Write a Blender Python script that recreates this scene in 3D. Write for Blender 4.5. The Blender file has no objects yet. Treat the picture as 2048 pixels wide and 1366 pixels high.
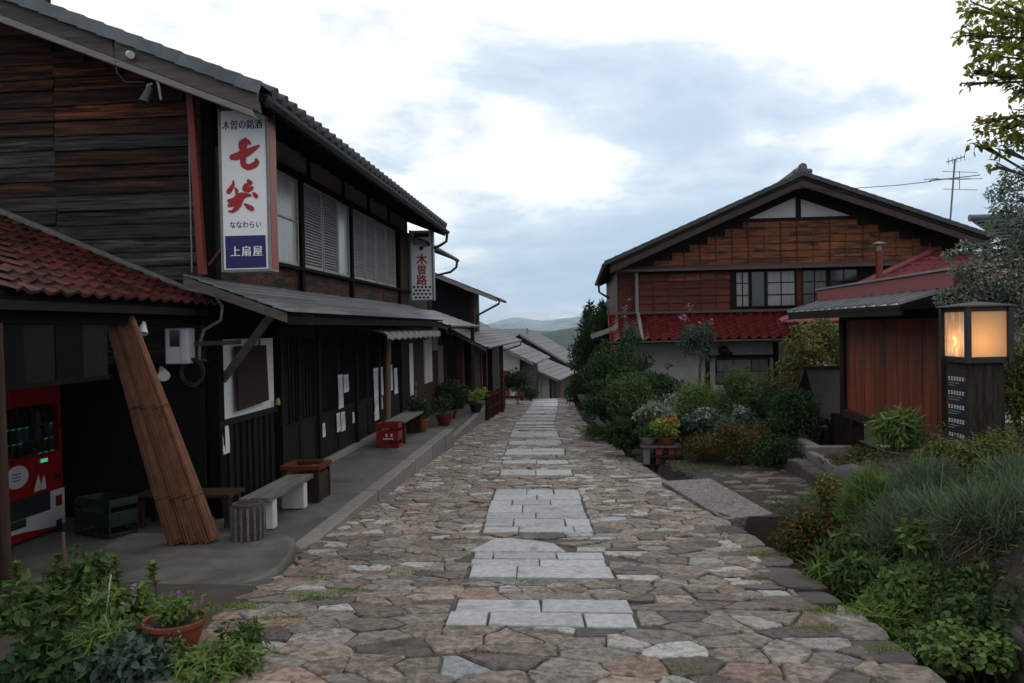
import bpy, bmesh, math, random
import numpy as np
from mathutils import Vector, Matrix, noise

# ------------------------------------------------------------------ camera, sky, sun, exposure
SC = bpy.context.scene
COL = SC.collection
rad = math.radians
F_PX = 1600.0                       # focal length in pixels of the 2048 wide picture
CAM_M = (Matrix.Rotation(rad(4.75), 3, 'Z') @ Matrix.Rotation(rad(90 - 0.93), 3, 'X')
         @ Matrix.Rotation(rad(-1.1), 3, 'Z'))
cam_data = bpy.data.cameras.new('camera')
cam_data.sensor_width = 36.0
cam_data.lens = 36.0 * F_PX / 2048.0
cam_data.clip_start = 0.05
cam_data.clip_end = 60000
cam = bpy.data.objects.new('camera', cam_data)
COL.objects.link(cam)
cam.matrix_world = CAM_M.to_4x4()
SC.camera = cam

SUN_AZ, SUN_EL = rad(40), rad(38)    # azimuth clockwise from +Y (down the street)
world = bpy.data.worlds.new('World')
SC.world = world
world.use_nodes = True
wt = world.node_tree
wt.nodes.clear()
def wn(t, **k):
    n = wt.nodes.new(t)
    for a, b in k.items(): setattr(n, a, b)
    return n
def wmath(op, a, b=None):
    n = wn('ShaderNodeMath', operation=op)
    for i, v in enumerate((a, b)):
        if v is None: continue
        if isinstance(v, (int, float)): n.inputs[i].default_value = v
        else: wt.links.new(v, n.inputs[i])
    return n.outputs[0]
w_out = wn('ShaderNodeOutputWorld')
w_bg = wn('ShaderNodeBackground')
sky = wn('ShaderNodeTexSky', sky_type='NISHITA', sun_disc=False)
sky.sun_elevation = SUN_EL
sky.sun_rotation = SUN_AZ
sky.air_density = 1.0
w_bg.inputs['Strength'].default_value = 0.1
w_tc = wn('ShaderNodeTexCoord')
w_sep = wn('ShaderNodeSeparateXYZ')
wt.links.new(w_tc.outputs['Generated'], w_sep.inputs[0])
zz = wmath('ADD', wmath('MAXIMUM', w_sep.outputs[2], 0.0), 0.16)
w_cmb = wn('ShaderNodeCombineXYZ')
wt.links.new(wmath('DIVIDE', w_sep.outputs[0], zz), w_cmb.inputs[0])
wt.links.new(wmath('DIVIDE', w_sep.outputs[1], zz), w_cmb.inputs[1])
def wnoise(scale, detail, rough, off):
    mp = wn('ShaderNodeMapping')
    mp.inputs['Location'].default_value = off
    wt.links.new(w_cmb.outputs[0], mp.inputs[0])
    n = wn('ShaderNodeTexNoise')
    n.inputs['Scale'].default_value = scale
    n.inputs['Detail'].default_value = detail
    n.inputs['Roughness'].default_value = rough
    n.inputs['Distortion'].default_value = 0.3
    wt.links.new(mp.outputs[0], n.inputs['Vector'])
    return n.outputs[0]
def wramp(v, stops):
    r = wn('ShaderNodeValToRGB')
    e = r.color_ramp.elements
    e[0].position, e[0].color = stops[0][0], (*stops[0][1], 1)
    e[1].position, e[1].color = stops[-1][0], (*stops[-1][1], 1)
    for p, c in stops[1:-1]:
        x = e.new(p); x.color = (*c, 1)
    wt.links.new(v, r.inputs[0])
    return r.outputs[0]
n_a = wnoise(0.62, 8, 0.56, (3.45, 1.7, 0))
n_b = wnoise(1.7, 7, 0.6, (0.4, 5.2, 0))
# cloud deck: grey-blue thin parts and bright white parts, lighter overhead
lift = wmath('MULTIPLY', w_sep.outputs[2], 0.385)
cl = wmath('ADD', wmath('ADD', wmath('MULTIPLY', n_a, 0.66), wmath('MULTIPLY', n_b, 0.34)), lift)
deck = wramp(cl, [(0.43, (5.5, 7.0, 8.9)), (0.50, (6.5, 7.9, 9.6)), (0.56, (8.4, 9.5, 10.6)), (0.605, (12.4, 12.4, 12.4))])
w_mix = wn('ShaderNodeMix', data_type='RGBA')
w_mix.inputs['Factor'].default_value = 0.9
wt.links.new(sky.outputs[0], w_mix.inputs['A'])
wt.links.new(deck, w_mix.inputs['B'])
wt.links.new(w_mix.outputs['Result'], w_bg.inputs[0])
wt.links.new(w_bg.outputs[0], w_out.inputs[0])

sun_d = bpy.data.lights.new('sun', 'SUN')
sun_d.energy = 0.5
sun_d.angle = rad(25)
sun_d.color = (1.0, 0.95, 0.88)
sun = bpy.data.objects.new('sun', sun_d)
COL.objects.link(sun)
sv = Vector((math.sin(SUN_AZ) * math.cos(SUN_EL), math.cos(SUN_AZ) * math.cos(SUN_EL), math.sin(SUN_EL)))
sun.rotation_euler = sv.to_track_quat('Z', 'Y').to_euler()
sun.location = (0, 0, 30)

SC.view_settings.view_transform = 'Standard'
SC.view_settings.look = 'None'
SC.view_settings.exposure = 0.0
SC.view_settings.gamma = 1.0
SC.view_settings.use_curve_mapping = False
SC.render.engine = 'CYCLES'
SC.cycles.use_denoising = True
SC.cycles.max_bounces = 6
SC.cycles.diffuse_bounces = 3
SC.cycles.glossy_bounces = 2
SC.cycles.transmission_bounces = 4
SC.cycles.transparent_max_bounces = 6
SC.cycles.volume_bounces = 3
SC.cycles.sample_clamp_indirect = 4.0

# ------------------------------------------------------------------ helpers
RNG = random.Random(7)
def ray(px, py):
    return CAM_M @ Vector(((px - 1024) / F_PX, -(py - 683) / F_PX, -1.0))
def PX(px, py, X): d = ray(px, py); return d * (X / d.x)
def PY(px, py, Y): d = ray(px, py); return d * (Y / d.y)
def PZ(px, py, Z): d = ray(px, py); return d * (Z / d.z)
def proj(p):
    c = CAM_M.transposed() @ Vector(p)
    return (1024 + F_PX * c.x / -c.z, 683 - F_PX * c.y / -c.z)

PROF = [(-30, -0.2), (0, -1.38), (4.5, -1.69), (6, -1.87), (7.8, -2.0), (10.5, -2.13), (14.2, -2.24), (18, -2.4),
        (22, -2.62), (26, -2.85), (35, -3.28), (42, -3.72), (48, -4.25), (60, -6.5), (80, -11), (140, -30), (500, -120)]
PRX = [p[0] for p in PROF]; PRZ = [p[1] for p in PROF]
def zr(y): return float(np.interp(y, PRX, PRZ))
def XR(y): return float(np.interp(y, [0, 7, 8.3, 11.3, 13.3, 16.6, 23, 35, 48], [1.55, 1.58, 1.46, 1.17, 0.9, 0.56, 0.1, -0.25, -0.4]))
def XL(y): return float(np.interp(y, [0, 3.5, 5.8, 6.6, 15.6, 15.8, 27, 40, 48], [-1.9, -1.9, -2.35, -2.5, -2.5, -2.55, -2.8, -2.75, -2.7]))

def tag(o, label, cat, group=None, kind=None):
    if label: o['label'] = label
    if cat: o['category'] = cat
    if group: o['group'] = group
    if kind: o['kind'] = kind
    return o
def thing(name, label, cat, loc=(0, 0, 0), rz=0.0, group=None):
    o = bpy.data.objects.new(name, None)
    o.empty_display_size = 0.1
    COL.objects.link(o)
    o.location = loc
    o.rotation_euler = (0, 0, rz)
    return tag(o, label, cat, group)
def root_of(o):
    while o.parent: o = o.parent
    return o
def link(name, me, parent=None, mats=None):
    o = bpy.data.objects.new(name, me)
    COL.objects.link(o)
    if parent: o.parent = parent
    return o
class MB:
    """collects shapes; build() links them as one mesh object (world coordinates unless local=True)"""
    def __init__(s): s.v = []; s.f = []; s.mi = []; s.cur = 0
    def add(s, vs, fs):
        n = len(s.v)
        s.v += [tuple(p) for p in vs]
        s.f += [tuple(i + n for i in f) for f in fs]
        s.mi += [s.cur] * len(fs)
        return s
    def box(s, x0, x1, y0, y1, z0, z1, M=None):
        vs = [Vector((x, y, z)) for z in (z0, z1) for y in (y0, y1) for x in (x0, x1)]
        if M is not None: vs = [M @ v for v in vs]
        return s.add(vs, [(0, 2, 3, 1), (4, 5, 7, 6), (0, 1, 5, 4), (2, 6, 7, 3), (0, 4, 6, 2), (1, 3, 7, 5)])
    def beam(s, a, b, w, h, up=(0, 0, 1)):
        a, b = Vector(a), Vector(b)
        d = (b - a).normalized()
        side = d.cross(Vector(up)).normalized()
        u = side.cross(d)
        vs = []
        for p in (a, b):
            for sw, sh in ((-1, -1), (1, -1), (1, 1), (-1, 1)):
                vs.append(p + side * (w / 2 * sw) + u * (h / 2 * sh))
        return s.add(vs, [(3, 2, 1, 0), (4, 5, 6, 7), (0, 1, 5, 4), (1, 2, 6, 5), (2, 3, 7, 6), (3, 0, 4, 7)])
    def prism(s, poly, vec):
        n = len(poly); vec = Vector(vec)
        a = [Vector(p) for p in poly]; b = [p + vec for p in a]
        return s.add(a + b, [tuple(range(n))[::-1], tuple(range(n, 2 * n))] + [(i, (i + 1) % n, n + (i + 1) % n, n + i) for i in range(n)])
    def tube(s, path, r, n=8, caps=True):
        path = [Vector(p) for p in path]
        k = len(path)
        rs = r if isinstance(r, (list, tuple)) else [r] * k
        vs = []; prev = None
        for i, p in enumerate(path):
            d = (path[min(i + 1, k - 1)] - path[max(i - 1, 0)]).normalized()
            if prev is None:
                x = d.orthogonal().normalized()
            else:
                x = (prev - d * prev.dot(d)).normalized()
            prev = x
            y = d.cross(x)
            for j in range(n):
                t = 2 * math.pi * j / n
                vs.append(p + (x * math.cos(t) + y * math.sin(t)) * rs[i])
        fs = [(i * n + j, i * n + (j + 1) % n, (i + 1) * n + (j + 1) % n, (i + 1) * n + j) for i in range(k - 1) for j in range(n)]
        if caps: fs += [tuple(range(n))[::-1], tuple(range((k - 1) * n, k * n))]
        return s.add(vs, fs)
    def lathe(s, prof, c, n=20):
        c = Vector(c); vs = []
        for r, z in prof:
            for j in range(n):
                t = 2 * math.pi * j / n
                vs.append(c + Vector((r * math.cos(t), r * math.sin(t), z)))
        k = len(prof)
        fs = [(i * n + j, i * n + (j + 1) % n, (i + 1) * n + (j + 1) % n, (i + 1) * n + j) for i in range(k - 1) for j in range(n)]
        fs += [tuple(range(n))[::-1], tuple(range((k - 1) * n, k * n))]
        return s.add(vs, fs)
    def sphere(s, c, r, n=10, m=6):
        rx = r if isinstance(r, (tuple, list)) else (r, r, r)
        vs = []
        for i in range(1, m):
            a = math.pi * i / m
            for j in range(n):
                b = 2 * math.pi * j / n
                vs.append((c[0] + rx[0] * math.sin(a) * math.cos(b), c[1] + rx[1] * math.sin(a) * math.sin(b), c[2] + rx[2] * math.cos(a)))
        vs += [(c[0], c[1], c[2] + rx[2]), (c[0], c[1], c[2] - rx[2])]
        t, b_ = len(vs) - 2, len(vs) - 1
        fs = [(i * n + j, (i + 1) * n + j, (i + 1) * n + (j + 1) % n, i * n + (j + 1) % n) for i in range(m - 2) for j in range(n)]
        fs += [(t, j, (j + 1) % n) for j in range(n)]
        fs += [(b_, (m - 2) * n + (j + 1) % n, (m - 2) * n + j) for j in range(n)]
        return s.add(vs, fs)
    def mesh(s, name, mats, smooth=False, off=(0, 0, 0)):
        me = bpy.data.meshes.new(name)
        off = Vector(off)
        me.from_pydata([Vector(v) - off for v in s.v], [], s.f)
        for m in (mats if isinstance(mats, (list, tuple)) else [mats]): me.materials.append(m)
        if max(s.mi, default=0): me.polygons.foreach_set('material_index', s.mi)
        if smooth:
            me.polygons.foreach_set('use_smooth', [True] * len(me.polygons))
            me.set_sharp_from_angle(angle=rad(40))
        me.update()
        return me
    def build(s, name, mats, parent=None, local=False, smooth=False, bevel=0.0, base=False):
        """base=True: a top-level mesh whose origin sits at its own base"""
        off = Vector((0, 0, 0))
        if parent is not None and not local: off = root_of(parent).location.copy()
        if base:
            xs = [v[0] for v in s.v]; ys = [v[1] for v in s.v]; zs = [v[2] for v in s.v]
            off = Vector(((min(xs) + max(xs)) / 2, (min(ys) + max(ys)) / 2, min(zs)))
        o = link(name, s.mesh(name, mats, smooth, off), parent)
        if base: o.location = off
        if bevel:
            m = o.modifiers.new('bevel', 'BEVEL'); m.width = bevel; m.segments = 2; m.limit_method = 'ANGLE'
        return o
def bx(name, mat, parent, x0, x1, y0, y1, z0, z1, bevel=0.0, local=False):
    return MB().box(min(x0, x1), max(x0, x1), min(y0, y1), max(y0, y1), min(z0, z1), max(z0, z1)).build(name, mat, parent, local, bevel=bevel)
def inst(name, me, M, parent, local=False):
    """a piece that shares mesh data; M in world coordinates"""
    o = link(name, me, parent)
    M = M.copy()
    if not local: M.translation = M.translation - root_of(parent).location
    o.matrix_local = M
    return o
def frame(o, a, d, n):
    M = Matrix.Identity(4)
    for i in range(3):
        M[i][0], M[i][1], M[i][2], M[i][3] = a[i], d[i], n[i], o[i]
    return M
def np_mesh(name, verts, polys, mats, smooth=False):
    """verts (N,3) array, polys: list of (k-gon index arrays)"""
    me = bpy.data.meshes.new(name)
    me.vertices.add(len(verts))
    me.vertices.foreach_set('co', np.asarray(verts, np.float32).ravel())
    idx = np.concatenate([p.ravel() for p in polys]).astype(np.int32)
    tot = np.concatenate([np.full(len(p), p.shape[1], np.int32) for p in polys])
    st = np.concatenate([[0], np.cumsum(tot)[:-1]]).astype(np.int32)
    me.loops.add(len(idx)); me.loops.foreach_set('vertex_index', idx)
    me.polygons.add(len(tot)); me.polygons.foreach_set('loop_start', st)
    me.polygons.foreach_set('loop_total', tot)
    if smooth: me.polygons.foreach_set('use_smooth', np.ones(len(tot), bool))
    for m in (mats if isinstance(mats, (list, tuple)) else [mats]): me.materials.append(m)
    me.update(calc_edges=True); me.validate()
    return me

# ------------------------------------------------------------------ materials
def nodes(name):
    m = bpy.data.materials.new(name); m.use_nodes = True
    t = m.node_tree
    b = t.nodes['Principled BSDF']
    return m, t, b
def ncoord(t, scale, rnd=True, obj=True):
    tc = t.nodes.new('ShaderNodeTexCoord')
    v = tc.outputs['Object']
    if rnd:
        oi = t.nodes.new('ShaderNodeObjectInfo')
        mu = t.nodes.new('ShaderNodeMath'); mu.operation = 'MULTIPLY'; mu.inputs[1].default_value = 53.0
        t.links.new(oi.outputs['Random'], mu.inputs[0])
        ad = t.nodes.new('ShaderNodeVectorMath'); ad.operation = 'ADD'
        t.links.new(v, ad.inputs[0]); t.links.new(mu.outputs[0], ad.inputs[1])
        v = ad.outputs[0]
    mp = t.nodes.new('ShaderNodeMapping')
    mp.inputs['Scale'].default_value = scale
    t.links.new(v, mp.inputs[0])
    return mp.outputs[0]
def nnoise(t, vec, scale, detail=5, rough=0.6, dist=0.0):
    n = t.nodes.new('ShaderNodeTexNoise')
    n.inputs['Scale'].default_value = scale; n.inputs['Detail'].default_value = detail
    n.inputs['Roughness'].default_value = rough; n.inputs['Distortion'].default_value = dist
    t.links.new(vec, n.inputs['Vector'])
    return n.outputs[0]
def nramp(t, v, stops):
    r = t.nodes.new('ShaderNodeValToRGB'); e = r.color_ramp.elements
    e[0].position, e[0].color = stops[0][0], (*stops[0][1], 1)
    e[1].position, e[1].color = stops[-1][0], (*stops[-1][1], 1)
    for p, c in stops[1:-1]:
        x = e.new(p); x.color = (*c, 1)
    t.links.new(v, r.inputs[0])
    return r.outputs[0]
def nmix(t, f, a, b):
    m = t.nodes.new('ShaderNodeMix'); m.data_type = 'RGBA'
    for k, v in (('Factor', f), ('A', a), ('B', b)):
        if isinstance(v, (int, float)): m.inputs[k].default_value = v
        elif isinstance(v, tuple): m.inputs[k].default_value = (*v, 1)
        else: t.links.new(v, m.inputs[k])
    return m.outputs['Result']
def mat(name, c1, c2=None, scale=(1, 1, 1), ns=6.0, rough=0.75, bump=0.25, rnd=0.2, c3=None, st=(0.55, 0.7), s3=1.2,
        metal=0.0, spec=0.35, fine=60.0, bdist=0.01, detail=6, dk=0.66, sc3=(1, 1, 1), ramp=(0.3, 0.68)):
    m, t, b = nodes(name)
    c1 = tuple(x * dk for x in c1)
    c2 = tuple(x * dk for x in c2) if c2 else tuple(x * 0.65 for x in c1)
    c3 = tuple(x * dk for x in c3) if c3 else None
    vec = ncoord(t, scale)
    n1 = nnoise(t, vec, ns, detail, 0.65, 0.2)
    col = nramp(t, n1, [(ramp[0], c2), (ramp[1], c1)])
    if c3:
        n3 = nnoise(t, ncoord(t, sc3), s3, 6, 0.65, 0.4)
        col = nmix(t, nramp(t, n3, [(st[0], (0, 0, 0)), (st[1], (1, 1, 1))]), col, c3)
    if rnd:
        oi = t.nodes.new('ShaderNodeObjectInfo')
        mr = t.nodes.new('ShaderNodeMapRange')
        mr.inputs['To Min'].default_value = 1 - rnd; mr.inputs['To Max'].default_value = 1 + rnd
        t.links.new(oi.outputs['Random'], mr.inputs[0])
        hs = t.nodes.new('ShaderNodeHueSaturation')
        t.links.new(mr.outputs[0], hs.inputs['Value']); t.links.new(col, hs.inputs['Color'])
        col = hs.outputs[0]
    t.links.new(col, b.inputs['Base Color'])
    b.inputs['Metallic'].default_value = metal
    b.inputs['Specular IOR Level'].default_value = spec
    nf = nnoise(t, vec, fine, 3, 0.6)
    rr = t.nodes.new('ShaderNodeMapRange')
    rr.inputs['To Min'].default_value = max(0.05, rough - 0.14); rr.inputs['To Max'].default_value = min(1, rough + 0.14)
    t.links.new(n1, rr.inputs[0]); t.links.new(rr.outputs[0], b.inputs['Roughness'])
    if bump:
        ad = t.nodes.new('ShaderNodeMath'); ad.operation = 'MULTIPLY_ADD'
        ad.inputs[1].default_value = 0.35
        t.links.new(nf, ad.inputs[0]); t.links.new(n1, ad.inputs[2])
        bp = t.nodes.new('ShaderNodeBump')
        bp.inputs['Strength'].default_value = bump; bp.inputs['Distance'].default_value = bdist
        t.links.new(ad.outputs[0], bp.inputs['Height']); t.links.new(bp.outputs[0], b.inputs['Normal'])
    return m
def leafmat(name, cols, trans=0.3, rough=0.55):
    """one colour per leaf (random per island), a little light through the leaf"""
    m, t, b = nodes(name)
    g = t.nodes.new('ShaderNodeNewGeometry')
    stops = [(i / max(1, len(cols) - 1), tuple(x * 1.05 for x in c)) for i, c in enumerate(cols)]
    col = nramp(t, g.outputs['Random Per Island'], stops)
    t.links.new(col, b.inputs['Base Color'])
    b.inputs['Roughness'].default_value = rough
    b.inputs['Specular IOR Level'].default_value = 0.14
    tr = t.nodes.new('ShaderNodeBsdfTranslucent')
    t.links.new(col, tr.inputs[0])
    mx = t.nodes.new('ShaderNodeMixShader'); mx.inputs[0].default_value = trans
    t.links.new(b.outputs[0], mx.inputs[1]); t.links.new(tr.outputs[0], mx.inputs[2])
    t.links.new(mx.outputs[0], t.nodes['Material Output'].inputs[0])
    return m

M = {}
# timber
M['plank_red'] = mat('plank_red', (0.26, 0.078, 0.034), (0.035, 0.014, 0.010), (0.6, 6, 14), 2.6, 0.75, 0.7, 0.25, c3=(0.012, 0.010, 0.009), st=(0.44, 0.58), s3=1.7, sc3=(0.6, 1, 9), spec=0.12, dk=0.8, ramp=(0.40, 0.62))
M['plank_grey'] = mat('plank_grey', (0.082, 0.077, 0.074), (0.016, 0.015, 0.0145), (0.6, 6, 14), 2.6, 0.8, 0.8, 0.3, c3=(0.16, 0.15, 0.145), st=(0.58, 0.72), s3=1.8, sc3=(0.5, 1, 9), spec=0.12, dk=0.7, ramp=(0.40, 0.62))
M['plank_mid'] = mat('plank_mid', (0.12, 0.048, 0.03), (0.018, 0.012, 0.010), (0.6, 6, 14), 2.6, 0.75, 0.7, 0.25, c3=(0.013, 0.011, 0.010), st=(0.44, 0.58), s3=1.7, sc3=(0.6, 1, 9), spec=0.12, dk=0.8, ramp=(0.40, 0.62))
M['barge'] = mat('weathered_beam', (0.16, 0.138, 0.128), (0.055, 0.047, 0.044), (1, 8, 14), 2.0, 0.8, 0.6, 0.15)
M['barge_light'] = mat('weathered_board', (0.33, 0.30, 0.29), (0.20, 0.18, 0.175), (1, 8, 14), 2.0, 0.8, 0.5, 0.1)
M['dark'] = mat('dark_timber', (0.010, 0.009, 0.0085), (0.005, 0.0045, 0.004), (4, 4, 1), 3.0, 0.8, 0.3, 0.25, spec=0.06)
M['black'] = mat('black_stained_board', (0.013, 0.0135, 0.015), (0.006, 0.006, 0.0065), (10, 10, 0.8), 2.5, 0.7, 0.4, 0.3, spec=0.12)
M['brown'] = mat('brown_timber', (0.060, 0.036, 0.025), (0.026, 0.016, 0.011), (5, 5, 1), 2.5, 0.72, 0.35, 0.25, spec=0.15)
M['post'] = mat('round_post_wood', (0.20, 0.125, 0.075), (0.10, 0.065, 0.042), (8, 8, 0.7), 2.5, 0.7, 0.3, 0.1)
M['redpost'] = mat('red_paint', (0.30, 0.038, 0.026), (0.22, 0.03, 0.022), (6, 6, 0.8), 3, 0.55, 0.15, 0.05, dk=0.5)
M['plaster'] = mat('white_plaster', (0.58, 0.57, 0.55), (0.46, 0.45, 0.43), (1, 1, 1), 2.5, 0.9, 0.12, 0.05, dk=0.85)
M['plaster_dim'] = mat('aged_plaster', (0.42, 0.40, 0.36), (0.33, 0.31, 0.28), (1, 1, 1), 2.5, 0.9, 0.12, 0.05, dk=0.5)
M['whiteboard'] = mat('white_painted_board', (0.62, 0.63, 0.63), (0.52, 0.53, 0.54), (1, 1, 1), 3, 0.7, 0.1, 0.03, dk=0.85)
M['house_board'] = mat('house_board', (0.36, 0.115, 0.045), (0.15, 0.045, 0.02), (0.7, 6, 12), 2.4, 0.65, 0.4, 0.14, c3=(0.05, 0.026, 0.018), st=(0.46, 0.60), s3=1.6, sc3=(0.8, 1, 6), spec=0.2, dk=0.66)
M['house_red'] = mat('red_brown_board', (0.19, 0.04, 0.02), (0.06, 0.015, 0.010), (0.7, 6, 12), 2.4, 0.65, 0.4, 0.12, c3=(0.03, 0.014, 0.01), st=(0.5, 0.65), s3=1.6, sc3=(0.8, 1, 6), spec=0.2, dk=0.62)
M['house_beam'] = mat('house_beam', (0.022, 0.015, 0.012), (0.010, 0.007, 0.006), (2, 5, 5), 2.5, 0.7, 0.3, 0.2, spec=0.12)
M['barge_brown'] = mat('brown_bargeboard', (0.10, 0.068, 0.055), (0.05, 0.034, 0.028), (1, 8, 12), 2.0, 0.75, 0.4, 0.1, dk=0.5)
M['trim'] = mat('purple_brown_trim', (0.13, 0.075, 0.072), (0.085, 0.05, 0.048), (1, 5, 5), 2.0, 0.6, 0.15, 0.05)
M['board_red'] = mat('notice_board_wood', (0.30, 0.062, 0.022), (0.10, 0.022, 0.012), (9, 9, 0.5), 2.2, 0.55, 0.35, 0.3, c3=(0.06, 0.022, 0.016), st=(0.55, 0.7), s3=1.5, dk=0.8, ramp=(0.40, 0.62))
M['reed'] = mat('reed', (0.40, 0.18, 0.095), (0.21, 0.085, 0.05), (3, 3, 3), 3, 0.7, 0.2, 0.4, dk=0.5)
# roofs
M['tile_grey'] = mat('grey_tile', (0.17, 0.19, 0.215), (0.09, 0.10, 0.115), (1, 1, 1), 6, 0.5, 0.2, 0.15, spec=0.4)
M['tile_dark'] = mat('dark_tile', (0.055, 0.062, 0.07), (0.03, 0.034, 0.038), (1, 1, 1), 6, 0.5, 0.2, 0.2, spec=0.4)
M['tile_red'] = mat('red_brown_tile', (0.095, 0.018, 0.013), (0.036, 0.010, 0.008), (1, 1, 1), 12, 0.42, 0.4, 0.55, c3=(0.025, 0.020, 0.017), st=(0.52, 0.66), s3=8, spec=0.25, dk=0.75, ramp=(0.40, 0.60))
M['tile_glaze'] = mat('glazed_red_tile', (0.20, 0.022, 0.022), (0.085, 0.011, 0.011), (1, 1, 1), 9, 0.38, 0.15, 0.22, c3=(0.06, 0.02, 0.018), st=(0.56, 0.72), s3=6, spec=0.35, dk=0.66)
M['tile_pink'] = mat('faded_red_roof', (0.34, 0.075, 0.085), (0.22, 0.045, 0.05), (1, 1, 1), 4, 0.5, 0.15, 0.15)
M['roof_metal'] = mat('weathered_sheet_metal', (0.17, 0.18, 0.19), (0.075, 0.08, 0.085), (5, 0.7, 5), 3, 0.34, 0.15, 0.35, c3=(0.10, 0.065, 0.05), st=(0.64, 0.75), s3=1.5, spec=0.5, dk=1.0)
M['roof_strip'] = mat('grey_strip_roof', (0.24, 0.25, 0.26), (0.14, 0.145, 0.15), (2, 0.6, 2), 2, 0.4, 0.1, 0.2, spec=0.4, dk=0.9)
M['roof_shingle'] = mat('grey_board_roof', (0.22, 0.22, 0.225), (0.12, 0.12, 0.125), (4, 1, 4), 3, 0.6, 0.3, 0.3, dk=0.36)
M['gutter'] = mat('dark_gutter', (0.03, 0.028, 0.028), (0.018, 0.016, 0.016), (1, 1, 1), 6, 0.45, 0.05, 0.1)
M['steel'] = mat('grey_pipe', (0.30, 0.29, 0.28), (0.20, 0.19, 0.185), (1, 1, 1), 6, 0.5, 0.05, 0.1)
# ground
M['soil'] = mat('damp_soil', (0.075, 0.060, 0.048), (0.038, 0.031, 0.026), (1, 1, 1), 5, 0.9, 0.8, 0, c3=(0.045, 0.065, 0.02), st=(0.55, 0.68), s3=0.9, bdist=0.02, dk=0.62)
M['joint'] = mat('joint_mortar', (0.105, 0.098, 0.088), (0.05, 0.046, 0.041), (1, 1, 1), 9, 0.9, 0.8, 0, c3=(0.05, 0.07, 0.022), st=(0.58, 0.68), s3=0.9, dk=0.85)
STONES = []
for nm, a, b_ in [('brown', (0.255, 0.212, 0.175), (0.105, 0.086, 0.07)), ('grey_brown', (0.275, 0.252, 0.222), (0.13, 0.118, 0.104)),
                  ('pinkish', (0.30, 0.215, 0.165), (0.15, 0.10, 0.08)), ('tan', (0.33, 0.275, 0.22), (0.18, 0.145, 0.115)),
                  ('dark', (0.16, 0.135, 0.12), (0.075, 0.062, 0.056)), ('pale', (0.41, 0.40, 0.375), (0.27, 0.26, 0.245)),
                  ('blue_grey', (0.37, 0.40, 0.42), (0.25, 0.27, 0.285))]:
    STONES.append(mat('stone_' + nm, a, b_, (1, 1, 1), 22, 0.66, 1.0, 0.28, c3=tuple(0.22 * (x + y) for x, y in zip(a, b_)), st=(0.53, 0.63), s3=14, ramp=(0.40, 0.60), fine=110, bdist=0.014, spec=0.3, dk=0.86))
M['slab'] = mat('granite_slab', (0.43, 0.44, 0.45), (0.27, 0.28, 0.29), (1, 1, 1), 20, 0.66, 0.5, 0.16, c3=(0.17, 0.165, 0.155), st=(0.54, 0.72), s3=4.5, fine=220, bdist=0.006, dk=0.88, ramp=(0.36, 0.64))
M['concrete'] = mat('old_concrete', (0.15, 0.146, 0.135), (0.075, 0.073, 0.068), (1, 1, 1), 4, 0.72, 0.4, 0.05, c3=(0.05, 0.047, 0.042), st=(0.46, 0.70), s3=1.1, fine=150, dk=0.72)
M['kerb'] = mat('kerb_granite', (0.30, 0.29, 0.275), (0.19, 0.183, 0.173), (1, 1, 1), 8, 0.75, 0.4, 0.12, fine=180, dk=0.62)
M['aggregate'] = mat('exposed_aggregate', (0.36, 0.33, 0.325), (0.05, 0.046, 0.045), (1, 1, 1), 26, 0.8, 1.0, 0, c3=(0.10, 0.085, 0.078), st=(0.55, 0.72), s3=1.6, fine=90, bdist=0.02, dk=0.8, detail=3)
M['rock'] = mat('dark_rock', (0.13, 0.118, 0.108), (0.05, 0.046, 0.043), (1, 1, 1), 6, 0.8, 0.7, 0.2, c3=(0.055, 0.07, 0.03), st=(0.58, 0.7), s3=2.0)
M['terracotta'] = mat('terracotta', (0.34, 0.085, 0.045), (0.20, 0.05, 0.03), (1, 1, 1), 5, 0.7, 0.2, 0.1)
M['white'] = mat('white_plastic', (0.62, 0.64, 0.66), (0.55, 0.57, 0.59), (1, 1, 1), 3, 0.4, 0.0, 0.0, dk=0.85)
M['paper'] = mat('paper', (0.58, 0.60, 0.62), (0.50, 0.52, 0.54), (1, 1, 1), 4, 0.85, 0.05, 0.06, dk=0.85)
M['ink_red'] = mat('red_ink', (0.52, 0.012, 0.03), (0.45, 0.010, 0.025), rough=0.5, bump=0, rnd=0)
M['ink_blue'] = mat('blue_ink', (0.020, 0.024, 0.16), (0.016, 0.018, 0.13), rough=0.5, bump=0, rnd=0)
M['ink_black'] = mat('black_ink', (0.015, 0.015, 0.018), (0.012, 0.012, 0.014), rough=0.6, bump=0, rnd=0)
M['crate_red'] = mat('red_crate_plastic', (0.30, 0.010, 0.012), (0.22, 0.008, 0.010), rough=0.4, bump=0, rnd=0)
M['crate_green'] = mat('green_crate_plastic', (0.05, 0.12, 0.05), (0.035, 0.085, 0.035), rough=0.5, bump=0, rnd=0, dk=0.18)
M['vm_red'] = mat('machine_red', (0.36, 0.008, 0.012), (0.30, 0.006, 0.010), rough=0.3, bump=0, rnd=0, dk=0.4)
M['curtain'] = mat('curtained_pane', (0.42, 0.42, 0.40), (0.30, 0.30, 0.29), (14, 14, 0.3), 2, 0.25, 0.0, 0.1, spec=0.6, dk=0.45)
M['curtain_light'] = mat('light_curtain', (0.42, 0.42, 0.40), (0.30, 0.30, 0.29), (14, 14, 0.3), 2, 0.25, 0.0, 0.1, spec=0.5, dk=0.9)
M['pane_dim'] = mat('dim_pane', (0.12, 0.12, 0.115), (0.07, 0.07, 0.068), (10, 10, 0.3), 2, 0.3, 0.0, 0.1, spec=0.4)
M['lantern_post'] = mat('weathered_post', (0.06, 0.05, 0.036), (0.018, 0.016, 0.012), (10, 10, 1.2), 2.4, 0.8, 0.6, 0, ramp=(0.4, 0.6), spec=0.15)
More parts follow.
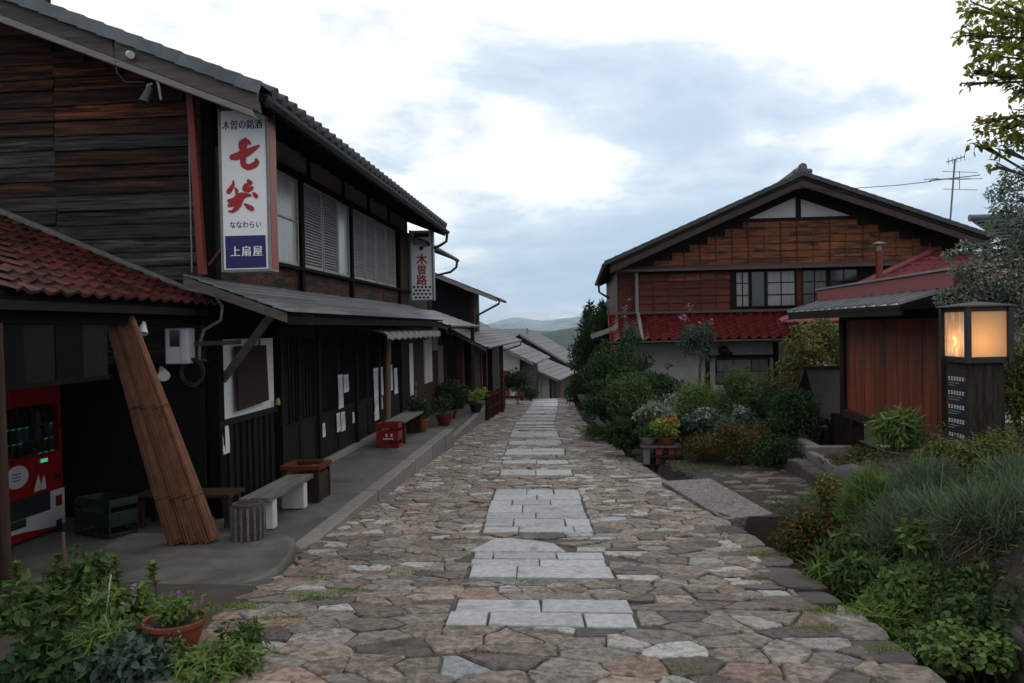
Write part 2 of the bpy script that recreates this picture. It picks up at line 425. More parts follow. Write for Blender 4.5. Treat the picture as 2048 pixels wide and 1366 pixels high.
M['pane_dark'] = mat('dark_pane', (0.03, 0.033, 0.036), (0.02, 0.022, 0.024), (1, 1, 1), 2, 0.12, 0.0, 0.1, spec=0.6)
M['shutter'] = mat('shutter_grey', (0.20, 0.195, 0.195), (0.13, 0.127, 0.127), (1, 1, 1), 5, 0.5, 0.1, 0.15, dk=1.35)
M['cloth'] = mat('awning_cloth', (0.30, 0.29, 0.285), (0.19, 0.183, 0.18), (2, 2, 2), 4, 0.9, 0.2, 0.05)
M['iron'] = mat('dark_iron', (0.035, 0.034, 0.036), (0.022, 0.021, 0.023), (1, 1, 1), 8, 0.45, 0.15, 0.1)
M['bark'] = mat('bark', (0.10, 0.078, 0.062), (0.045, 0.036, 0.03), (8, 8, 1.5), 3, 0.9, 0.7, 0.1)
M['stem'] = mat('green_stem', (0.07, 0.085, 0.03), (0.05, 0.05, 0.025), (4, 4, 1), 3, 0.8, 0.2, 0.1)
M['weathered'] = mat('weathered_plank', (0.27, 0.26, 0.255), (0.12, 0.115, 0.112), (10, 1.2, 10), 2.4, 0.8, 0.5, 0.15, dk=0.5)
M['gold'] = mat('brass', (0.5, 0.33, 0.08), rough=0.4, bump=0, rnd=0)
# leaves
L = {}
L['dark'] = leafmat('leaf_dark', [(0.014, 0.034, 0.013), (0.026, 0.056, 0.018), (0.035, 0.075, 0.022)])
L['mid'] = leafmat('leaf_mid', [(0.032, 0.060, 0.020), (0.055, 0.095, 0.030), (0.088, 0.135, 0.042)])
L['light'] = leafmat('leaf_light', [(0.055, 0.10, 0.028), (0.092, 0.15, 0.038), (0.14, 0.20, 0.052)])
L['lime'] = leafmat('leaf_lime', [(0.14, 0.21, 0.035), (0.24, 0.32, 0.055), (0.32, 0.38, 0.09)])
L['bluish'] = leafmat('leaf_bluish', [(0.035, 0.065, 0.045), (0.06, 0.10, 0.07), (0.09, 0.13, 0.095)])
L['sage'] = leafmat('leaf_sage', [(0.055, 0.085, 0.06), (0.085, 0.12, 0.085), (0.12, 0.155, 0.12)])
L['silver'] = leafmat('leaf_silver', [(0.095, 0.125, 0.085), (0.17, 0.21, 0.155), (0.27, 0.31, 0.25)])
L['rust'] = leafmat('leaf_rust', [(0.035, 0.065, 0.018), (0.06, 0.09, 0.022), (0.10, 0.075, 0.022), (0.15, 0.045, 0.02)])
L['maple'] = leafmat('leaf_maple', [(0.06, 0.10, 0.022), (0.10, 0.14, 0.03), (0.16, 0.15, 0.035), (0.18, 0.075, 0.025)])
L['dry'] = leafmat('leaf_dry', [(0.12, 0.10, 0.07), (0.17, 0.14, 0.10), (0.09, 0.075, 0.05)])
L['cherry'] = leafmat('leaf_cherry', [(0.08, 0.13, 0.022), (0.14, 0.21, 0.03), (0.20, 0.28, 0.04), (0.26, 0.30, 0.05), (0.25, 0.09, 0.03)], 0.68)
L['lavender'] = leafmat('leaf_lavender', [(0.052, 0.082, 0.044), (0.09, 0.13, 0.072), (0.14, 0.185, 0.11)])
L['red'] = leafmat('petal_red', [(0.35, 0.03, 0.02), (0.45, 0.06, 0.03)])
L['purple'] = leafmat('petal_purple', [(0.25, 0.07, 0.30), (0.36, 0.13, 0.40)])
L['pink'] = leafmat('petal_pink', [(0.50, 0.16, 0.24), (0.55, 0.22, 0.28)])
L['whitepetal'] = leafmat('petal_white', [(0.45, 0.46, 0.44), (0.55, 0.56, 0.52)])
L['grass'] = leafmat('grass_blade', [(0.06, 0.11, 0.02), (0.10, 0.165, 0.03), (0.14, 0.19, 0.04)])
L['moss'] = leafmat('moss_tuft', [(0.09, 0.14, 0.02), (0.14, 0.20, 0.03), (0.17, 0.20, 0.05)])
L['olive'] = leafmat('leaf_olive', [(0.045, 0.07, 0.016), (0.08, 0.115, 0.025), (0.13, 0.16, 0.035), (0.13, 0.06, 0.02)])

# ------------------------------------------------------------------ terrain
def hnoise(x, y, s, o=0): return noise.noise(Vector((x / s + o, y / s - o, o * 0.7)))
def ground_z(x, y):
    z = zr(y) - 0.75
    d = math.hypot(x, y)
    if d > 60:
        t = min(1, (d - 60) / 400); t = t * t * (3 - 2 * t)
        z = (1 - t) * z + t * (-95 + 12 * hnoise(x, y, 300, 2.2))
    return z
def axis(n, near, far):
    a = [i * near / n for i in range(n + 1)]
    v = near; st = near / n
    while v < far:
        st *= 1.28; v += st; a.append(v)
    return a
ax_p = axis(24, 60, 6500)
xs = [-v for v in ax_p[:0:-1]] + ax_p
ys = [-v for v in axis(6, 24, 900)[:0:-1]] + ax_p
gv = [(x, y, ground_z(x, y)) for y in ys for x in xs]
nx = len(xs)
mb = MB(); mb.add(gv, [(j * nx + i, j * nx + i + 1, (j + 1) * nx + i + 1, (j + 1) * nx + i) for j in range(len(ys) - 1) for i in range(nx - 1)])
M['field'] = mat('valley_ground', (0.05, 0.07, 0.03), (0.03, 0.045, 0.02), (1, 1, 1), 0.05, 0.95, 0, 0)
tag(mb.build('ground', M['field'], smooth=True), None, None, kind='structure')

def ridge_mesh(name, y0, depth, x0, x1, top, base, seed, rough, matl, n=130, rows=18):
    """a forested range: heightfield with slopes on both sides"""
    mb = MB(); vs = []
    for j in range(rows + 1):
        v = j / rows
        prof = math.sin(min(1, v * 1.15) * math.pi / 2) if v < 0.87 else 1 - (v - 0.87) * 1.2
        for i in range(n + 1):
            u = i / n
            x = x0 + (x1 - x0) * u
            y = y0 + depth * v
            h = top(x) * (1 + 0.0) + rough * (hnoise(x, y, (x1 - x0) / 14, seed) + 0.5 * hnoise(x, y, (x1 - x0) / 34, seed + 3) + 0.22 * hnoise(x, y, (x1 - x0) / 90, seed + 5))
            vs.append((x, y, base + (h - base) * prof))
    mb.add(vs, [(j * (n + 1) + i, j * (n + 1) + i + 1, (j + 1) * (n + 1) + i + 1, (j + 1) * (n + 1) + i) for j in range(rows) for i in range(n)])
    o = mb.build(name, matl, smooth=True)
    return tag(o, None, None, kind='structure')
M['forest'] = mat('forest_hill', (0.045, 0.075, 0.035), (0.018, 0.035, 0.018), (1, 1, 1), 0.03, 0.95, 0.9, 0, bdist=12, fine=0.15)
M['forest_far'] = mat('far_mountain', (0.06, 0.09, 0.05), (0.035, 0.06, 0.035), (1, 1, 1), 0.004, 0.95, 0.4, 0, bdist=40, fine=0.02)
# near hill: its crest climbs to the right
ridge_mesh('hill', 900, 500, -900, 1500, lambda x: -13 + 0.12 * (x + 90) if x < 60 else 8 + 0.03 * (x - 60), -110, 4.1, 6, M['forest'])
ridge_mesh('hill', 2100, 900, -1800, 2400, lambda x: -12 - 0.01 * x, -130, 7.7, 16, M['forest'])
ridge_mesh('mountain', 5200, 1800, -5200, 5600, lambda x: 38 + 45 * math.exp(-((x + 520) / 170) ** 2) + 55 * math.exp(-((x - 120) / 330) ** 2) + 20 * math.sin(x / 900.0), -140, 9.3, 45, M['forest_far'])

# ------------------------------------------------------------------ road
road = tag(bpy.data.objects.new('road', None), None, None, kind='structure')
COL.objects.link(road)
mb = MB(); vs = []
ysr = [-6 + 0.5 * i for i in range(118)]
for y in ysr:
    for k in range(9):
        x = XL(y) - 0.45 + (XR(y) - (0.10 if y < 8.4 else -0.02) - XL(y) + 0.45) * k / 8
        vs.append((x, y, zr(y) - 0.009))
for y in ysr: vs.append((XR(y) - (0.10 if y < 8.4 else -0.02), y, zr(y) - 0.6))
n9 = len(ysr) * 9
mb.add(vs, [(j * 9 + i, j * 9 + i + 1, j * 9 + 10 + i, j * 9 + 9 + i) for j in range(len(ysr) - 1) for i in range(8)]
       + [(j * 9 + 8, n9 + j, n9 + j + 1, j * 9 + 17) for j in range(len(ysr) - 1)])
mb.build('road_bed', M['joint'], road)

# centre path of dressed slabs: rows (y0, y1, joints as fractions of the width)
def path_left(y): return float(np.interp(y, [0, 4.44, 5.9, 7.7, 10.45, 14.2, 17.9, 22, 26, 35, 44], [-0.55, -0.78, -0.86, -0.98, -1.13, -1.35, -1.55, -1.78, -1.86, -2.05, -2.4]))
def path_w(y): return float(np.interp(y, [0, 14, 20, 30], [1.1, 1.08, 1.06, 1.12]))
ROWS = [(4.47, 4.78, [0.22, 0.73]), (4.79, 5.13, [0.49]),
        (5.87, 6.27, [0.33]), (6.285, 6.53, [0.51]), (6.545, 6.80, [0.15, 0.64]),
        (7.73, 8.03, [0.33, 0.83]), (8.04, 8.42, [0.27, 0.76]), (8.43, 8.79, [0.5]), (8.80, 9.27, [0.36]), (9.28, 9.62, [0.24, 0.66]), (9.63, 10.02, [0.5]), (10.03, 10.47, [0.38, 0.7]),
        (11.68, 12.24, [0.5]), (12.85, 13.25, [0.52]), (14.0, 14.42, []), (14.43, 14.9, [0.45]), (15.75, 16.2, []), (16.21, 16.5, [0.5]), (17.3, 17.75, [0.5]), (17.76, 18.3, [0.52, 0.25]), (18.31, 18.7, [0.5]),
        (19.4, 19.75, [0.4]), (20.2, 20.75, [0.5]), (21.4, 22.0, []), (22.01, 22.5, [0.55]), (23.2, 23.6, []), (23.61, 24.2, [0.4]), (24.6, 25.3, [0.5]), (25.31, 26.2, [0.3]), (27.0, 28.0, [0.6]), (28.01, 28.8, [0.4]),
        (29.3, 30.3, [0.5]), (30.31, 31.2, []), (31.7, 33.0, [0.5]), (33.01, 34.5, [0.35]), (35.0, 36.5, []), (36.51, 38.0, [0.5]), (38.4, 41.0, [0.4])]
blocks = []
for y0, y1, js in ROWS:
    if blocks and y0 - blocks[-1][1] < 0.03: blocks[-1][1] = y1
    else: blocks.append([y0, y1])
RR = random.Random(3)
def slab_piece(poly, lift=0.03, name='slab', matl=None):
    """poly: plan points (x, y) counter-clockwise; a slab with a chipped, eased edge"""
    cx = sum(p[0] for p in poly) / len(poly); cy = sum(p[1] for p in poly) / len(poly)
    zc = zr(cy)
    pts = []
    for i, p in enumerate(poly):
        q = poly[(i + 1) % len(poly)]
        n = max(1, int(math.hypot(q[0] - p[0], q[1] - p[1]) / 0.3))
        for k in range(n):
            t = k / n
            j = 0.005
            pts.append((p[0] + (q[0] - p[0]) * t + RR.uniform(-j, j), p[1] + (q[1] - p[1]) * t + RR.uniform(-j, j)))
    n = len(pts); vs = []
    for dz, sc in ((-0.06, 1.0), (lift - 0.006, 1.0), (lift, None)):
        for x, y in pts:
            if sc is None:
                d = math.hypot(x - cx, y - cy); k = 1 - 0.008 / d
                x2, y2 = cx + (x - cx) * k, cy + (y - cy) * k
            else: x2, y2 = x, y
            vs.append((x2 - cx, y2 - cy, zr(y2) + dz - zc))
    fs = [(r * n + i, r * n + (i + 1) % n, (r + 1) * n + (i + 1) % n, (r + 1) * n + i) for r in range(2) for i in range(n)]
    fs.append(tuple(range(2 * n, 3 * n)))
    m_ = MB(); m_.add(vs, fs)
    o = m_.build(name, matl or M['slab'], road, local=True)
    o.location = (cx, cy, zc + RR.uniform(-0.004, 0.004))
    return o
g = 0.006
for y0, y1, js in ROWS:
    e = RR.uniform(-0.012, 0.012)
    for a, b in zip([0] + js, js + [1]):
        def px_(y, t): return path_left(y) + e + path_w(y) * t
        slab_piece([(px_(y0, a) + g, y0 + g), (px_(y0, b) - g, y0 + g), (px_(y1, b) - g, y1 - g), (px_(y1, a) + g, y1 - g)], RR.uniform(0.010, 0.016))
# the cut pentagon above the second block and its neighbour
PENT = [(p_.x, p_.y) for p_ in (PZ(941, 1106, -1.935), PZ(1131, 1106, -1.935), PZ(1110, 1092, -1.96), PZ(1060, 1085, -1.975), PZ(1018, 1081, -1.98), PZ(988, 1082, -1.98))]
PENT[0] = (PENT[0][0], 6.825); PENT[1] = (PENT[1][0], 6.825)
slab_piece(PENT, 0.013)
slab_piece([(-0.05, 6.86), (0.20, 6.86), (0.20, 7.02), (-0.04, 7.02)], 0.012)

# ---- cobbles: voronoi stones clipped to the road and to the slab blocks
def clip(poly, nx_, ny_, c):
    out = []
    n = len(poly)
    for i in range(n):
        p = poly[i]; q = poly[(i + 1) % n]
        dp = p[0] * nx_ + p[1] * ny_ - c; dq = q[0] * nx_ + q[1] * ny_ - c
        if dp <= 0: out.append(p)
        if (dp < 0 < dq) or (dq < 0 < dp):
            t = dp / (dp - dq)
            out.append((p[0] + (q[0] - p[0]) * t, p[1] + (q[1] - p[1]) * t))
    return out
def in_block(x, y, m=0.0):
    for a, b in blocks:
        if a - m < y < b + m and path_left(y) - m < x < path_left(y) + path_w(y) + m: return True
    if 6.8 - m < y < 7.44 + m and -0.95 + (y - 6.8) * 0.3 - m < x < 0.2 - (y - 6.8) * 0.6 + m: return True
    if 6.8 - m < y < 7.05 + m and -0.1 < x < 0.22 + m: return True
    return False
seeds = []
y = 0.6
while y < 46:
    big = 1.3 if y < 5.4 else 1.15 if y < 7.5 else 1.0
    dy = RR.uniform(0.10, 0.18) * (1.0 if y < 20 else 1.3) * big
    x = XL(y) - 0.25 + RR.uniform(0, 0.25)
    while x < XR(y) - 0.03:
        dx = RR.choice([RR.uniform(0.08, 0.15), RR.uniform(0.13, 0.25), RR.uniform(0.22, 0.52)]) * big
        sx, sy = x + dx / 2, y + RR.uniform(-0.075, 0.075)
        if sx < XR(sy) - 0.04 and not in_block(sx, sy, 0.035): seeds.append((sx, sy))
        x += dx
    y += dy
AN = 1.25      # stones lie wider across the street than along it
cell = {}
for i, (x, y) in enumerate(seeds): cell.setdefault((int(x // 0.5), int(y // 0.5)), []).append(i)
stones = []
for i, (x, y) in enumerate(seeds):
    gx, gy = int(x // 0.5), int(y // 0.5)
    nb = [j for a in (-1, 0, 1) for b in (-1, 0, 1) for j in cell.get((gx + a, gy + b), []) if j != i]
    nb.sort(key=lambda j: ((seeds[j][0] - x) / AN) ** 2 + (seeds[j][1] - y) ** 2)
    poly = [(x - 0.4, y - 0.28), (x + 0.4, y - 0.28), (x + 0.4, y + 0.28), (x - 0.4, y + 0.28)]
    for j in nb[:18]:
        dx, dy = seeds[j][0] - x, seeds[j][1] - y
        nx_, ny_ = dx / (AN * AN), dy
        l = math.hypot(nx_, ny_); nx_ /= l; ny_ /= l
        mx, my = x + dx / 2, y + dy / 2
        poly = clip(poly, nx_, ny_, nx_ * mx + ny_ * my - RR.uniform(0.002, 0.007))
        if len(poly) < 3: break
    if len(poly) < 3: continue
    poly = clip(poly, 1, 0, XR(y) + RR.uniform(-0.06, 0.02) - (0.15 if y < 8.4 else 0))
    bad = False
    for a, b in blocks:
        if b < y - 0.5 or a > y + 0.5: continue
        l0, r0 = path_left(y), path_left(y) + path_w(y)
        ds = [(a - y, (0, 1, a - 0.012)), (y - b, (0, -1, -b - 0.012)), (l0 - x, (1, 0, l0 - 0.016)), (x - r0, (-1, 0, -r0 - 0.016))]
        best = max(ds, key=lambda d: d[0])
        poly = clip(poly, *best[1])
        if len(poly) < 3: bad = True; break
    if bad or len(poly) < 3: continue
    if 6.5 < y < 7.9 and -1.4 < x < 0.6:      # keep clear of the pentagon
        if y > 7.4: poly = clip(poly, 0, -1, -7.455)
        elif x < -0.5: poly = clip(poly, 0.93, -0.36, 0.93 * -0.92 - 0.36 * 6.84)
        elif y < 7.06 and x < 0.3: continue
        else: poly = clip(poly, -0.72, -0.70, 0.72 * 0.10 - 0.70 * 7.10)
        if len(poly) < 3: continue
    # round the corners
    p2 = []
    for k in range(len(poly)):
        p, q = poly[k], poly[(k + 1) % len(poly)]
        if math.hypot(p[0] - q[0], p[1] - q[1]) < 0.03: p2.append(((p[0] + q[0]) / 2, (p[1] + q[1]) / 2)); continue
        for t in (RR.uniform(0.04, 0.15), RR.choice([RR.uniform(0.35, 0.65), None]), RR.uniform(0.85, 0.96)):
            if t is None: continue
            p2.append((p[0] + (q[0] - p[0]) * t + RR.uniform(-0.011, 0.011), p[1] + (q[1] - p[1]) * t + RR.uniform(-0.009, 0.009)))
    if len(p2) < 4: continue
    ar = 0.5 * abs(sum(p2[k][0] * p2[(k + 1) % len(p2)][1] - p2[(k + 1) % len(p2)][0] * p2[k][1] for k in range(len(p2))))
    if ar < 0.004: continue
    u, v = proj((x, y, zr(y)))
    seen = -40 < u < 2090 and v < 1400
    stones.append((ar / max(1.0, y) ** 3 * (1 if seen else 0), p2))
stones.sort(key=lambda s: -s[0])
def stone_geo(p2):
    n = len(p2)
    cx = sum(p[0] for p in p2) / n; cy = sum(p[1] for p in p2) / n
    h = RR.uniform(0.000, 0.013); tx, ty = RR.uniform(-0.035, 0.035), RR.uniform(-0.045, 0.045)
    vs = []
    for k, (dz, ins) in enumerate(((-0.07, 0.0), (h - 0.008, 0.0), (h, 0.008))):
        for x, y in p2:
            d = math.hypot(x - cx, y - cy); kk = 1 - ins * RR.uniform(0.7, 1.5) / max(d, 0.03)
            x2, y2 = (x - cx) * kk, (y - cy) * kk
            vs.append((x2, y2, dz + (0 if k == 0 else tx * x2 + ty * y2 + RR.uniform(-0.0025, 0.0025)) + zr(cy + y2) - zr(cy)))
    vs.append((0, 0, h + RR.uniform(-0.003, 0.005)))
    fs = [(r * n + i, r * n + (i + 1) % n, (r + 1) * n + (i + 1) % n, (r + 1) * n + i) for r in range(2) for i in range(n)]
    fs += [(2 * n + i, 2 * n + (i + 1) % n, 3 * n) for i in range(n)]
    return (cx, cy, zr(cy)), vs, fs
WSTONE = [28, 34, 4, 10, 14, 13, 4]
cob_rest = MB()
for k, (w, p2) in enumerate(stones):
    c, vs, fs = stone_geo(p2)
    wts = list(WSTONE)
    if c[0] < -1.2 and c[1] < 14: wts[2] += 10; wts[0] += 8
    if c[0] > 0.3: wts[4] += 8; wts[1] += 8
    mi = RR.choices(range(7), wts)[0]
    if k < 300:
        m_ = MB(); m_.add(vs, fs)
        o = m_.build('cobblestone', STONES[mi], road, local=True)
        o.location = c
    else:
        cob_rest.cur = mi
        cob_rest.add([(v[0] + c[0], v[1] + c[1], v[2] + c[2]) for v in vs], fs)
o = cob_rest.build('cobblestones', STONES, road)
o['kind'] = 'stuff'

# rough edging stones along the ditch
ye = 1.6
while ye < 8.3:
    ln = RR.uniform(0.28, 0.6); wd = RR.uniform(0.24, 0.34); xr_ = XR(ye + ln / 2)
    n_ = 11; pts = []
    for k in range(n_):
        t = 2 * math.pi * k / n_
        rr_ = 1 + RR.uniform(-0.10, 0.10)
        cx_, sx_ = math.cos(t), math.sin(t)
        pts.append((xr_ - 0.07 + math.copysign(abs(cx_) ** 0.6, cx_) * wd * 0.5 * rr_, ye + ln / 2 + math.copysign(abs(sx_) ** 0.6, sx_) * (ln * 0.49) * rr_))
    c, vs, fs = stone_geo(pts)
    vs = [(v[0], v[1], v[2] if v[2] > -0.03 else -0.45) for v in vs]
    m_ = MB(); m_.add(vs, fs)
    o = m_.build('edge_stone', RR.choice([STONES[0], STONES[4], STONES[1], M['rock'], M['rock']]), road, local=True)
    for p in o.data.polygons: p.use_smooth = len(p.vertices) == 3
    o.location = (c[0], c[1], c[2] + RR.uniform(-0.01, 0.015))
    ye += ln * 0.97

# ------------------------------------------------------------------ left pavement, kerbs and apron
ZP = -1.95
pave = tag(bpy.data.objects.new('pavement', None), None, None, kind='structure'); COL.objects.link(pave)
for ya_, yb_ in ((7.0, 9.42), (9.43, 11.6), (11.61, 13.7), (13.71, 15.55)):
    mb = MB(); dz_ = RR.uniform(-0.004, 0.004)
    mb.prism([(-3.85, ya_, -2.6), (-2.66, ya_, -2.6), (-2.66, yb_, -2.6), (-3.85, yb_, -2.6)], (0, 0, 2.6 + ZP - 0.004 + dz_))
    mb.build('concrete_slab', M['concrete'], pave, bevel=0.008)
yk = 6.95
while yk < 15.5:
    ln = min(RR.uniform(0.9, 1.5), 15.56 - yk)
    m_ = MB().box(-2.655, -2.48 + RR.uniform(-0.008, 0.008), yk + 0.004, yk + ln - 0.004, -2.6, ZP + 0.006 + RR.uniform(-0.006, 0.006))
    m_.build('kerb_stone', M['kerb'], pave, bevel=0.014)
    yk += ln
# lower pavement further down the street
mb = MB()
mb.prism([(-4.3, 15.57, -3.2), (-2.72, 15.57, -3.2), (-3.02, 26.5, -3.4), (-4.3, 26.5, -3.4)], (0, 0, 1.03))
mb.build('concrete_slab', M['concrete'], pave, bevel=0.008)
yk = 15.6
while yk < 26:
    ln = RR.uniform(1.2, 1.7)
    x0 = -2.56 - (yk - 15.6) * 0.0275
    MB().prism([(x0 - 0.14, yk, -3.3), (x0 + 0.0, yk, -3.3), (x0 - ln * 0.0275, yk + ln - 0.01, -3.3), (x0 - 0.14 - ln * 0.0275, yk + ln - 0.01, -3.3)], (0, 0, 3.3 - 2.2 - (yk - 15.6) * 0.018)).build('kerb_stone', M['kerb'], pave, bevel=0.012)
    yk += ln
# apron in front of the shed, with a rounded corner and a broken front edge
ZA = -1.80
front = [PZ(u, v, ZA) for u, v in ((30, 1188), (140, 1184), (260, 1180), (400, 1174), (480, 1168), (532, 1153), (566, 1130), (586, 1104), (592, 1084))]
ap = [(-4.12, front[0].y - 0.05)] + [(p_.x, p_.y) for p_ in front if p_.x > -4.1] + [(-2.52, 6.84), (-2.70, 6.985), (-4.12, 6.985)]
mb = MB()
mb.prism([(x, y, -2.4) for x, y in ap], (0, 0, 2.4 + ZA))
tag(mb.build('apron', M['concrete'], bevel=0.035), None, None, kind='structure')
mb = MB()
mb.prism([(-9, 4.4, -2.4), (-4.125, 4.4, -2.4), (-4.125, 7.0, -2.4), (-9, 7.0, -2.4)], (0, 0, 2.4 - 1.925))
mb.prism([(-9, 7.005, -2.4), (-3.86, 7.005, -2.4), (-3.86, 9.6, -2.4), (-9, 9.6, -2.4)], (0, 0, 2.4 - 1.925))
tag(mb.build('shed_floor', M['concrete'], bevel=0.02), None, None, kind='structure')
# flat stones let into the edge of the apron
slab_edge = [[(-3.5, 5.62), (-3.0, 5.60), (-2.92, 5.80), (-3.45, 5.76)], [(-2.95, 5.70), (-2.52, 5.80), (-2.5, 6.0), (-2.9, 5.88)]]
# planted strip in the left foreground
mb = MB(); vs = []; n = 16
for j in range(n + 1):
    for i in range(n + 1):
        x = -6.6 + 4.9 * i / n; y = 1.2 + 4.6 * j / n
        e = min(1, max(0, (-1.86 - x) / 0.5)) * min(1, max(0, (5.75 - y) / 0.3))
        vs.append((x, y, zr(y) - 0.06 + e * (0.10 + 0.05 * hnoise(x, y, 0.5))))
mb.add(vs, [(j * (n + 1) + i, j * (n + 1) + i + 1, (j + 1) * (n + 1) + i + 1, (j + 1) * (n + 1) + i) for j in range(n) for i in range(n)])
tag(mb.build('flower_bed', M['soil'], smooth=True), None, None, kind='structure')

# ------------------------------------------------------------------ right side: ditch, bank, garden
def smooth(a, b, t):
    t = max(0, min(1, (t - a) / (b - a))); return t * t * (3 - 2 * t)
def garden_z(x, y):
    base = zr(y) + 0.03 if y < 14 else zr(14) + 0.03 - (y - 14) * 0.02
    z = base + 0.02 * hnoise(x, y, 0.8, 1)
    xr = XR(y)
    bank = smooth(2.05, 2.75, x) * 0.55 + smooth(2.7, 3.6, x) * 0.28
    fade = 1 - smooth(8.3, 9.0, y)
    z += bank * fade
    if y > 9.6: z += 0.12 * smooth(3.05, 3.15, x) * (1 - smooth(14, 15, y))
    # the ditch
    if y < 8.45:
        d = 1 - smooth(2.06, 2.2, x)
        z -= 0.5 * d
    elif 10.9 < y < 13.4:
        d = 1 - smooth(0.02, 0.08, abs(x - (xr + 0.17)) - 0.12)
        z -= 0.3 * d
    return z
mb = MB(); vs = []
gx = [0.0 + 0.10 * i for i in range(46)] + [4.6 + 0.5 * i for i in range(30)]
gy = [-3 + 0.4 * i for i in range(28)] + [8.2, 8.40, 8.46, 8.6] + [8.9 + 0.3 * i for i in range(30)] + [18 + i for i in range(28)]
for y in gy:
    for x in gx:
        xe_ = XR(y) - (0.11 if y < 8.4 else -0.02)
        vs.append((xe_ if x < 0.05 else max(x, xe_), y, 0))
vs = [(x, y, garden_z(x, y)) for x, y, _ in vs]
n = len(gx)
# far left border of the sheet follows the road edge
mb.add(vs, [(j * n + i, j * n + i + 1, (j + 1) * n + i + 1, (j + 1) * n + i) for j in range(len(gy) - 1) for i in range(n - 1)])
tag(mb.build('garden_ground', M['soil'], smooth=True), None, None, kind='structure')
gg_ = bpy.data.objects['garden_ground']
for i in range(46):
    x_, y_ = RR.uniform(1.9, 3.0), RR.uniform(8.9, 12.4)
    n_ = RR.choice([6, 7, 8]); rx_, ry_ = RR.uniform(0.08, 0.24), RR.uniform(0.06, 0.15); a0 = RR.random()
    pts = [(x_ + math.cos(6.283 * k / n_ + a0) * rx_ * RR.uniform(0.75, 1.1), y_ + math.sin(6.283 * k / n_ + a0) * ry_ * RR.uniform(0.75, 1.1)) for k in range(n_)]
    c, vs, fs = stone_geo(pts)
    m_ = MB(); m_.add(vs, fs); o = m_.build('stone', RR.choice([M['rock'], STONES[4], STONES[0]]), gg_, local=True)
    o.location = (c[0], c[1], garden_z(c[0], c[1]) + 0.002)
# ditch lining stones on the bank side, and the lintel of the culvert
ditch = thing('ditch_wall', 'dark stone lining on the garden side of the roadside ditch', 'stone wall', (2.2, 5, -2.4))
for row in range(3):
    yk = 1.0 + 0.2 * row
    while yk < 8.2:
        ln = RR.uniform(0.3, 0.55)
        z0 = zr(yk) - 0.5 + row * 0.2
        MB().box(2.10 + 0.04 * row + RR.uniform(-0.03, 0.03), 2.36, yk + 0.01, yk + ln - 0.01, z0 + 0.005, z0 + 0.195).build('stone', M['rock'], ditch, bevel=0.03)
        yk += ln
br = MB()
br.prism([(1.47, 8.36, -2.16), (2.02, 8.58, -2.16), (1.74, 10.95, -2.23), (1.07, 10.75, -2.23)][::1], (0, 0, 0.16))
o = br.build('culvert_slab', M['aggregate'], base=True, bevel=0.012)
tag(o, 'grey pebbly concrete slab bridging the roadside ditch', 'slab')
cb = MB().box(1.5, 2.5, 8.66, 8.9, -2.65, -2.17)
tag(cb.build('culvert_wall', M['rock'], base=True, bevel=0.02), 'dark culvert end wall under the pebbly ditch slab', 'culvert')
# long stepping stones along the edge between the slab and the road

# ------------------------------------------------------------------ lettering
def text_mesh(name, body, mat_, parent, center, height, right=(1, 0, 0), up=(0, 0, 1), bold=0.0, squeeze=1.0, spacing=1.0):
    c = bpy.data.curves.new('lettering', 'FONT')
    c.body = body; c.size = 1.0; c.align_x = 'CENTER'; c.align_y = 'CENTER'
    c.offset = bold; c.space_character = spacing; c.resolution_u = 3
    t = bpy.data.objects.new('lettering', c); COL.objects.link(t)
    bpy.context.view_layer.update()
    me = bpy.data.meshes.new_from_object(t.evaluated_get(bpy.context.evaluated_depsgraph_get()))
    bpy.data.objects.remove(t); bpy.data.curves.remove(c)
    me.materials.clear(); me.materials.append(mat_); me.name = name
    xs = [v.co.x for v in me.vertices]; ys = [v.co.y for v in me.vertices]
    ox, oy = (min(xs) + max(xs)) / 2, (min(ys) + max(ys)) / 2
    h = max(ys) - min(ys); k = height / h
    r = Vector(right).normalized(); u = Vector(up).normalized()
    off = root_of(parent).location
    for v in me.vertices:
        p = Vector(center) + r * ((v.co.x - ox) * k * squeeze) + u * ((v.co.y - oy) * k)
        v.co = p - off
    me.update()
    return link(name, me, parent)
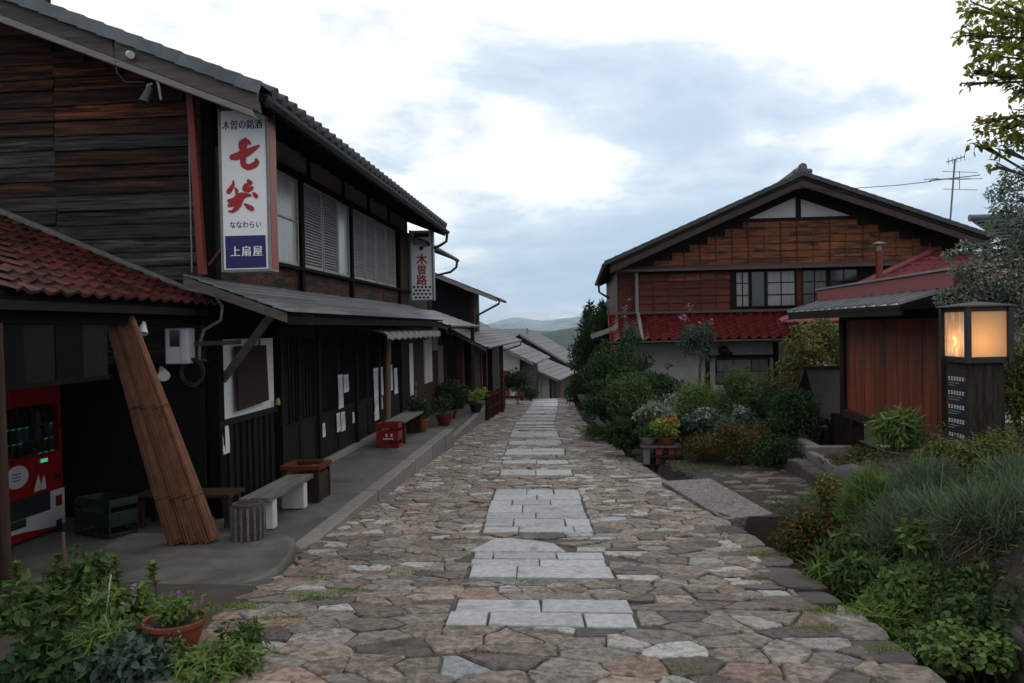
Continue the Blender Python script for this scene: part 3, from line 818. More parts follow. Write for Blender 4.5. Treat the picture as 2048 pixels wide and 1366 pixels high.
def brush(name, strokes, to_world, k, mat_, parent, nrm=(0, -1, 0)):
    """brush strokes as flat ribbons: strokes = lists of (x, y, half width) in sheet units, k = metres per unit"""
    mb = MB(); nrm = Vector(nrm)
    for si, st in enumerate(strokes):
        pts = []
        for i in range(len(st) - 1):
            p0 = st[max(0, i - 1)]; p1 = st[i]; p2 = st[i + 1]; p3 = st[min(len(st) - 1, i + 2)]
            for t in (0, 0.25, 0.5, 0.75):
                pts.append(tuple(0.5 * (2 * b + (c_ - a) * t + (2 * a - 5 * b + 4 * c_ - d) * t * t + (3 * b - a - 3 * c_ + d) * t ** 3) for a, b, c_, d in zip(p0, p1, p2, p3)))
        pts.append(st[-1])
        W = [to_world(p[0], p[1]) - nrm * 0 + nrm * (0.0035 + 0.0008 * si) for p in pts]
        vs = []
        for i, w in enumerate(W):
            d = (W[min(i + 1, len(W) - 1)] - W[max(i - 1, 0)]).normalized()
            s_ = d.cross(nrm).normalized()
            hw = pts[i][2] * k * (1 + 0.06 * math.sin(i * 2.3 + si))
            vs += [w + s_ * hw, w - s_ * hw]
        fs = [(2 * i, 2 * i + 1, 2 * i + 3, 2 * i + 2) for i in range(len(W) - 1)]
        for end, dirn in ((0, -1), (len(W) - 1, 1)):
            d = (W[end] - W[end - 1] if end else W[0] - W[1]).normalized()
            s_ = d.cross(nrm).normalized(); hw = pts[end][2] * k
            base = len(vs); a0 = [W[end] + (s_ * math.cos(math.pi * q / 6) + d * math.sin(math.pi * q / 6)) * hw for q in range(7)]
            vs += a0; fs.append(tuple(range(base, base + 7)))
        mb.add(vs, fs)
    return mb.build(name, mat_, parent)
def board_row(parent, name, X0, X1, Y, z, h, mat_, proud=0.022, tilt=0.0):
    """one overlapping clapboard on a wall whose outside looks along -Y"""
    mb = MB()
    y0 = Y
    mb.prism([(X0, y0 - proud, z), (X0, y0 - proud - 0.002, z + 0.012), (X0, y0 - 0.004, z + h + 0.01), (X0, y0, z + h + 0.01), (X0, y0, z)], (X1 - X0, 0, tilt))
    return mb.build(name, mat_, parent)

# ------------------------------------------------------------------ pantile meshes
def pantile(name, w, l, mat_, rise=0.045, th=0.018, lip=0.03):
    """one wavy roof tile, x across, y down the slope, z up; lower end lifted by the tile below"""
    prof = [(-0.5, 0.30), (-0.38, 0.55), (-0.22, 0.98), (-0.06, 0.60), (0.10, 0.14), (0.30, 0.0), (0.46, 0.16), (0.54, 0.36)]
    mb = MB(); vs = []
    for yy, dz in ((0.0, 0.004), (l * 1.12, lip)):
        for px, pz in prof: vs.append((px * w, yy, pz * rise + dz))
    for px, pz in prof: vs.append((px * w, l * 1.12, pz * rise + lip - th - 0.006))
    n = len(prof)
    fs = [(i, i + n, i + n + 1, i + 1) for i in range(n - 1)] + [(n + i, 2 * n + i, 2 * n + i + 1, n + i + 1) for i in range(n - 1)]
    mb.add(vs, fs)
    me = mb.mesh(name, mat_)
    me.polygons.foreach_set('use_smooth', [len(p.vertices) == 4 and i < n - 1 for i, p in enumerate(me.polygons)])
    me.set_sharp_from_angle(angle=rad(50))
    return me
TR = random.Random(11)
def tile_roof(parent, me, O, A, D, N, ncol, nrow, w, l, keep=None, name='tile', j=1.0):
    A, D, N, O = Vector(A).normalized(), Vector(D).normalized(), Vector(N).normalized(), Vector(O)
    k = 0
    for r in range(nrow):
        for c in range(ncol):
            o = O + A * ((c + 0.5) * w) + D * (r * l)
            if keep and not keep(o): continue
            jit = Matrix.Rotation(TR.uniform(-0.018, 0.018) * j, 4, 'Z') @ Matrix.Rotation(TR.uniform(-0.02, 0.02) * j, 4, 'Y')
            inst(name, me, frame(o + N * (TR.uniform(0, 0.006) * j), A, D, N) @ jit, parent); k += 1
    return k
def in_view(p, m=70):
    if p[1] < 0.3: return False
    u, v = proj(p)
    return -m < u < 2048 + m and -m < v < 1366 + m

# ------------------------------------------------------------------ the big timber house on the left
XW = -3.8                       # street wall
Y0, Y1 = 8.15, 17.8             # gable walls
def zt(x): return 2.35 + 0.407 * (-2.94 - x)      # top of the roof tiles
H1 = thing('timber_house', 'large dark two-storey timber shop house under a grey tiled gable roof', 'house', (-7, 13, -1.95))
sl = Vector((1, 0, -0.407)).normalized(); nu = Vector((0.407, 0, 1)).normalized()
RX = -8.6
# roof: deck, battens of tiles, verge and eave tiles
roof = MB()
roof.prism([(-2.98, 7.46, zt(-2.98) - 0.16), (RX, 7.46, zt(RX) - 0.16), (RX, 7.46, zt(RX) - 0.10), (-2.98, 7.46, zt(-2.98) - 0.10)], (0, 18.2 - 7.46, 0))
roof.prism([(RX, 7.46, zt(RX) - 0.16), (-14.3, 7.46, zt(-2.98) - 0.16), (-14.3, 7.46, zt(-2.98) - 0.10), (RX, 7.46, zt(RX) - 0.10)], (0, 18.2 - 7.46, 0))
roof = roof.build('roof', M['dark'], H1)
# wavy tile field (seen only from its edges)
mb = MB(); nw = 160; vs = []
for i in range(nw + 1):
    y = 7.62 + (18.2 - 7.62) * i / nw
    hz = 0.022 * math.cos(i * 2 * math.pi / 4)
    for x in (-3.05, RX): vs.append((x, y, zt(x) - 0.045 + hz))
mb.add(vs, [(2 * i, 2 * i + 1, 2 * i + 3, 2 * i + 2) for i in range(nw)])
mb.build('tile_field', M['tile_dark'], roof)
MB().tube([(RX, 7.45, zt(RX) + 0.06), (RX, 18.2, zt(RX) + 0.06)], 0.14, 10).build('ridge_tile', M['tile_dark'], roof)
# verge tiles with a hanging side flap, each lapping the next
mb = MB()
mb.box(-0.02, 0.25, -0.02, 0.22, -0.012, 0.018); mb.box(-0.02, 0.012, -0.02, 0.22, -0.10, -0.0125)
verge = mb.mesh('verge_tile', M['tile_grey'])
Ay, Dn = Vector((0, 1, 0)), sl
Nn = Ay.cross(Dn).normalized() * 1.0
if Nn.z < 0: Nn = -Nn
for k in range(29):
    o = Vector((RX + 0.02, 7.40, zt(RX) - 0.012)) + sl * (0.209 * k) + Vector((0, 0, 0.004))
    inst('verge_tile', verge, frame(o, Ay, Dn, Nn) @ Matrix.Rotation(rad(3.2), 4, 'X'), roof)
# eave tiles with round ends
mb = MB()
mb.tube([(0, -0.30, 0.03), (0, 0.0, 0.03)], 0.07, 10)
mb.box(-0.135, 0.135, -0.30, 0.0, -0.035, -0.012)
mb.box(-0.12, 0.12, -0.025, 0.0, -0.075, -0.0345)
eave = mb.mesh('eave_tile', M['tile_dark'], smooth=True)
for k in range(39):
    o = Vector((-2.95, 7.72 + 0.27 * k, zt(-2.95) - 0.03))
    inst('eave_tile', eave, frame(o, Ay, sl, nu), roof)
# bargeboards on the near gable
def slope_board(name, x0, x1, dz0, dz1, y0, y1, m_, parent):
    mb = MB()
    mb.prism([(x0, y0, zt(x0) + dz0), (x1, y0, zt(x1) + dz0), (x1 - 0.02, y0, zt(x1) + dz1), (x0, y0, zt(x0) + dz1)], (0, y1 - y0, 0))
    return mb.build(name, m_, parent, bevel=0.008)
slope_board('bargeboard', RX, -4.42, -0.265, -0.075, 7.435, 7.50, M['barge'], roof)
slope_board('bargeboard', -4.415, -2.99, -0.265, -0.075, 7.425, 7.50, M['barge'], roof)
slope_board('barge_batten', RX, -3.03, -0.335, -0.262, 7.415, 7.49, M['barge_light'], roof)
slope_board('bargeboard', -14.3, RX, -0.0, 0.0001, 7.44, 7.50, M['barge'], roof) if False else None
MB().tube([PY(258, 108, 7.40), PY(262, 110, 7.36)], 0.035, 10).build('insulator', M['white'], H1)
# rafters under the eave, fascia, gutter and its brackets
for k in range(24):
    y = 7.75 + 0.45 * k
    MB().prism([(-3.0, y, zt(-3.0) - 0.235), (-3.0, y, zt(-3.0) - 0.165), (-4.0, y, zt(-4.0) - 0.165), (-4.0, y, zt(-4.0) - 0.235)], (0, 0.055, 0)).build('rafter', M['dark'], roof)
bx('fascia', M['dark'], roof, -2.985, -2.955, 7.5, 18.2, zt(-2.97) - 0.19, zt(-2.97) - 0.10)
mb = MB()
gp = [(-2.945 + 0.055 * math.cos(a), 2.245 + 0.055 * math.sin(a)) for a in [math.pi + math.pi * i / 8 for i in range(9)]]
mb.prism([(x, 7.55, z) for x, z in gp] + [(x * 1.0 + (0.006 if x < -2.945 else -0.006), 7.55, z + 0.004) for x, z in gp[::-1]], (0, 10.65, 0.0))
mb.build('gutter', M['gutter'], roof, smooth=True)
MB().tube([(-2.94, 18.1, 2.2), (-2.96, 18.1, 2.02), (-3.1, 18.1, 1.93), (-3.80, 18.05, 1.66), (-3.86, 18.05, 1.5), (-3.86, 18.05, 0.6)], 0.032, 8).build('downpipe', M['gutter'], roof, smooth=True)

# gable wall of old planks
wall = MB()
wall.prism([(-3.86, Y0 + 0.03, ZP), (-3.86, Y0 + 0.03, zt(-3.86) - 0.18), (RX, Y0 + 0.03, zt(RX) - 0.18), (-13.4, Y0 + 0.03, zt(-3.86) - 0.18), (-13.4, Y0 + 0.03, ZP)], (0, 0.1, 0))
wall = wall.build('gable_wall', M['black'], H1)
PR = random.Random(5)
z = -0.30; h = 0.152
while z < 4.2:
    hh = h * PR.uniform(0.9, 1.1)
    xr_ = -3.88
    if z + hh > zt(-3.88) - 0.2: xr_ = -2.94 - (z + hh + 0.2 - 2.35) / 0.407
    cuts = [xr_, -5.55 + PR.choice([0, 0, 0, 0.02]), -7.5 + PR.uniform(-0.3, 0.3), -9.6]
    for a, b in zip(cuts[:-1], cuts[1:]):
        if b >= a - 0.1: continue
        zz_ = z + hh / 2
        if zz_ > 2.2: k_ = PR.choice(['plank_red', 'plank_mid'])
        elif zz_ > 1.3: k_ = PR.choice(['plank_red', 'plank_mid', 'plank_grey', 'plank_mid']) if a > -4 else PR.choice(['plank_mid', 'plank_grey', 'plank_grey'])
        else: k_ = 'plank_grey'
        board_row(wall, 'plank', b + 0.003, a - 0.003, Y0 + 0.028, z, hh, M[k_], 0.028 + PR.uniform(-0.010, 0.010), PR.uniform(-0.016, 0.016))
    z += hh
bx('corner_post', M['dark'], H1, -3.92, XW + 0.015, Y0 - 0.01, Y0 + 0.12, ZP, 2.52, bevel=0.01)
# red steel post and cable beside the sign
MB().prism([(-3.80, 7.76, 0.60), (-3.73, 7.76, 0.60), (-3.81, 7.76, 2.45), (-3.88, 7.76, 2.45)], (0, 0.07, 0)).build('sign_post', M['redpost'], H1, bevel=0.006)
MB().tube([PY(378, 200, 8.08), PY(379, 330, 8.08), PY(384, 545, 8.08)], 0.008, 6).build('conduit', M['steel'], H1)
bx('end_panel', M['brown'], H1, -3.72, -3.60, 8.05, 8.09, 0.85, 1.95, bevel=0.005)
MB().beam(PY(418, 530, 8.0), PY(447, 490, 8.0), 0.02, 0.02).build('sign_brace', M['redpost'], H1)
# old spotlight and its wire under the verge
lt = thing('spotlight', 'small rusted spotlight with a loose wire under the gable eave', 'lamp', PY(300, 150, 7.45))
MB().tube([PY(312, 150, 7.46), PY(318, 175, 7.42), PY(322, 200, 7.40)], 0.012, 6).build('bracket', M['steel'], lt)
MB().tube([PY(300, 175, 7.42), PY(288, 205, 7.38)], [0.03, 0.055], 12).build('lamp_shade', M['iron'], lt, smooth=True)
MB().tube([PY(305, 168, 7.42), PY(296, 170, 7.4), PY(292, 182, 7.4)], 0.012, 6).build('bracket', M['steel'], lt)
MB().tube([PY(230, 118, 7.42), PY(234, 145, 7.42), PY(250, 164, 7.42), PY(290, 165, 7.42)], 0.006, 6).build('wire', M['gutter'], lt)

# street wall, upper floor
fw = bx('street_wall', M['dark'], H1, XW - 0.10, XW - 0.06, Y0 + 0.13, Y1, ZP, 2.58)
def Yf(px): return PX(px, 560, XW).y
panel_edges = [Yf(548), Yf(622), Yf(690), Yf(740), Yf(780), Y1 - 0.1]
yy0 = Y0 + 0.2
for k, ye in enumerate([Yf(548)] + panel_edges[1:]):
    bx('plaster_panel', M['plaster_dim'], fw, XW - 0.06, XW - 0.012, yy0 + 0.04, ye - 0.04, 2.20, 2.50)
    bx('stud', M['dark'], fw, XW - 0.06, XW + 0.02, ye - 0.04, ye + 0.04, 2.18, 2.56, bevel=0.004)
    yy0 = ye
bx('lintel', M['dark'], fw, XW - 0.06, XW + 0.045, Y0 + 0.13, Y1, 2.09, 2.185, bevel=0.006)
bx('window_sill', M['dark'], fw, XW - 0.06, XW + 0.07, Y0 + 0.13, Y1, 0.845, 0.895, bevel=0.006)
for k in range(4):
    bx('sill_board', M['plank_mid'], fw, XW - 0.06, XW - 0.01 + 0.006 * (k % 2), Y0 + 0.14 + k * 2.41, Y0 + 0.14 + (k + 1) * 2.41 - 0.012, 0.50, 0.843)
def slide_window(y0, y1, z0, z1, parent, X, split=True, pm='curtain'):
    w = bx('window', M['shutter'], parent, X - 0.03, X - 0.005, y0, y1, z0, z1) if False else None
    fr = MB()
    t = 0.035
    fr.box(X - 0.03, X + 0.012, y0, y0 + t, z0, z1); fr.box(X - 0.03, X + 0.012, y1 - t, y1, z0, z1)
    fr.box(X - 0.03, X + 0.010, y0 + t, y1 - t, z0, z0 + t); fr.box(X - 0.03, X + 0.010, y0 + t, y1 - t, z1 - t, z1)
    if split:
        ym = (y0 + y1) / 2
        fr.box(X - 0.03, X + 0.008, ym - 0.02, ym + 0.02, z0 + t, z1 - t)
        zm = z0 + (z1 - z0) * 0.52
        fr.box(X - 0.03, X + 0.006, y0 + t, ym - 0.02, zm - 0.012, zm + 0.012); fr.box(X - 0.03, X + 0.006, ym + 0.02, y1 - t, zm - 0.012, zm + 0.012)
    f = fr.build('window', M['shutter'], parent)
    bx('pane', M['curtain_light'], f, X - 0.024, X - 0.016, y0 + 0.02, y1 - 0.02, z0 + 0.02, z1 - 0.02)
    return f
def louvre(y0, y1, z0, z1, parent, X):
    n = int((z1 - z0) / 0.042)
    fr = MB(); t = 0.028
    fr.box(X - 0.03, X + 0.02, y0, y0 + t, z0, z1); fr.box(X - 0.03, X + 0.02, y1 - t, y1, z0, z1)
    fr.box(X - 0.03, X + 0.019, y0 + t, y1 - t, z0, z0 + t); fr.box(X - 0.03, X + 0.019, y0 + t, y1 - t, z1 - t, z1)
    fr.box(X - 0.03, X - 0.02, y0 + t, y1 - t, z0 + t, z1 - t)
    f = fr.build('shutter', M['shutter'], parent)
    sm = MB(); sm.prism([(-0.018, 0, 0.0), (0.016, 0, -0.006), (0.016, 0, 0.002), (-0.016, 0, 0.030), (-0.018, 0, 0.030)], (0, y1 - y0 - 2 * t, 0))
    sme = sm.mesh('slat', M['shutter'])
    for k in range(n - 1):
        inst('slat', sme, Matrix.Translation((X, y0 + t, z0 + t + 0.008 + k * (z1 - z0 - 2 * t - 0.01) / (n - 1))), f)
    return f
zw0, zw1 = 0.90, 2.085
slide_window(Y0 + 0.25, Yf(598), zw0, zw1, H1, XW)
for a, b in [(606, 643), (645, 674), (706, 728), (730, 750), (752, 770), (772, 789)]:
    louvre(Yf(a), Yf(b), zw0, zw1, H1, XW + 0.01)
slide_window(Yf(677), Yf(699), zw0, zw1, H1, XW, False)
for p in (602, 702, 797): bx('post', M['dark'], H1, XW - 0.06, XW + 0.05, Yf(p) - 0.06, Yf(p) + 0.06, 0.5, 2.2, bevel=0.006)
bx('far_wall_strip', M['brown'], H1, XW - 0.06, XW, Yf(802), Y1, 0.90, 2.09)

# metal canopy over the pavement, laid in lapping courses
can = MB()
can.prism([(XW - 0.05, 7.62, 0.50), (XW - 0.05, 7.62, 0.58), (-2.98, 7.98, 0.235), (-2.98, 7.98, 0.19)], (0.0, 0.001, 0))
CN = thing  # keep name short below
canopy = MB().add([(XW - 0.06, 7.60, 0.585), (-2.97, 7.97, 0.215), (-2.97, 17.45, 0.215), (XW - 0.06, 17.75, 0.585),
                   (XW - 0.06, 7.60, 0.56), (-2.97, 7.97, 0.19), (-2.97, 17.45, 0.19), (XW - 0.06, 17.75, 0.56)],
                  [(0, 1, 2, 3), (7, 6, 5, 4), (0, 4, 5, 1), (1, 5, 6, 2), (2, 6, 7, 3), (3, 7, 4, 0)]).build('canopy', M['dark'], H1)
NC = 7
for k in range(NC):
    t0, t1 = k / NC, (k + 1.12) / NC
    x0 = XW - 0.06 + (-2.96 - XW + 0.06) * t0; x1 = XW - 0.06 + (-2.95 - XW + 0.06) * min(1.03, t1)
    z0 = 0.59 - 0.372 * t0 + 0.004; z1 = 0.59 - 0.372 * min(1.03, t1) + 0.016
    ya, yb = 7.60 + 0.37 * t0 - 0.02, 7.60 + 0.37 * min(1, t1) - 0.02
    segs = [0, 0.24 + 0.03 * (k % 3), 0.52 + 0.04 * (k % 2), 0.78 - 0.02 * (k % 3), 1]
    for a, b in zip(segs[:-1], segs[1:]):
        def yy(t, s): return (ya if s == 0 else yb) * (1 - t) + (17.75 - 0.3 * (t0 if s == 0 else t1)) * t
        mb = MB()
        q = [(x0, yy(a, 0) + 0.004, z0), (x1, yy(a, 1) + 0.004, z1), (x1, yy(b, 1) - 0.004, z1), (x0, yy(b, 0) - 0.004, z0)]
        mb.add(q + [(p[0], p[1], p[2] - 0.011) for p in q], [(0, 1, 2, 3), (7, 6, 5, 4), (0, 4, 5, 1), (1, 5, 6, 2), (2, 6, 7, 3), (3, 7, 4, 0)])
        mb.build('roof_sheet', M['roof_metal'], canopy)
MB().prism([(XW - 0.06, 7.575, 0.48), (-2.965, 7.94, 0.105), (-2.965, 7.94, 0.20), (XW - 0.06, 7.575, 0.575)], (0, 0.028, 0)).build('canopy_board', M['barge'], canopy)
MB().beam((-3.0, 7.99, 0.13), (-3.0, 17.45, 0.13), 0.05, 0.09).build('canopy_beam', M['dark'], canopy)
MB().beam((XW - 0.02, 8.30, -0.50), (-3.18, 8.12, 0.20), 0.05, 0.07).build('canopy_strut', M['barge'], canopy)
MB().beam(PX(388, 688, -3.82), PX(482, 684, -3.45), 0.03, 0.045).build('canopy_arm', M['brown'], canopy)
MB().beam((XW, 12.6, -0.55), (-3.1, 12.55, 0.13), 0.045, 0.05).build('canopy_strut', M['dark'], canopy)

# street wall, ground floor
gz = ZP
mb = bx('white_panel', M['whiteboard'], H1, XW - 0.055, XW - 0.01, 8.20, 9.72, -0.92, -0.06)
MB().prism([PX(468, 693, XW + 0.03), PX(527, 690, XW + 0.03), PX(533, 800, XW + 0.03), PX(472, 822, XW + 0.03)], (0.035, 0, 0)).build('hanging_board', M['brown'], H1, bevel=0.004)
MB().tube([PX(519, 676, XW + 0.02), PX(519, 700, XW + 0.04)], 0.008, 6).build('hook', M['iron'], H1)
n = 9
for k in range(n):
    w = (9.72 - 8.2) / n
    bx('wall_board', M['black'], fw, XW - 0.055, XW - 0.015 + 0.008 * (k % 2), 8.2 + k * w + 0.003, 8.2 + (k + 1) * w - 0.003, ZP, -0.985)
    bx('cover_strip', M['black'], fw, XW - 0.02, XW + 0.012, 8.2 + k * w - 0.014, 8.2 + k * w + 0.014, ZP, -0.99)
bx('panel_rail', M['black'], fw, XW - 0.055, XW + 0.02, 8.15, 9.75, -0.985, -0.925)
for p in (555, 630, 706, 752, 797): bx('post', M['black'], H1, XW - 0.06, XW + 0.045, Yf(p) - 0.06, Yf(p) + 0.06, ZP, 0.5, bevel=0.006)
bx('plinth', M['kerb'], H1, XW - 0.09, XW + 0.09, 9.8, Y1, ZP - 0.02, ZP + 0.07, bevel=0.012)
bx('ground_rail', M['black'], fw, XW - 0.055, XW + 0.03, 9.78, Y1, -0.02, 0.08)
def lattice_door(y0, y1, z0, z1, parent):
    fr = MB(); t = 0.05
    X = XW - 0.01
    zm = z0 + 0.62
    fr.box(X - 0.02, X + 0.018, y0, y0 + t, z0, z1); fr.box(X - 0.02, X + 0.018, y1 - t, y1, z0, z1)
    for zz_ in (z0, zm, z1 - t): fr.box(X - 0.02, X + 0.016, y0 + t, y1 - t, zz_, zz_ + t)
    nb = max(3, int((y1 - y0) / 0.11))
    f = fr.build('door', M['black'], parent)
    for k in range(1, nb):
        yk = y0 + (y1 - y0) * k / nb
        bx('bar', M['black'], f, X - 0.015, X + 0.012, yk - 0.009, yk + 0.009, zm + t, z1 - t)
    bx('pane', M['pane_dark'], f, X - 0.016, X - 0.010, y0 + t, y1 - t, zm + t, z1 - t)
    bx('door_panel', M['black'], f, X - 0.016, X + 0.004, y0 + t, y1 - t, z0 + t, zm)
spans = [Yf(555), Yf(630), Yf(706), Yf(752), Yf(797)]
for a, b in zip(spans[:-1], spans[1:]):
    m_ = (a + b) / 2
    lattice_door(a + 0.07, m_ - 0.01, ZP + 0.075, -0.03, H1); lattice_door(m_ + 0.01, b - 0.07, ZP + 0.075, -0.03, H1)
bx('wall_board', M['black'], fw, XW - 0.055, XW - 0.01, Yf(800), Y1, ZP, 0.5)
for a, b, m_ in [(588, 606, 'brown'), (612, 626, 'plaster_dim')]:
    bx('vent_panel', M[m_], H1, XW - 0.055, XW + 0.005, Yf(a), Yf(b), 0.10, 0.32)
MB().tube([PX(775, 838, -3.35), PX(776, 655, -3.35)], 0.055, 12).build('awning_post', M['post'], H1, smooth=True)
# papers pinned to the front
PAPERS = [((443, 853), (458, 905), 'blank sheet on the boards below the white panel'), ((675, 750), (686, 815), 'tall paper strip with writing on the lattice door'),
          ((686, 750), (697, 783), 'short grey paper beside the tall strip on the door'), ((672, 827), (680, 862), 'left one of two small sheets low on the lattice door'),
          ((681, 825), (690, 860), 'right one of two small sheets low on the lattice door'), ((642, 848), (650, 873), 'small sheet low on the door nearest the wooden planter'),
          ((746, 737), (766, 790), 'large white notice beside the round awning post'), ((748, 797), (757, 822), 'small notice under the large white one'),
          ((759, 795), (765, 818), 'narrow slip under the large white notice'), ((748, 826), (758, 838), 'lowest little note beside the awning post'),
          ((780, 730), (785, 780), 'narrow paper strip just behind the awning post'), ((787, 737), (795, 786), 'written paper strip between awning post and doorway'), ((704, 825), (708, 845), 'tiny slip on the dark door post')]
ptx = random.Random(2)
for a, b, lab in PAPERS:
    X = XW + (0.006 if lab.startswith('blank') else 0.05 if 'post' in lab and 'tiny' in lab else 0.012)
    p, q = PX(a[0], a[1], X), PX(b[0], b[1], X)
    pp = thing('notice_paper', lab if len(lab.split()) > 3 else 'paper ' + lab, 'paper', (X, (p.y + q.y) / 2, min(p.z, q.z)), group='papers pinned to the shop front')
    ys_, ye_ = p.y, q.y
    mb = MB()
    vs = []; nn = 4
    for i in range(nn + 1):
        for j in range(nn + 1):
            vs.append((X + 0.008 + 0.004 * math.sin(i * 1.7 + j), ys_ + (ye_ - ys_) * i / nn, q.z + (p.z - q.z) * j / nn))
    mb.add(vs, [(i * 5 + j, (i + 1) * 5 + j, (i + 1) * 5 + j + 1, i * 5 + j + 1) for i in range(nn) for j in range(nn)])
    mb.build('sheet', M['paper'], pp, smooth=True)
    if not lab.startswith('blank') and (ye_ - ys_) > 0.12:
        ink = MB(); nc = max(2, int((ye_ - ys_) / 0.07))
        for c in range(nc):
            yc = ys_ + (ye_ - ys_) * (c + 0.5) / nc
            zc = p.z - 0.04
            while zc > q.z + 0.05 + ptx.random() * 0.1:
                hh = ptx.uniform(0.015, 0.03)
                ink.add([(X + 0.0135, yc - 0.008, zc), (X + 0.0135, yc + 0.008, zc), (X + 0.0135, yc + 0.008, zc - hh), (X + 0.0135, yc - 0.008, zc - hh)], [(0, 1, 2, 3)])
                zc -= hh + 0.012
        if ink.f: ink.build('writing', M['ink_black'], pp)
# cloth awning with a scalloped edge
aw = MB(); vs = []; n = 72
ya, yb = 12.35, 17.2
for i in range(n + 1):
    y = ya + (yb - ya) * i / n
    sag = 0.015 * math.sin(i * 0.9)
    sc = 0.028 * abs(math.sin(i * math.pi / 2))
    for x, z_ in ((XW + 0.06, 0.10), (-3.4, 0.03 + sag), (-3.04, -0.03 + sag * 1.5), (-2.99, -0.055 + sag), (-2.985, -0.12 - sc + sag)): vs.append((x, y, z_))
aw.add(vs, [(i * 5 + j, i * 5 + j + 1, (i + 1) * 5 + j + 1, (i + 1) * 5 + j) for i in range(n) for j in range(4)])
aw.build('awning', M['cloth'], H1)
MB().beam((-3.02, ya, -0.065), (-3.02, yb, -0.065), 0.03, 0.03).build('awning_rod', M['iron'], H1)
MB().lathe([(0.0, 0), (0.03, 0.02), (0.03, 0.07), (0.012, 0.1)], PX(556, 812, XW + 0.05), 10).build('door_bell', M['gold'], H1, smooth=True)

# ------------------------------------------------------------------ sign boxes
SG = thing('sign_box', 'tall white box sign with red brush characters and a blue foot', 'sign', (-3.35, 8.05, 0.64))
YS = 7.90
x0, x1 = -3.60, -3.105
MB().box(x0, x1, YS + 0.004, YS + 0.20, 0.64, 2.27).build('casing', M['white'], SG, bevel=0.006)
for (a, b, c, d) in ((x0 - 0.012, x0 + 0.014, 0.63, 2.28), (x1 - 0.014, x1 + 0.012, 0.63, 2.28)): bx('frame_edge', M['steel'], SG, a, b, YS - 0.012, YS + 0.21, c, d, bevel=0.003)
bx('frame_edge', M['steel'], SG, x0 + 0.0145, x1 - 0.0145, YS - 0.012, YS + 0.21, 0.628, 0.655)
M['sign_face'] = mat('sign_face', (0.72, 0.73, 0.74), (0.68, 0.69, 0.70), rough=0.35, bump=0, rnd=0, dk=1.0)
M['sign_side'] = mat('sign_side_red', (0.34, 0.085, 0.07), (0.28, 0.07, 0.06), rough=0.5, bump=0, rnd=0)
bx('face', M['sign_face'], SG, x0 + 0.0145, x1 - 0.0145, YS - 0.002, YS + 0.003, 0.656, 2.26)
bx('side_strip', M['sign_side'], SG, x1 + 0.0125, x1 + 0.016, YS + 0.02, YS + 0.19, 0.66, 2.20)
yb_ = YS - 0.0045
q = [PY(450, 472, yb_), PY(531, 470, yb_), PY(533, 535, yb_), PY(452, 537, yb_)]
MB().add(q, [(3, 2, 1, 0)]).build('blue_field', M['ink_blue'], SG)
def zs1(ox, oy, s): return lambda x, y: PY(ox + x / s, oy + y / s, YS - 0.003)
S = 935 / 130.0
k1 = 7.9 / 1600 / S
brush('brush_character', [[(435, 495, 30), (405, 560, 72), (400, 650, 52), (405, 760, 46), (410, 850, 46), (470, 895, 44), (555, 870, 46), (600, 825, 42), (590, 785, 22)],
                          [(470, 520, 30), (500, 555, 24)], [(250, 750, 44), (330, 735, 58), (450, 690, 58), (545, 640, 42), (625, 590, 20)]],
      zs1(430, 210, S), k1, M['ink_red'], SG)
S2 = 987 / 130.0
k2 = 7.9 / 1600 / S2
def z2(x, y): return (x, y + (-170) * S2 * 0)
top = lambda pts: [(a, (b / S - 170) * S2 if False else (b / S - 170.0) * S2, w * S2 / S) for a, b, w in [(p[0] * S2 / S, p[1], p[2]) for p in pts]]
brush('brush_character', [top([(262, 1085, 8), (260, 1150, 26), (200, 1245, 40)]), top([(290, 1195, 14), (315, 1240, 28), (300, 1275, 14)]),
                          top([(480, 1090, 24), (520, 1125, 26), (440, 1160, 30), (425, 1215, 30), (480, 1220, 40), (535, 1190, 26)]), top([(555, 1265, 18), (590, 1310, 36)]),
                          [(215, 165, 28), (300, 150, 42), (390, 85, 46), (540, 80, 20)], [(215, 235, 26), (310, 195, 48), (400, 130, 40), (450, 110, 20)],
                          [(410, 60, 26), (385, 170, 44), (340, 260, 40), (265, 325, 24), (205, 320, 10)], [(455, 215, 14), (510, 255, 38), (565, 285, 38)]],
      lambda x, y: PY(430 + x / S2, 380 + y / S2, YS - 0.003), k2, M['ink_red'], SG)
rt = (PY(530, 500, YS) - PY(450, 502, YS)).normalized()
for q_ in (-1, 0, 1): text_mesh('lettering', '木曽の銘酒', M['ink_blue'], SG, PY(484, 249, YS - 0.004 - 0.0004 * q_) + rt * (0.0022 * q_), 0.095, rt, squeeze=0.83)
text_mesh('lettering', 'ななわらい', M['ink_black'], SG, PY(491, 449, YS - 0.004), 0.066, rt, bold=0.012, squeeze=0.9)
for q_ in (-1, 0, 1): text_mesh('lettering', '上扇屋', M['sign_face'], SG, PY(493, 502, YS - 0.0065 - 0.0004 * q_) + rt * (0.003 * q_), 0.105, rt, squeeze=0.92, spacing=1.25)

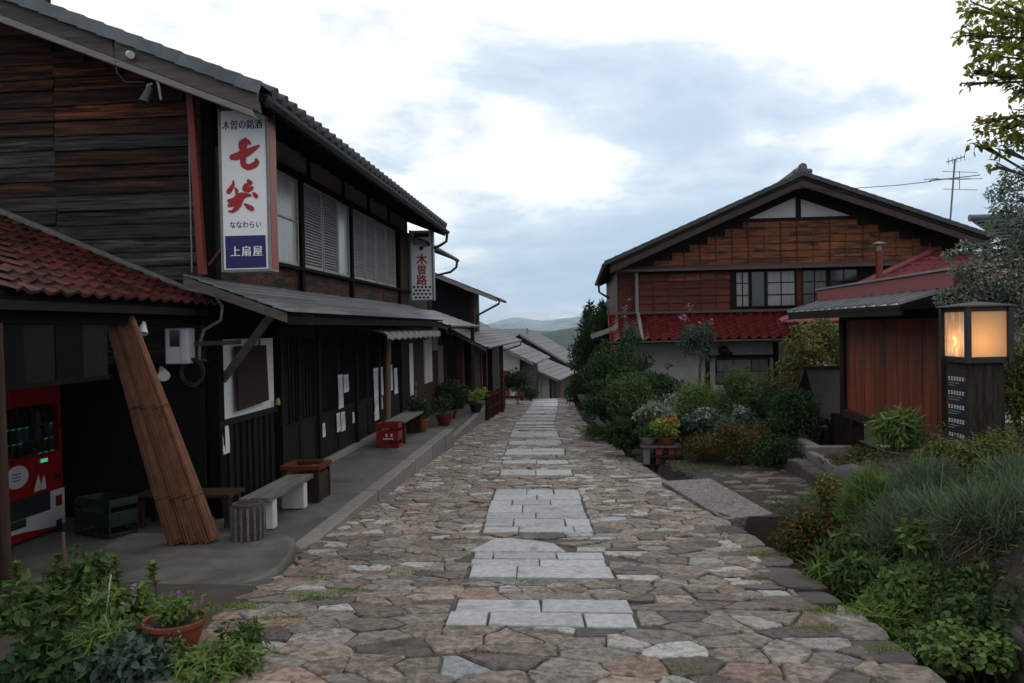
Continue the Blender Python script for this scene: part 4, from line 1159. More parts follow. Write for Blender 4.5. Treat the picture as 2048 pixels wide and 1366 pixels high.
S3 = thing('sign_box', 'smaller white sign with red vertical characters and black lattice foot', 'sign', (-3.5, 18.1, 0.68))
Y2 = 18.0
a, b = -3.78, -3.27
MB().box(a, b, Y2 + 0.004, Y2 + 0.16, 0.69, 2.27).build('casing', M['white'], S3, bevel=0.006)
bx('face', M['sign_face'], S3, a + 0.02, b - 0.02, Y2 - 0.004, Y2 + 0.003, 0.70, 2.26)
bx('frame_edge', M['steel'], S3, b - 0.015, b + 0.02, Y2 - 0.02, Y2 + 0.17, 0.68, 2.28)
bx('frame_edge', M['steel'], S3, a - 0.02, a + 0.015, Y2 - 0.02, Y2 + 0.17, 0.68, 2.28)
for k, ch in enumerate('木曽路'):
    pc_ = PY(843.5, (518.5, 539, 560)[k], Y2 - 0.006)
    if k < 2: text_mesh('lettering', ch, M['ink_red'], S3, pc_, (0.25, 0.235)[k], bold=(0.03, 0.02)[k])
    else:      # a heavy character with many strokes: thickened by laying it four times
        for q_, (dx_, dz_) in enumerate(((-0.007, 0), (0.007, 0), (0, -0.006), (0, 0.006))):
            text_mesh('lettering', ch, M['ink_red'], S3, pc_ + Vector((dx_, -0.0008 * q_, dz_)), 0.225)
zz0 = PY(843, 468, Y2 - 0.006)
mb = MB(); 
mb.add([PY(828, 466, Y2 - 0.007), PY(857, 466, Y2 - 0.007), PY(857, 474, Y2 - 0.007), PY(828, 474, Y2 - 0.007)], [(3, 2, 1, 0)]).build('emblem_bar', M['ink_black'], S3)
mb = MB()
for u, v in (((827, 489), (843, 479)), ((843, 479), (859, 489))):
    p, q = PY(*u, Y2 - 0.008), PY(*v, Y2 - 0.008)
    mb.beam(p, q, 0.002, 0.035, up=(0, 0, 1))
mb.tube([PY(843, 497, Y2 - 0.006), PY(843, 497, Y2 - 0.011)], 0.05, 14)
mb.build('emblem', M['ink_black'], S3)
mb = MB()
for r in range(4):
    for c in range(5):
        u = 828 + c * 8.0 + (4 if r % 2 else 0); v = 574 + r * 7.0
        if u > 861: continue
        w_, h_ = 3.1, 3.3
        mb.add([PY(u - w_, v, Y2 - 0.007), PY(u, v - h_, Y2 - 0.007), PY(u + w_, v, Y2 - 0.007), PY(u, v + h_, Y2 - 0.007)], [(3, 2, 1, 0)])
mb.build('lattice_print', M['ink_black'], S3)

# ------------------------------------------------------------------ tiled shed in front of the gable
SH = thing('tiled_shed', 'open lean-to shed with red-brown tiled roof beside the timber house', 'shed', (-4.6, 6.2, -1.92))
def zs(x): return 0.30 + 0.42 * (-3.80 - x)      # deck of the shed roof
ya, yb = 3.7, 8.1
deck = MB()
deck.prism([(-3.84, ya, zs(-3.84) - 0.05), (-7.6, ya, zs(-7.6) - 0.05), (-7.6, ya, zs(-7.6) - 0.01), (-3.84, ya, zs(-3.84) - 0.01)], (0, yb - ya, 0))
deck = deck.build('roof', M['dark'], SH)
st_me = pantile('tile', 0.195, 0.20, M['tile_red'], 0.036)
dS = Vector((1, 0, -0.42)).normalized(); nS = Vector((0.42, 0, 1)).normalized()
LS = 0.20
nrows = 18
O = Vector((-3.80, ya, zs(-3.80))) - dS * (LS * nrows)
tile_roof(deck, st_me, O, (0, 1, 0), dS, nS, 22, nrows, 0.2, LS, keep=lambda p: in_view(p, 30))
MB().prism([(-7.5, 8.02, zs(-7.5) + 0.06), (-3.9, 8.02, zs(-3.9) + 0.04), (-3.9, 8.02, zs(-3.9) + 0.09), (-7.5, 8.02, zs(-7.5) + 0.13)], (0, 0.10, 0)).build('flashing', M['weathered'], deck, bevel=0.01)
bx('eave_board', M['house_beam'], SH, -3.86, -3.83, ya, yb - 0.03, zs(-3.84) - 0.125, zs(-3.84) - 0.055, bevel=0.004)
for k in range(10): MB().prism([(-3.87, ya + 0.1 + k * 0.47, zs(-3.87) - 0.12), (-3.87, ya + 0.1 + k * 0.47, zs(-3.87) - 0.055), (-6.5, ya + 0.1 + k * 0.47, zs(-6.5) - 0.055), (-6.5, ya + 0.1 + k * 0.47, zs(-6.5) - 0.12)], (0, 0.05, 0)).build('rafter', M['dark'], deck)
MB().beam((-3.97, ya, 0.15), (-3.97, yb - 0.03, 0.15), 0.10, 0.10).build('beam', M['dark'], SH)
MB().tube([(-3.85, 5.03, -1.93), (-3.87, 5.03, 0.1)], 0.042, 10).build('post', M['brown'], SH, smooth=True)
for k in range(5):
    bx('hanging_board', M['dark'] if k % 2 else M['black'], SH, -3.96, -3.93 + 0.006 * (k % 2), 4.7 + k * 0.34, 4.7 + (k + 1) * 0.34 - 0.006, -0.33, 0.095)
bx('hanging_rail', M['dark'], SH, -3.975, -3.92, 4.6, 6.42, -0.36, -0.325)
bx('side_wall', M['black'], SH, -7.6, -7.5, 5.2, 8.1, -1.92, zs(-7.6) - 0.06)
bx('end_wall', M['black'], SH, -7.6, -4.0, 3.72, 3.78, -1.75, 0.1)  # unseen near-end wall, added to block daylight and darken the shed interior
bx('back_wall', M['black'], SH, -7.5, -3.93, 8.08, 8.115, -1.92, -0.32)
# electricity meter, pipes and hose on the corner
ME = thing('meter_box', 'white electricity meter box on the wall under the shed eave', 'meter', (-4.1, 8.03, -0.3))
bx('case', M['white'], ME, -4.24, -3.99, 7.90, 8.06, -0.30, 0.07, bevel=0.015)
bx('dial_window', M['pane_dark'], ME, -4.18, -4.08, 7.893, 7.899, -0.12, 0.05)
bx('cover', M['white'], ME, -4.06, -3.995, 7.885, 7.90, -0.27, 0.06, bevel=0.006)
tag(MB().tube([PY(382, 580, 7.97), PY(430, 590, 7.95), PY(445, 612, 7.93), PY(442, 640, 7.94), PY(408, 660, 7.98), PY(400, 685, 8.0), PY(398, 720, 8.02)], 0.016, 8).build('conduit_pipe', M['steel'], smooth=True, base=True), 'grey conduit bending round the house corner near the meter', 'pipe')
mb = MB()
for k in range(3):
    mb.tube([PY(385 + (24 - 2 * k) * math.cos(t), 745 + (28 - 3 * k) * math.sin(t), 7.96 + 0.02 * k) for t in [2 * math.pi * i / 18 for i in range(19)]], 0.011, 6, caps=False)
tag(mb.build('hose_coil', M['gutter'], smooth=True, base=True), 'dark hose coiled on the wall below the meter box', 'hose')
LB = thing('wall_lamp', 'small white cone lamp on the dark wall below the meter', 'lamp', PY(325, 745, 7.8))
MB().tube([PY(322, 736, 7.9), PY(328, 752, 7.75)], [0.02, 0.06], 12).build('lamp_shade', M['white'], LB, smooth=True)
MB().tube([PY(321, 734, 8.06), PY(322, 736, 7.9)], 0.012, 6).build('arm', M['steel'], LB)
EL = thing('eave_lamp', 'pair of small pale spotlights under the shed eave', 'lamp', (-4.0, 6.9, 0.0))
for u in (262, 285): MB().tube([PY(u, 645, 6.95), PY(u + 1, 668, 6.9)], [0.025, 0.045], 10).build('lamp_shade', M['white'], EL, smooth=True)
MB().beam(PY(255, 643, 6.97), PY(292, 642, 6.97), 0.03, 0.03).build('mount', M['dark'], EL)

# ------------------------------------------------------------------ drinks machine
VX = -5.17
VM = thing('vending_machine', 'red and white drinks vending machine in the dark shed', 'vending machine', (VX - 0.35, 7.0, -1.925))
vy0, vy1, vz0, vz1 = 6.40, 7.60, -1.925, -0.10
bx('cabinet', M['vm_red'], VM, VX - 0.72, VX, vy0, vy1, vz0 + 0.03, vz1, bevel=0.02)
def vp(u, v, X=VX + 0.006): return PX(u, v, X)
zb = vp(100, 900).z; zt_ = vp(100, 806).z; yr_ = vp(103, 850).y
bx('display_back', M['pane_dark'], VM, VX + 0.001, VX + 0.004, vy0 + 0.05, yr_, zb, zt_)
DR = random.Random(4)
drinkcols = [mat('can_' + n_, c_, rough=0.35, bump=0, rnd=0) for n_, c_ in [('red', (0.3, 0.02, 0.02)), ('amber', (0.3, 0.16, 0.03)), ('green', (0.04, 0.16, 0.06)), ('blue', (0.05, 0.09, 0.25)), ('pale', (0.45, 0.45, 0.42)), ('brown', (0.12, 0.06, 0.03))]]
rows = [(zt_ - 0.40 * (zt_ - zb), 0.19), (zb + 0.30 * (zt_ - zb), 0.17), (zb + 0.01, 0.17)]
led = bpy.data.materials.new('machine_led'); led.use_nodes = True
lb = led.node_tree.nodes['Principled BSDF']; lb.inputs['Base Color'].default_value = (0.02, 0.1, 0.06, 1)
lb.inputs['Emission Color'].default_value = (0.10, 0.9, 0.55, 1); lb.inputs['Emission Strength'].default_value = 0.4
for r, (z0_, hh) in enumerate(rows):
    bx('shelf', M['shutter'], VM, VX + 0.0045, VX + 0.05, vy0 + 0.06, yr_ - 0.02, z0_ - 0.012, z0_)
    for k in range(11):
        yk = yr_ - 0.07 - k * 0.088
        if yk < vy0 + 0.1: continue
        rr_ = DR.choice([0.028, 0.032])
        h_ = hh * DR.uniform(0.72, 0.95)
        MB().lathe([(rr_ * 0.9, 0.0), (rr_, 0.006), (rr_, h_ * 0.72), (rr_ * 0.55, h_ * 0.88), (rr_ * 0.5, h_)], (VX + 0.036, yk, z0_ + 0.001), 8).build('sample_bottle', DR.choice(drinkcols), VM, smooth=True)
        if (r, k) in ((0, 0), (0, 4), (0, 5), (0, 6), (0, 7), (1, 0), (1, 1), (1, 5), (1, 6), (1, 7), (1, 8), (1, 9), (2, 0), (2, 1), (2, 2), (2, 8), (2, 9)):
            bx('button_light', led, VM, VX + 0.052, VX + 0.058, yk - 0.018, yk + 0.018, z0_ - 0.012, z0_ - 0.004)
glass = bpy.data.materials.new('machine_glass'); glass.use_nodes = True
gt = glass.node_tree; gb = gt.nodes['Principled BSDF']; gb.inputs['Roughness'].default_value = 0.05
gb.inputs['Base Color'].default_value = (0.02, 0.02, 0.025, 1)
tr_ = gt.nodes.new('ShaderNodeBsdfTransparent'); tr_.inputs[0].default_value = (0.6, 0.62, 0.65, 1); mx_ = gt.nodes.new('ShaderNodeMixShader'); mx_.inputs[0].default_value = 0.12
gt.links.new(tr_.outputs[0], mx_.inputs[1]); gt.links.new(gb.outputs[0], mx_.inputs[2]); gt.links.new(mx_.outputs[0], gt.nodes['Material Output'].inputs[0])
bx('display_glass', glass, VM, VX + 0.072, VX + 0.075, vy0 + 0.05, yr_, zb, zt_)
zw = vp(124, 975).z
M['vm_white'] = mat('machine_white', (0.42, 0.43, 0.46), (0.38, 0.39, 0.42), rough=0.45, bump=0, rnd=0)
pz = vp(100, 1075).z
mb = MB(); nn = 12; vs = []
for i in range(nn + 1):
    y = vy0 + 0.01 + (vy1 - vy0 - 0.02) * i / nn
    vs += [(VX + 0.012, y, vz0 + 0.10 + 0.03 * math.sin(i / nn * 5.0)), (VX + 0.012, y, zw)]
mb.add(vs, [(2 * i, 2 * i + 2, 2 * i + 3, 2 * i + 1) for i in range(nn)])
fp = mb.build('front_panel', M['vm_white'], VM)
q0, q1 = vp(16, 1012), vp(98, 985)
zs0 = (vp(98, 985).z + vp(16, 1008).z) / 2
bx('delivery_slot', M['pane_dark'], VM, VX + 0.013, VX + 0.02, vy0 + 0.16, vp(98, 985).y, zs0 - 0.17, zs0 + 0.02, bevel=0.003)
bx('slot_rim', M['vm_red'], VM, VX + 0.013, VX + 0.026, vy0 + 0.16, vp(98, 985).y, zs0 + 0.021, zs0 + 0.045)
bx('green_label', M['crate_green'], VM, VX + 0.013, VX + 0.018, vy0 + 0.16, vp(50, 1040).y, zs0 - 0.25, zs0 - 0.175)
bx('coin_return', M['vm_red'], VM, VX + 0.013, VX + 0.024, vp(110, 1000).y, vp(121, 1000).y, zw - 0.16, zw - 0.06)
bx('side_label', M['crate_green'], VM, VX + 0.013, VX + 0.018, vp(111, 1045).y, vp(122, 1045).y, zw - 0.42, zw - 0.30)
bx('bill_slot', M['pane_dark'], VM, VX + 0.006, VX + 0.02, vp(107, 950).y, vp(120, 950).y, vp(113, 956).z, vp(113, 945).z)
bx('price_light', led, VM, VX + 0.006, VX + 0.014, vp(81, 922).y, vp(94, 918).y, vp(88, 924).z, vp(88, 917).z)
cc = vp(35, 955, VX + 0.008)
MB().add([(VX + 0.004, cc.y + 0.155 * math.cos(t), cc.z + 0.105 * math.sin(t)) for t in [2 * math.pi * i / 28 for i in range(28)]], [tuple(range(28))]).build('round_label', M['vm_white'], VM)
mb = MB()
for k in range(3):
    mb.add([(VX + 0.0055, cc.y - 0.06, cc.z + 0.035 - 0.03 * k), (VX + 0.0055, cc.y + 0.05, cc.z + 0.035 - 0.03 * k), (VX + 0.0055, cc.y + 0.05, cc.z + 0.025 - 0.03 * k), (VX + 0.0055, cc.y - 0.06, cc.z + 0.025 - 0.03 * k)], [(0, 1, 2, 3)])
mb.build('label_print', M['vm_red'], VM)
for u, w in ((73, 0), (84, 0.3)):
    a, b, c, d, e = vp(u + 4, 948, VX + 0.005), vp(u + 8, 965, VX + 0.005), vp(u + 9, 985, VX + 0.005), vp(u - 6, 988, VX + 0.005), vp(u - 1, 965, VX + 0.005)
    MB().add([a, b, c, d, e], [(4, 3, 2, 1, 0)]).build('bottle_print', M['vm_white'], VM)

# ------------------------------------------------------------------ reed rolls leaning on the shed beam
RB = thing('reed_bundle', 'tall rolls of brown reed blinds leaning against the shed', 'reed blinds', tuple(PZ(388, 1086, -1.80)))
RR2 = random.Random(8)
tc_ = PY(240, 652, 6.72); bc_ = PZ(388, 1086, ZA)
for k in range(3):
    b0 = bc_ + Vector((0.125 * (k - 1), 0.03 * (k - 1), 0.004)); t0 = tc_ + Vector((0.078 * (k - 1), 0.02 * (k - 1), 0.06))
    ax_ = (t0 - b0).normalized(); sx = ax_.orthogonal().normalized(); sy = ax_.cross(sx)
    mb = MB()
    for i in range(210):
        a = RR2.uniform(0, 6.283); r_ = RR2.random() ** 0.35
        rb_, rt_ = 0.075 * r_, 0.042 * r_
        e = RR2.uniform(-0.05, 0.02)
        d = sx * math.cos(a) + sy * math.sin(a)
        fl = RR2.uniform(1.0, 1.25)
        p0 = b0 + d * rb_ * fl + ax_ * max(0.0, -e); p1 = t0 + d * rt_ + ax_ * e
        p0.z = max(p0.z, ZA + 0.003)
        mid = (p0 + p1) / 2 + d * RR2.uniform(-0.004, 0.008)
        mb.tube([p0, mid, p1], [0.0042, 0.004, 0.0032], 4)
    roll = mb.build('roll', M['reed'], RB)
    for t in (0.2, 0.6): 
        c_ = b0.lerp(t0, t); rr_ = 0.10 * (1 - t) + 0.058 * t + 0.004
        MB().tube([c_ + (sx * math.cos(q) + sy * math.sin(q)) * rr_ for q in [2 * math.pi * i / 14 for i in range(15)]], 0.004, 5, caps=False).build('tie', M['brown'], roll)

# ------------------------------------------------------------------ small things on the pavement
BN = thing('bench', 'low plank bench on white concrete blocks before the dark wall', 'bench', (-3.18, 8.2, -1.93))
for k in range(3):
    bx('seat_plank', M['weathered'], BN, -3.34 + 0.105 * k, -3.34 + 0.105 * k + 0.098, 7.56 + 0.02 * (k % 2), 8.86, -1.655, -1.615 + 0.004 * k, bevel=0.005)
bx('leg', M['plaster'], BN, -3.31, -3.05, 7.68, 7.80, ZP + 0.001, -1.656, bevel=0.012)
bx('leg', M['plaster'], BN, -3.31, -3.05, 8.58, 8.70, ZP + 0.001, -1.656, bevel=0.012)
sp_ = PZ(497, 1076, ZA)
SP = MB().lathe([(0.135, 0.0), (0.142, 0.05), (0.136, 0.16), (0.14, 0.29), (0.135, 0.31), (0.10, 0.315)], (sp_.x, sp_.y, ZA + 0.002), 16)
SPo = thing('stump_stool', 'round wooden stump stool at the near end of the bench', 'stool', (sp_.x, sp_.y, ZA + 0.002))
SP.build('trunk', M['weathered'] if False else M['bark'], SPo, smooth=True)
MB().lathe([(0.10, 0.3155), (0.05, 0.317)], (sp_.x, sp_.y, ZA + 0.002), 16).build('cut_top', M['brown'], SPo)
for k in range(16):
    t = 2 * math.pi * k / 16
    MB().beam((sp_.x + 0.139 * math.cos(t), sp_.y + 0.139 * math.sin(t), ZA + 0.004), (sp_.x + 0.139 * math.cos(t), sp_.y + 0.139 * math.sin(t), ZA + 0.285), 0.022, 0.022, up=(math.cos(t), math.sin(t), 0)).build('stave', M['weathered'], SPo)
PB = thing('planter_box', 'reddish brown square wooden planter box beyond the bench', 'planter', (-3.2, 9.12, -1.95))
x0, x1, y0, y1, zt1 = -3.42, -2.99, 8.92, 9.34, -1.53
for k in range(4):
    za = ZP + 0.002 + k * 0.082
    bx('side_board', M['house_red'] if k == 3 else M['brown'], PB, x0 + 0.04, x1 - 0.04, y0 + 0.012, y0 + 0.03, za, za + 0.078); bx('side_board', M['brown'], PB, x0 + 0.04, x1 - 0.04, y1 - 0.03, y1 - 0.012, za, za + 0.078)
    bx('side_board', M['brown'], PB, x0 + 0.012, x0 + 0.03, y0 + 0.04, y1 - 0.04, za, za + 0.078); bx('side_board', M['brown'], PB, x1 - 0.03, x1 - 0.012, y0 + 0.04, y1 - 0.04, za, za + 0.078)
for x in (x0, x1 - 0.04):
    for y in (y0, y1 - 0.04): bx('post', M['brown'], PB, x, x + 0.04, y, y + 0.04, ZP + 0.001, zt1 - 0.05)
bx('rim', M['house_red'], PB, x0 - 0.02, x1 + 0.02, y0 - 0.02, y0 + 0.045, zt1 - 0.049, zt1); bx('rim', M['house_red'], PB, x0 - 0.02, x1 + 0.02, y1 - 0.045, y1 + 0.02, zt1 - 0.049, zt1)
bx('rim', M['house_red'], PB, x0 - 0.02, x0 + 0.045, y0 + 0.0455, y1 - 0.0455, zt1 - 0.049, zt1 - 0.002); bx('rim', M['house_red'], PB, x1 - 0.045, x1 + 0.02, y0 + 0.0455, y1 - 0.0455, zt1 - 0.049, zt1 - 0.002)
bx('soil', M['soil'], PB, x0 + 0.03, x1 - 0.03, y0 + 0.03, y1 - 0.03, zt1 - 0.2, zt1 - 0.16)
def crate(name, label, m_, x0, x1, y0, y1, z0, h, txt=None):
    c = thing(name, label, 'crate', ((x0 + x1) / 2, (y0 + y1) / 2, z0))
    t = 0.014
    fr = MB()
    for (a, b, cc_, d) in ((x0, x1, y0, y0 + t), (x0, x1, y1 - t, y1)):
        fr.box(a, b, cc_, d, z0 + h * 0.80, z0 + h); fr.box(a + 0.002, b - 0.002, cc_ + 0.002, d - 0.002, z0 + h * 0.28, z0 + h * 0.66); fr.box(a, b, cc_, d, z0, z0 + h * 0.10)
    for (a, b) in ((x0, x0 + t), (x1 - t, x1)):
        fr.box(a, b, y0 + t, y1 - t, z0 + h * 0.80, z0 + h * 0.998); fr.box(a + 0.002, b - 0.002, y0 + t, y1 - t, z0 + h * 0.28, z0 + h * 0.66); fr.box(a, b, y0 + t, y1 - t, z0, z0 + h * 0.10)
    fr.box(x0 + t, x1 - t, y0 + t, y1 - t, z0 + 0.005, z0 + 0.02)
    fr.build('shell', m_, c, bevel=0.004)
    n_ = 5
    for i in range(n_ + 1):
        xk = x0 + (x1 - x0 - 0.016) * i / n_
        for (a, b) in ((y0 + 0.001, y0 + t - 0.001), (y1 - t + 0.001, y1 - 0.001)): bx('rib', m_, c, xk + 0.001, xk + 0.015, a - 0.004 if a < (y0 + y1) / 2 else a, b, z0 + 0.004, z0 + h - 0.004)
    return c
cr = crate('bottle_crate', 'red plastic bottle crate at the near end of the far bench', M['crate_red'], -3.40, -3.02, 13.12, 13.42, ZP, 0.40)
for k, (ch, u, w) in enumerate([('', 773, 0), ('', 783, 0)]):
    MB().add([PY(u - 2, 868, 13.105), PY(u + 2, 868, 13.105), PY(u + 2, 873, 13.105), PY(u - 2, 873, 13.105)], [(3, 2, 1, 0)]).build('crate_mark', M['paper'], cr)
for k in range(5):
    u = 768 + k * 4.2
    MB().add([PY(u - 1.5, 876, 13.105), PY(u + 1.5, 876, 13.105), PY(u + 1.5, 879.5, 13.105), PY(u - 1.5, 879.5, 13.105)], [(3, 2, 1, 0)]).build('crate_mark', M['paper'], cr)
B2 = thing('bench', 'pale board bench behind the red bottle crate', 'bench', (-3.16, 14.3, ZP))
for k in range(2): bx('seat_plank', M['weathered'], B2, -3.34 + 0.18 * k, -3.34 + 0.18 * k + 0.172, 13.44, 15.25, -1.585, -1.545, bevel=0.004)
for y in (13.6, 15.0): bx('leg', M['brown'], B2, -3.30, -3.02, y, y + 0.08, ZP + 0.001, -1.586)
gc = crate('bottle_crate', 'faded green plastic crate tipped beside the vending machine', M['crate_green'], -0.24, 0.24, -0.16, 0.16, 0.0, 0.36)
gc.location = (-4.62, 7.42, -1.922); gc.rotation_euler = (rad(-2), rad(0), rad(-20))
for o in gc.children:      # built about the origin
    pass
TB = thing('side_table', 'dark low table standing in the shade of the shed', 'table', (-4.0, 7.75, -1.92))
bx('table_top', M['brown'], TB, -4.45, -3.45, 7.6, 7.95, -1.62, -1.585, bevel=0.004)
for x in (-4.42, -3.53):
    for y in (7.63, 7.87): bx('leg', M['brown'], TB, x, x + 0.05, y, y + 0.05, -1.92 + 0.001, -1.621)
# the grey stake and the pale stick in the flower bed
tag(MB().tube([PZ(133, 1200, -1.78), PZ(133, 1200, -1.78) + Vector((-0.01, 0.0, 0.46))], 0.011, 7).build('garden_stake', M['post'], base=True), 'thin dark garden stake at the edge of the apron', 'stake')
tag(MB().tube([PY(208, 1262, 4.1), PY(222, 1150, 4.1)], 0.004, 6).build('plant_stick', M['plaster'], base=True), 'thin white stick among the foreground flowers', 'stick')

# ------------------------------------------------------------------ houses further down the left side
def row_house(name, label, loc, rz, ln, ov, ze, slope, dep, wallm, roofm, over=0.5, gable_m=None, courses=10, drop=3.0, thick=0.06, verge='barge_light'):
    """street house: local origin at the near street-side wall corner; x to the street, y down the street"""
    h = thing(name, label, 'house', loc, rz)
    rise = slope * (dep + ov)
    bx('street_wall', M[wallm], h, -0.12, 0, 0.0, ln, -drop, ze + slope * ov * 0.9, local=True)
    MB().prism([(-0.121, 0, -drop), (-2 * dep, 0, -drop), (-2 * dep, 0, ze + 0.1), (-dep, 0, ze + slope * (dep + ov) - 0.08), (-0.121, 0, ze + slope * ov - 0.06)], (0, 0.12, 0)).build('gable_wall', M[gable_m or wallm], h, local=True)
    rf = MB()
    rf.prism([(ov, -over, ze - 0.03), (ov, -over, ze + 0.03), (-dep, -over, ze + rise + 0.03), (-dep, -over, ze + rise - 0.03)], (0, ln + over + 0.2, 0))
    rf.prism([(-dep - 0.001, -over, ze + rise - 0.03), (-dep - 0.001, -over, ze + rise + 0.03), (-2 * dep - ov, -over, ze + 0.03), (-2 * dep - ov, -over, ze - 0.03)], (0, ln + over + 0.2, 0))
    rf = rf.build('roof', M['dark'], h, local=True)
    s_ = Vector((1, 0, -slope)).normalized(); L_ = (dep + ov) * math.sqrt(1 + slope * slope)
    nc_ = courses
    for k in range(nc_):
        a, b = k / nc_, min(1.01, (k + 1.1) / nc_)
        x_a = -dep + (dep + ov) * a; x_b = -dep + (dep + ov) * b
        za_ = ze + rise - rise * a + 0.034; zb_ = ze + rise - rise * b + 0.06
        q = [(x_a, -over - 0.03, za_), (x_b, -over - 0.03, zb_), (x_b, ln + 0.23, zb_), (x_a, ln + 0.23, za_)]
        MB().add(q + [(p[0], p[1], p[2] - 0.025) for p in q], [(0, 1, 2, 3), (7, 6, 5, 4), (0, 4, 5, 1), (1, 5, 6, 2), (2, 6, 7, 3), (3, 7, 4, 0)]).build('roof_course', M[roofm], rf, local=True)
    MB().prism([(ov, -over - 0.045, ze - 0.10), (ov, -over - 0.045, ze + 0.02), (-dep, -over - 0.045, ze + rise + 0.02), (-dep, -over - 0.045, ze + rise - 0.10)], (0, 0.04, 0)).build('bargeboard', M[verge], rf, local=True)
    MB().tube([(ov + 0.04, -over, ze - 0.02), (ov + 0.04, ln + 0.2, ze - 0.02)], 0.05, 8).build('gutter', M['gutter'], rf, local=True, smooth=True)
    return h
def canopy_roof(h, y0, y1, x0, z0, x1, z1, m_, n=5, beam=True):
    c = MB().prism([(x0, y0, z0 - 0.03), (x0, y0, z0), (x1, y0, z1), (x1, y0, z1 - 0.03)], (0, y1 - y0, 0)).build('canopy', M['dark'], h)
    for k in range(n):
        a, b = k / n, min(1.02, (k + 1.12) / n)
        q = [(x0 + (x1 - x0) * a, y0 - 0.02, z0 + (z1 - z0) * a + 0.004), (x0 + (x1 - x0) * b, y0 - 0.02, z0 + (z1 - z0) * b + 0.02), (x0 + (x1 - x0) * b, y1 + 0.02, z0 + (z1 - z0) * b + 0.02), (x0 + (x1 - x0) * a, y1 + 0.02, z0 + (z1 - z0) * a + 0.004)]
        MB().add(q + [(p[0], p[1], p[2] - 0.012) for p in q], [(0, 1, 2, 3), (7, 6, 5, 4), (0, 4, 5, 1), (1, 5, 6, 2), (2, 6, 7, 3), (3, 7, 4, 0)]).build('roof_sheet', M[m_], c)
    MB().tube([(x1 + 0.04, y0, z1 - 0.02), (x1 + 0.04, y1, z1 - 0.02)], 0.045, 8).build('gutter', M['gutter'], c, smooth=True)
    MB().prism([(x0, y0 - 0.03, z0 - 0.12), (x0, y0 - 0.03, z0 - 0.035), (x1, y0 - 0.03, z1 - 0.035), (x1, y0 - 0.03, z1 - 0.11)], (0, 0.028, 0)).build('canopy_board', M['barge'], c)
    return c
H2 = row_house('timber_house', 'narrow timber house with a sheet canopy next to the big shop house', (-4.2, 17.95, -2.25), 0, 4.3, 0.80, 4.22, 0.40, 3.6, 'brown', 'tile_dark', over=-0.0, courses=9, drop=0.6)
canopy_roof(H2, 17.75, 22.9, -4.15, 0.56, -2.92, 0.10, 'roof_metal', 6)
MB().tube([(-3.36, 22.3, 1.93), (-3.38, 22.3, 1.75), (-3.55, 22.3, 1.62), (-4.15, 22.3, 1.5), (-4.15, 22.3, 0.6)], 0.035, 8).build('downpipe', M['gutter'], H2, smooth=True)
def wallbox(h, name, m_, x0, x1, u0, u1, z0, z1, **k): return bx(name, M[m_], h, x0, x1, PX(u0, 700, x1).y, PX(u1, 700, x1).y, z0, z1, **k)
bx('shop_wall', M['brown'], H2, -4.0, -3.9, 17.85, 22.6, -2.2, 0.42)
for u0, u1, m_, za_, zb_ in ((800, 812, 'brown', -2.2, -0.1), (818, 826, 'paper', -1.5, -0.3), (850, 856, 'plaster', -1.35, -0.25), (857, 864, 'plaster', -1.35, -0.2), (867, 876, 'shutter', -0.55, 0.1), (878, 889, 'plaster_dim', -1.7, -0.45)):
    wallbox(H2, 'wall_panel', m_, -3.9, -3.86, u0, u1, za_, zb_)
MB().tube([PX(829, 832, -3.3), PX(831, 765, -3.3)], 0.03, 8).build('canopy_post', M['house_board'], H2, smooth=True)
MB().beam((-3.0, 22.6, -2.5), (-3.0, 22.6, 0.05), 0.10, 0.10, up=(0, 1, 0)).build('canopy_post', M['brown'], H2)

H3 = row_house('timber_house', 'dark timber house with projecting gable roof midway down the street', (-3.4, 26.0, -2.75), 0, 1.5, 0.85, 3.70, 0.42, 3.4, 'brown', 'roof_shingle', over=0.7, gable_m='black', courses=10, drop=0.6)
canopy_roof(H3, 22.55, 36.0, -3.62, 0.02, -2.62, -0.52, 'roof_shingle', 6)
MB().tube([(-2.5, 25.4, 0.93), (-2.5, 25.4, 0.8), (-3.2, 25.5, 0.45), (-3.25, 25.6, 0.2), (-3.3, 25.6, -0.1)], 0.035, 8).build('downpipe', M['gutter'], H3, smooth=True)
bx('shop_wall', M['black'], H3, -3.75, -3.55, 22.7, 35.5, -3.1, -0.15)
bx('end_wall', M['brown'], H3, -6.0, -3.76, 22.65, 22.8, -3.0, 0.2)
for yk, m_ in ((23.0, 'house_red'), (25.0, 'brown'), (27.5, 'house_red'), (29.0, 'house_red'), (31.0, 'brown')): bx('post', M[m_], H3, -3.54, -3.36, yk, yk + 0.22, -3.1, -0.15)
for yk in (23.5, 26.0): bx('wall_panel', M['plaster_dim'], H3, -3.545, -3.52, yk, yk + 0.9, -1.6, -0.75)
MB().beam((-2.72, 28, -3.0), (-2.72, 28, -0.5), 0.14, 0.14, up=(0, 1, 0)).build('canopy_post', M['house_red'], H3)
MB().tube([(-2.58, 35.9, -0.55), (-2.6, 35.9, -0.75), (-3.4, 35.9, -1.0)], 0.035, 8).build('downpipe', M['gutter'], H3, smooth=True)

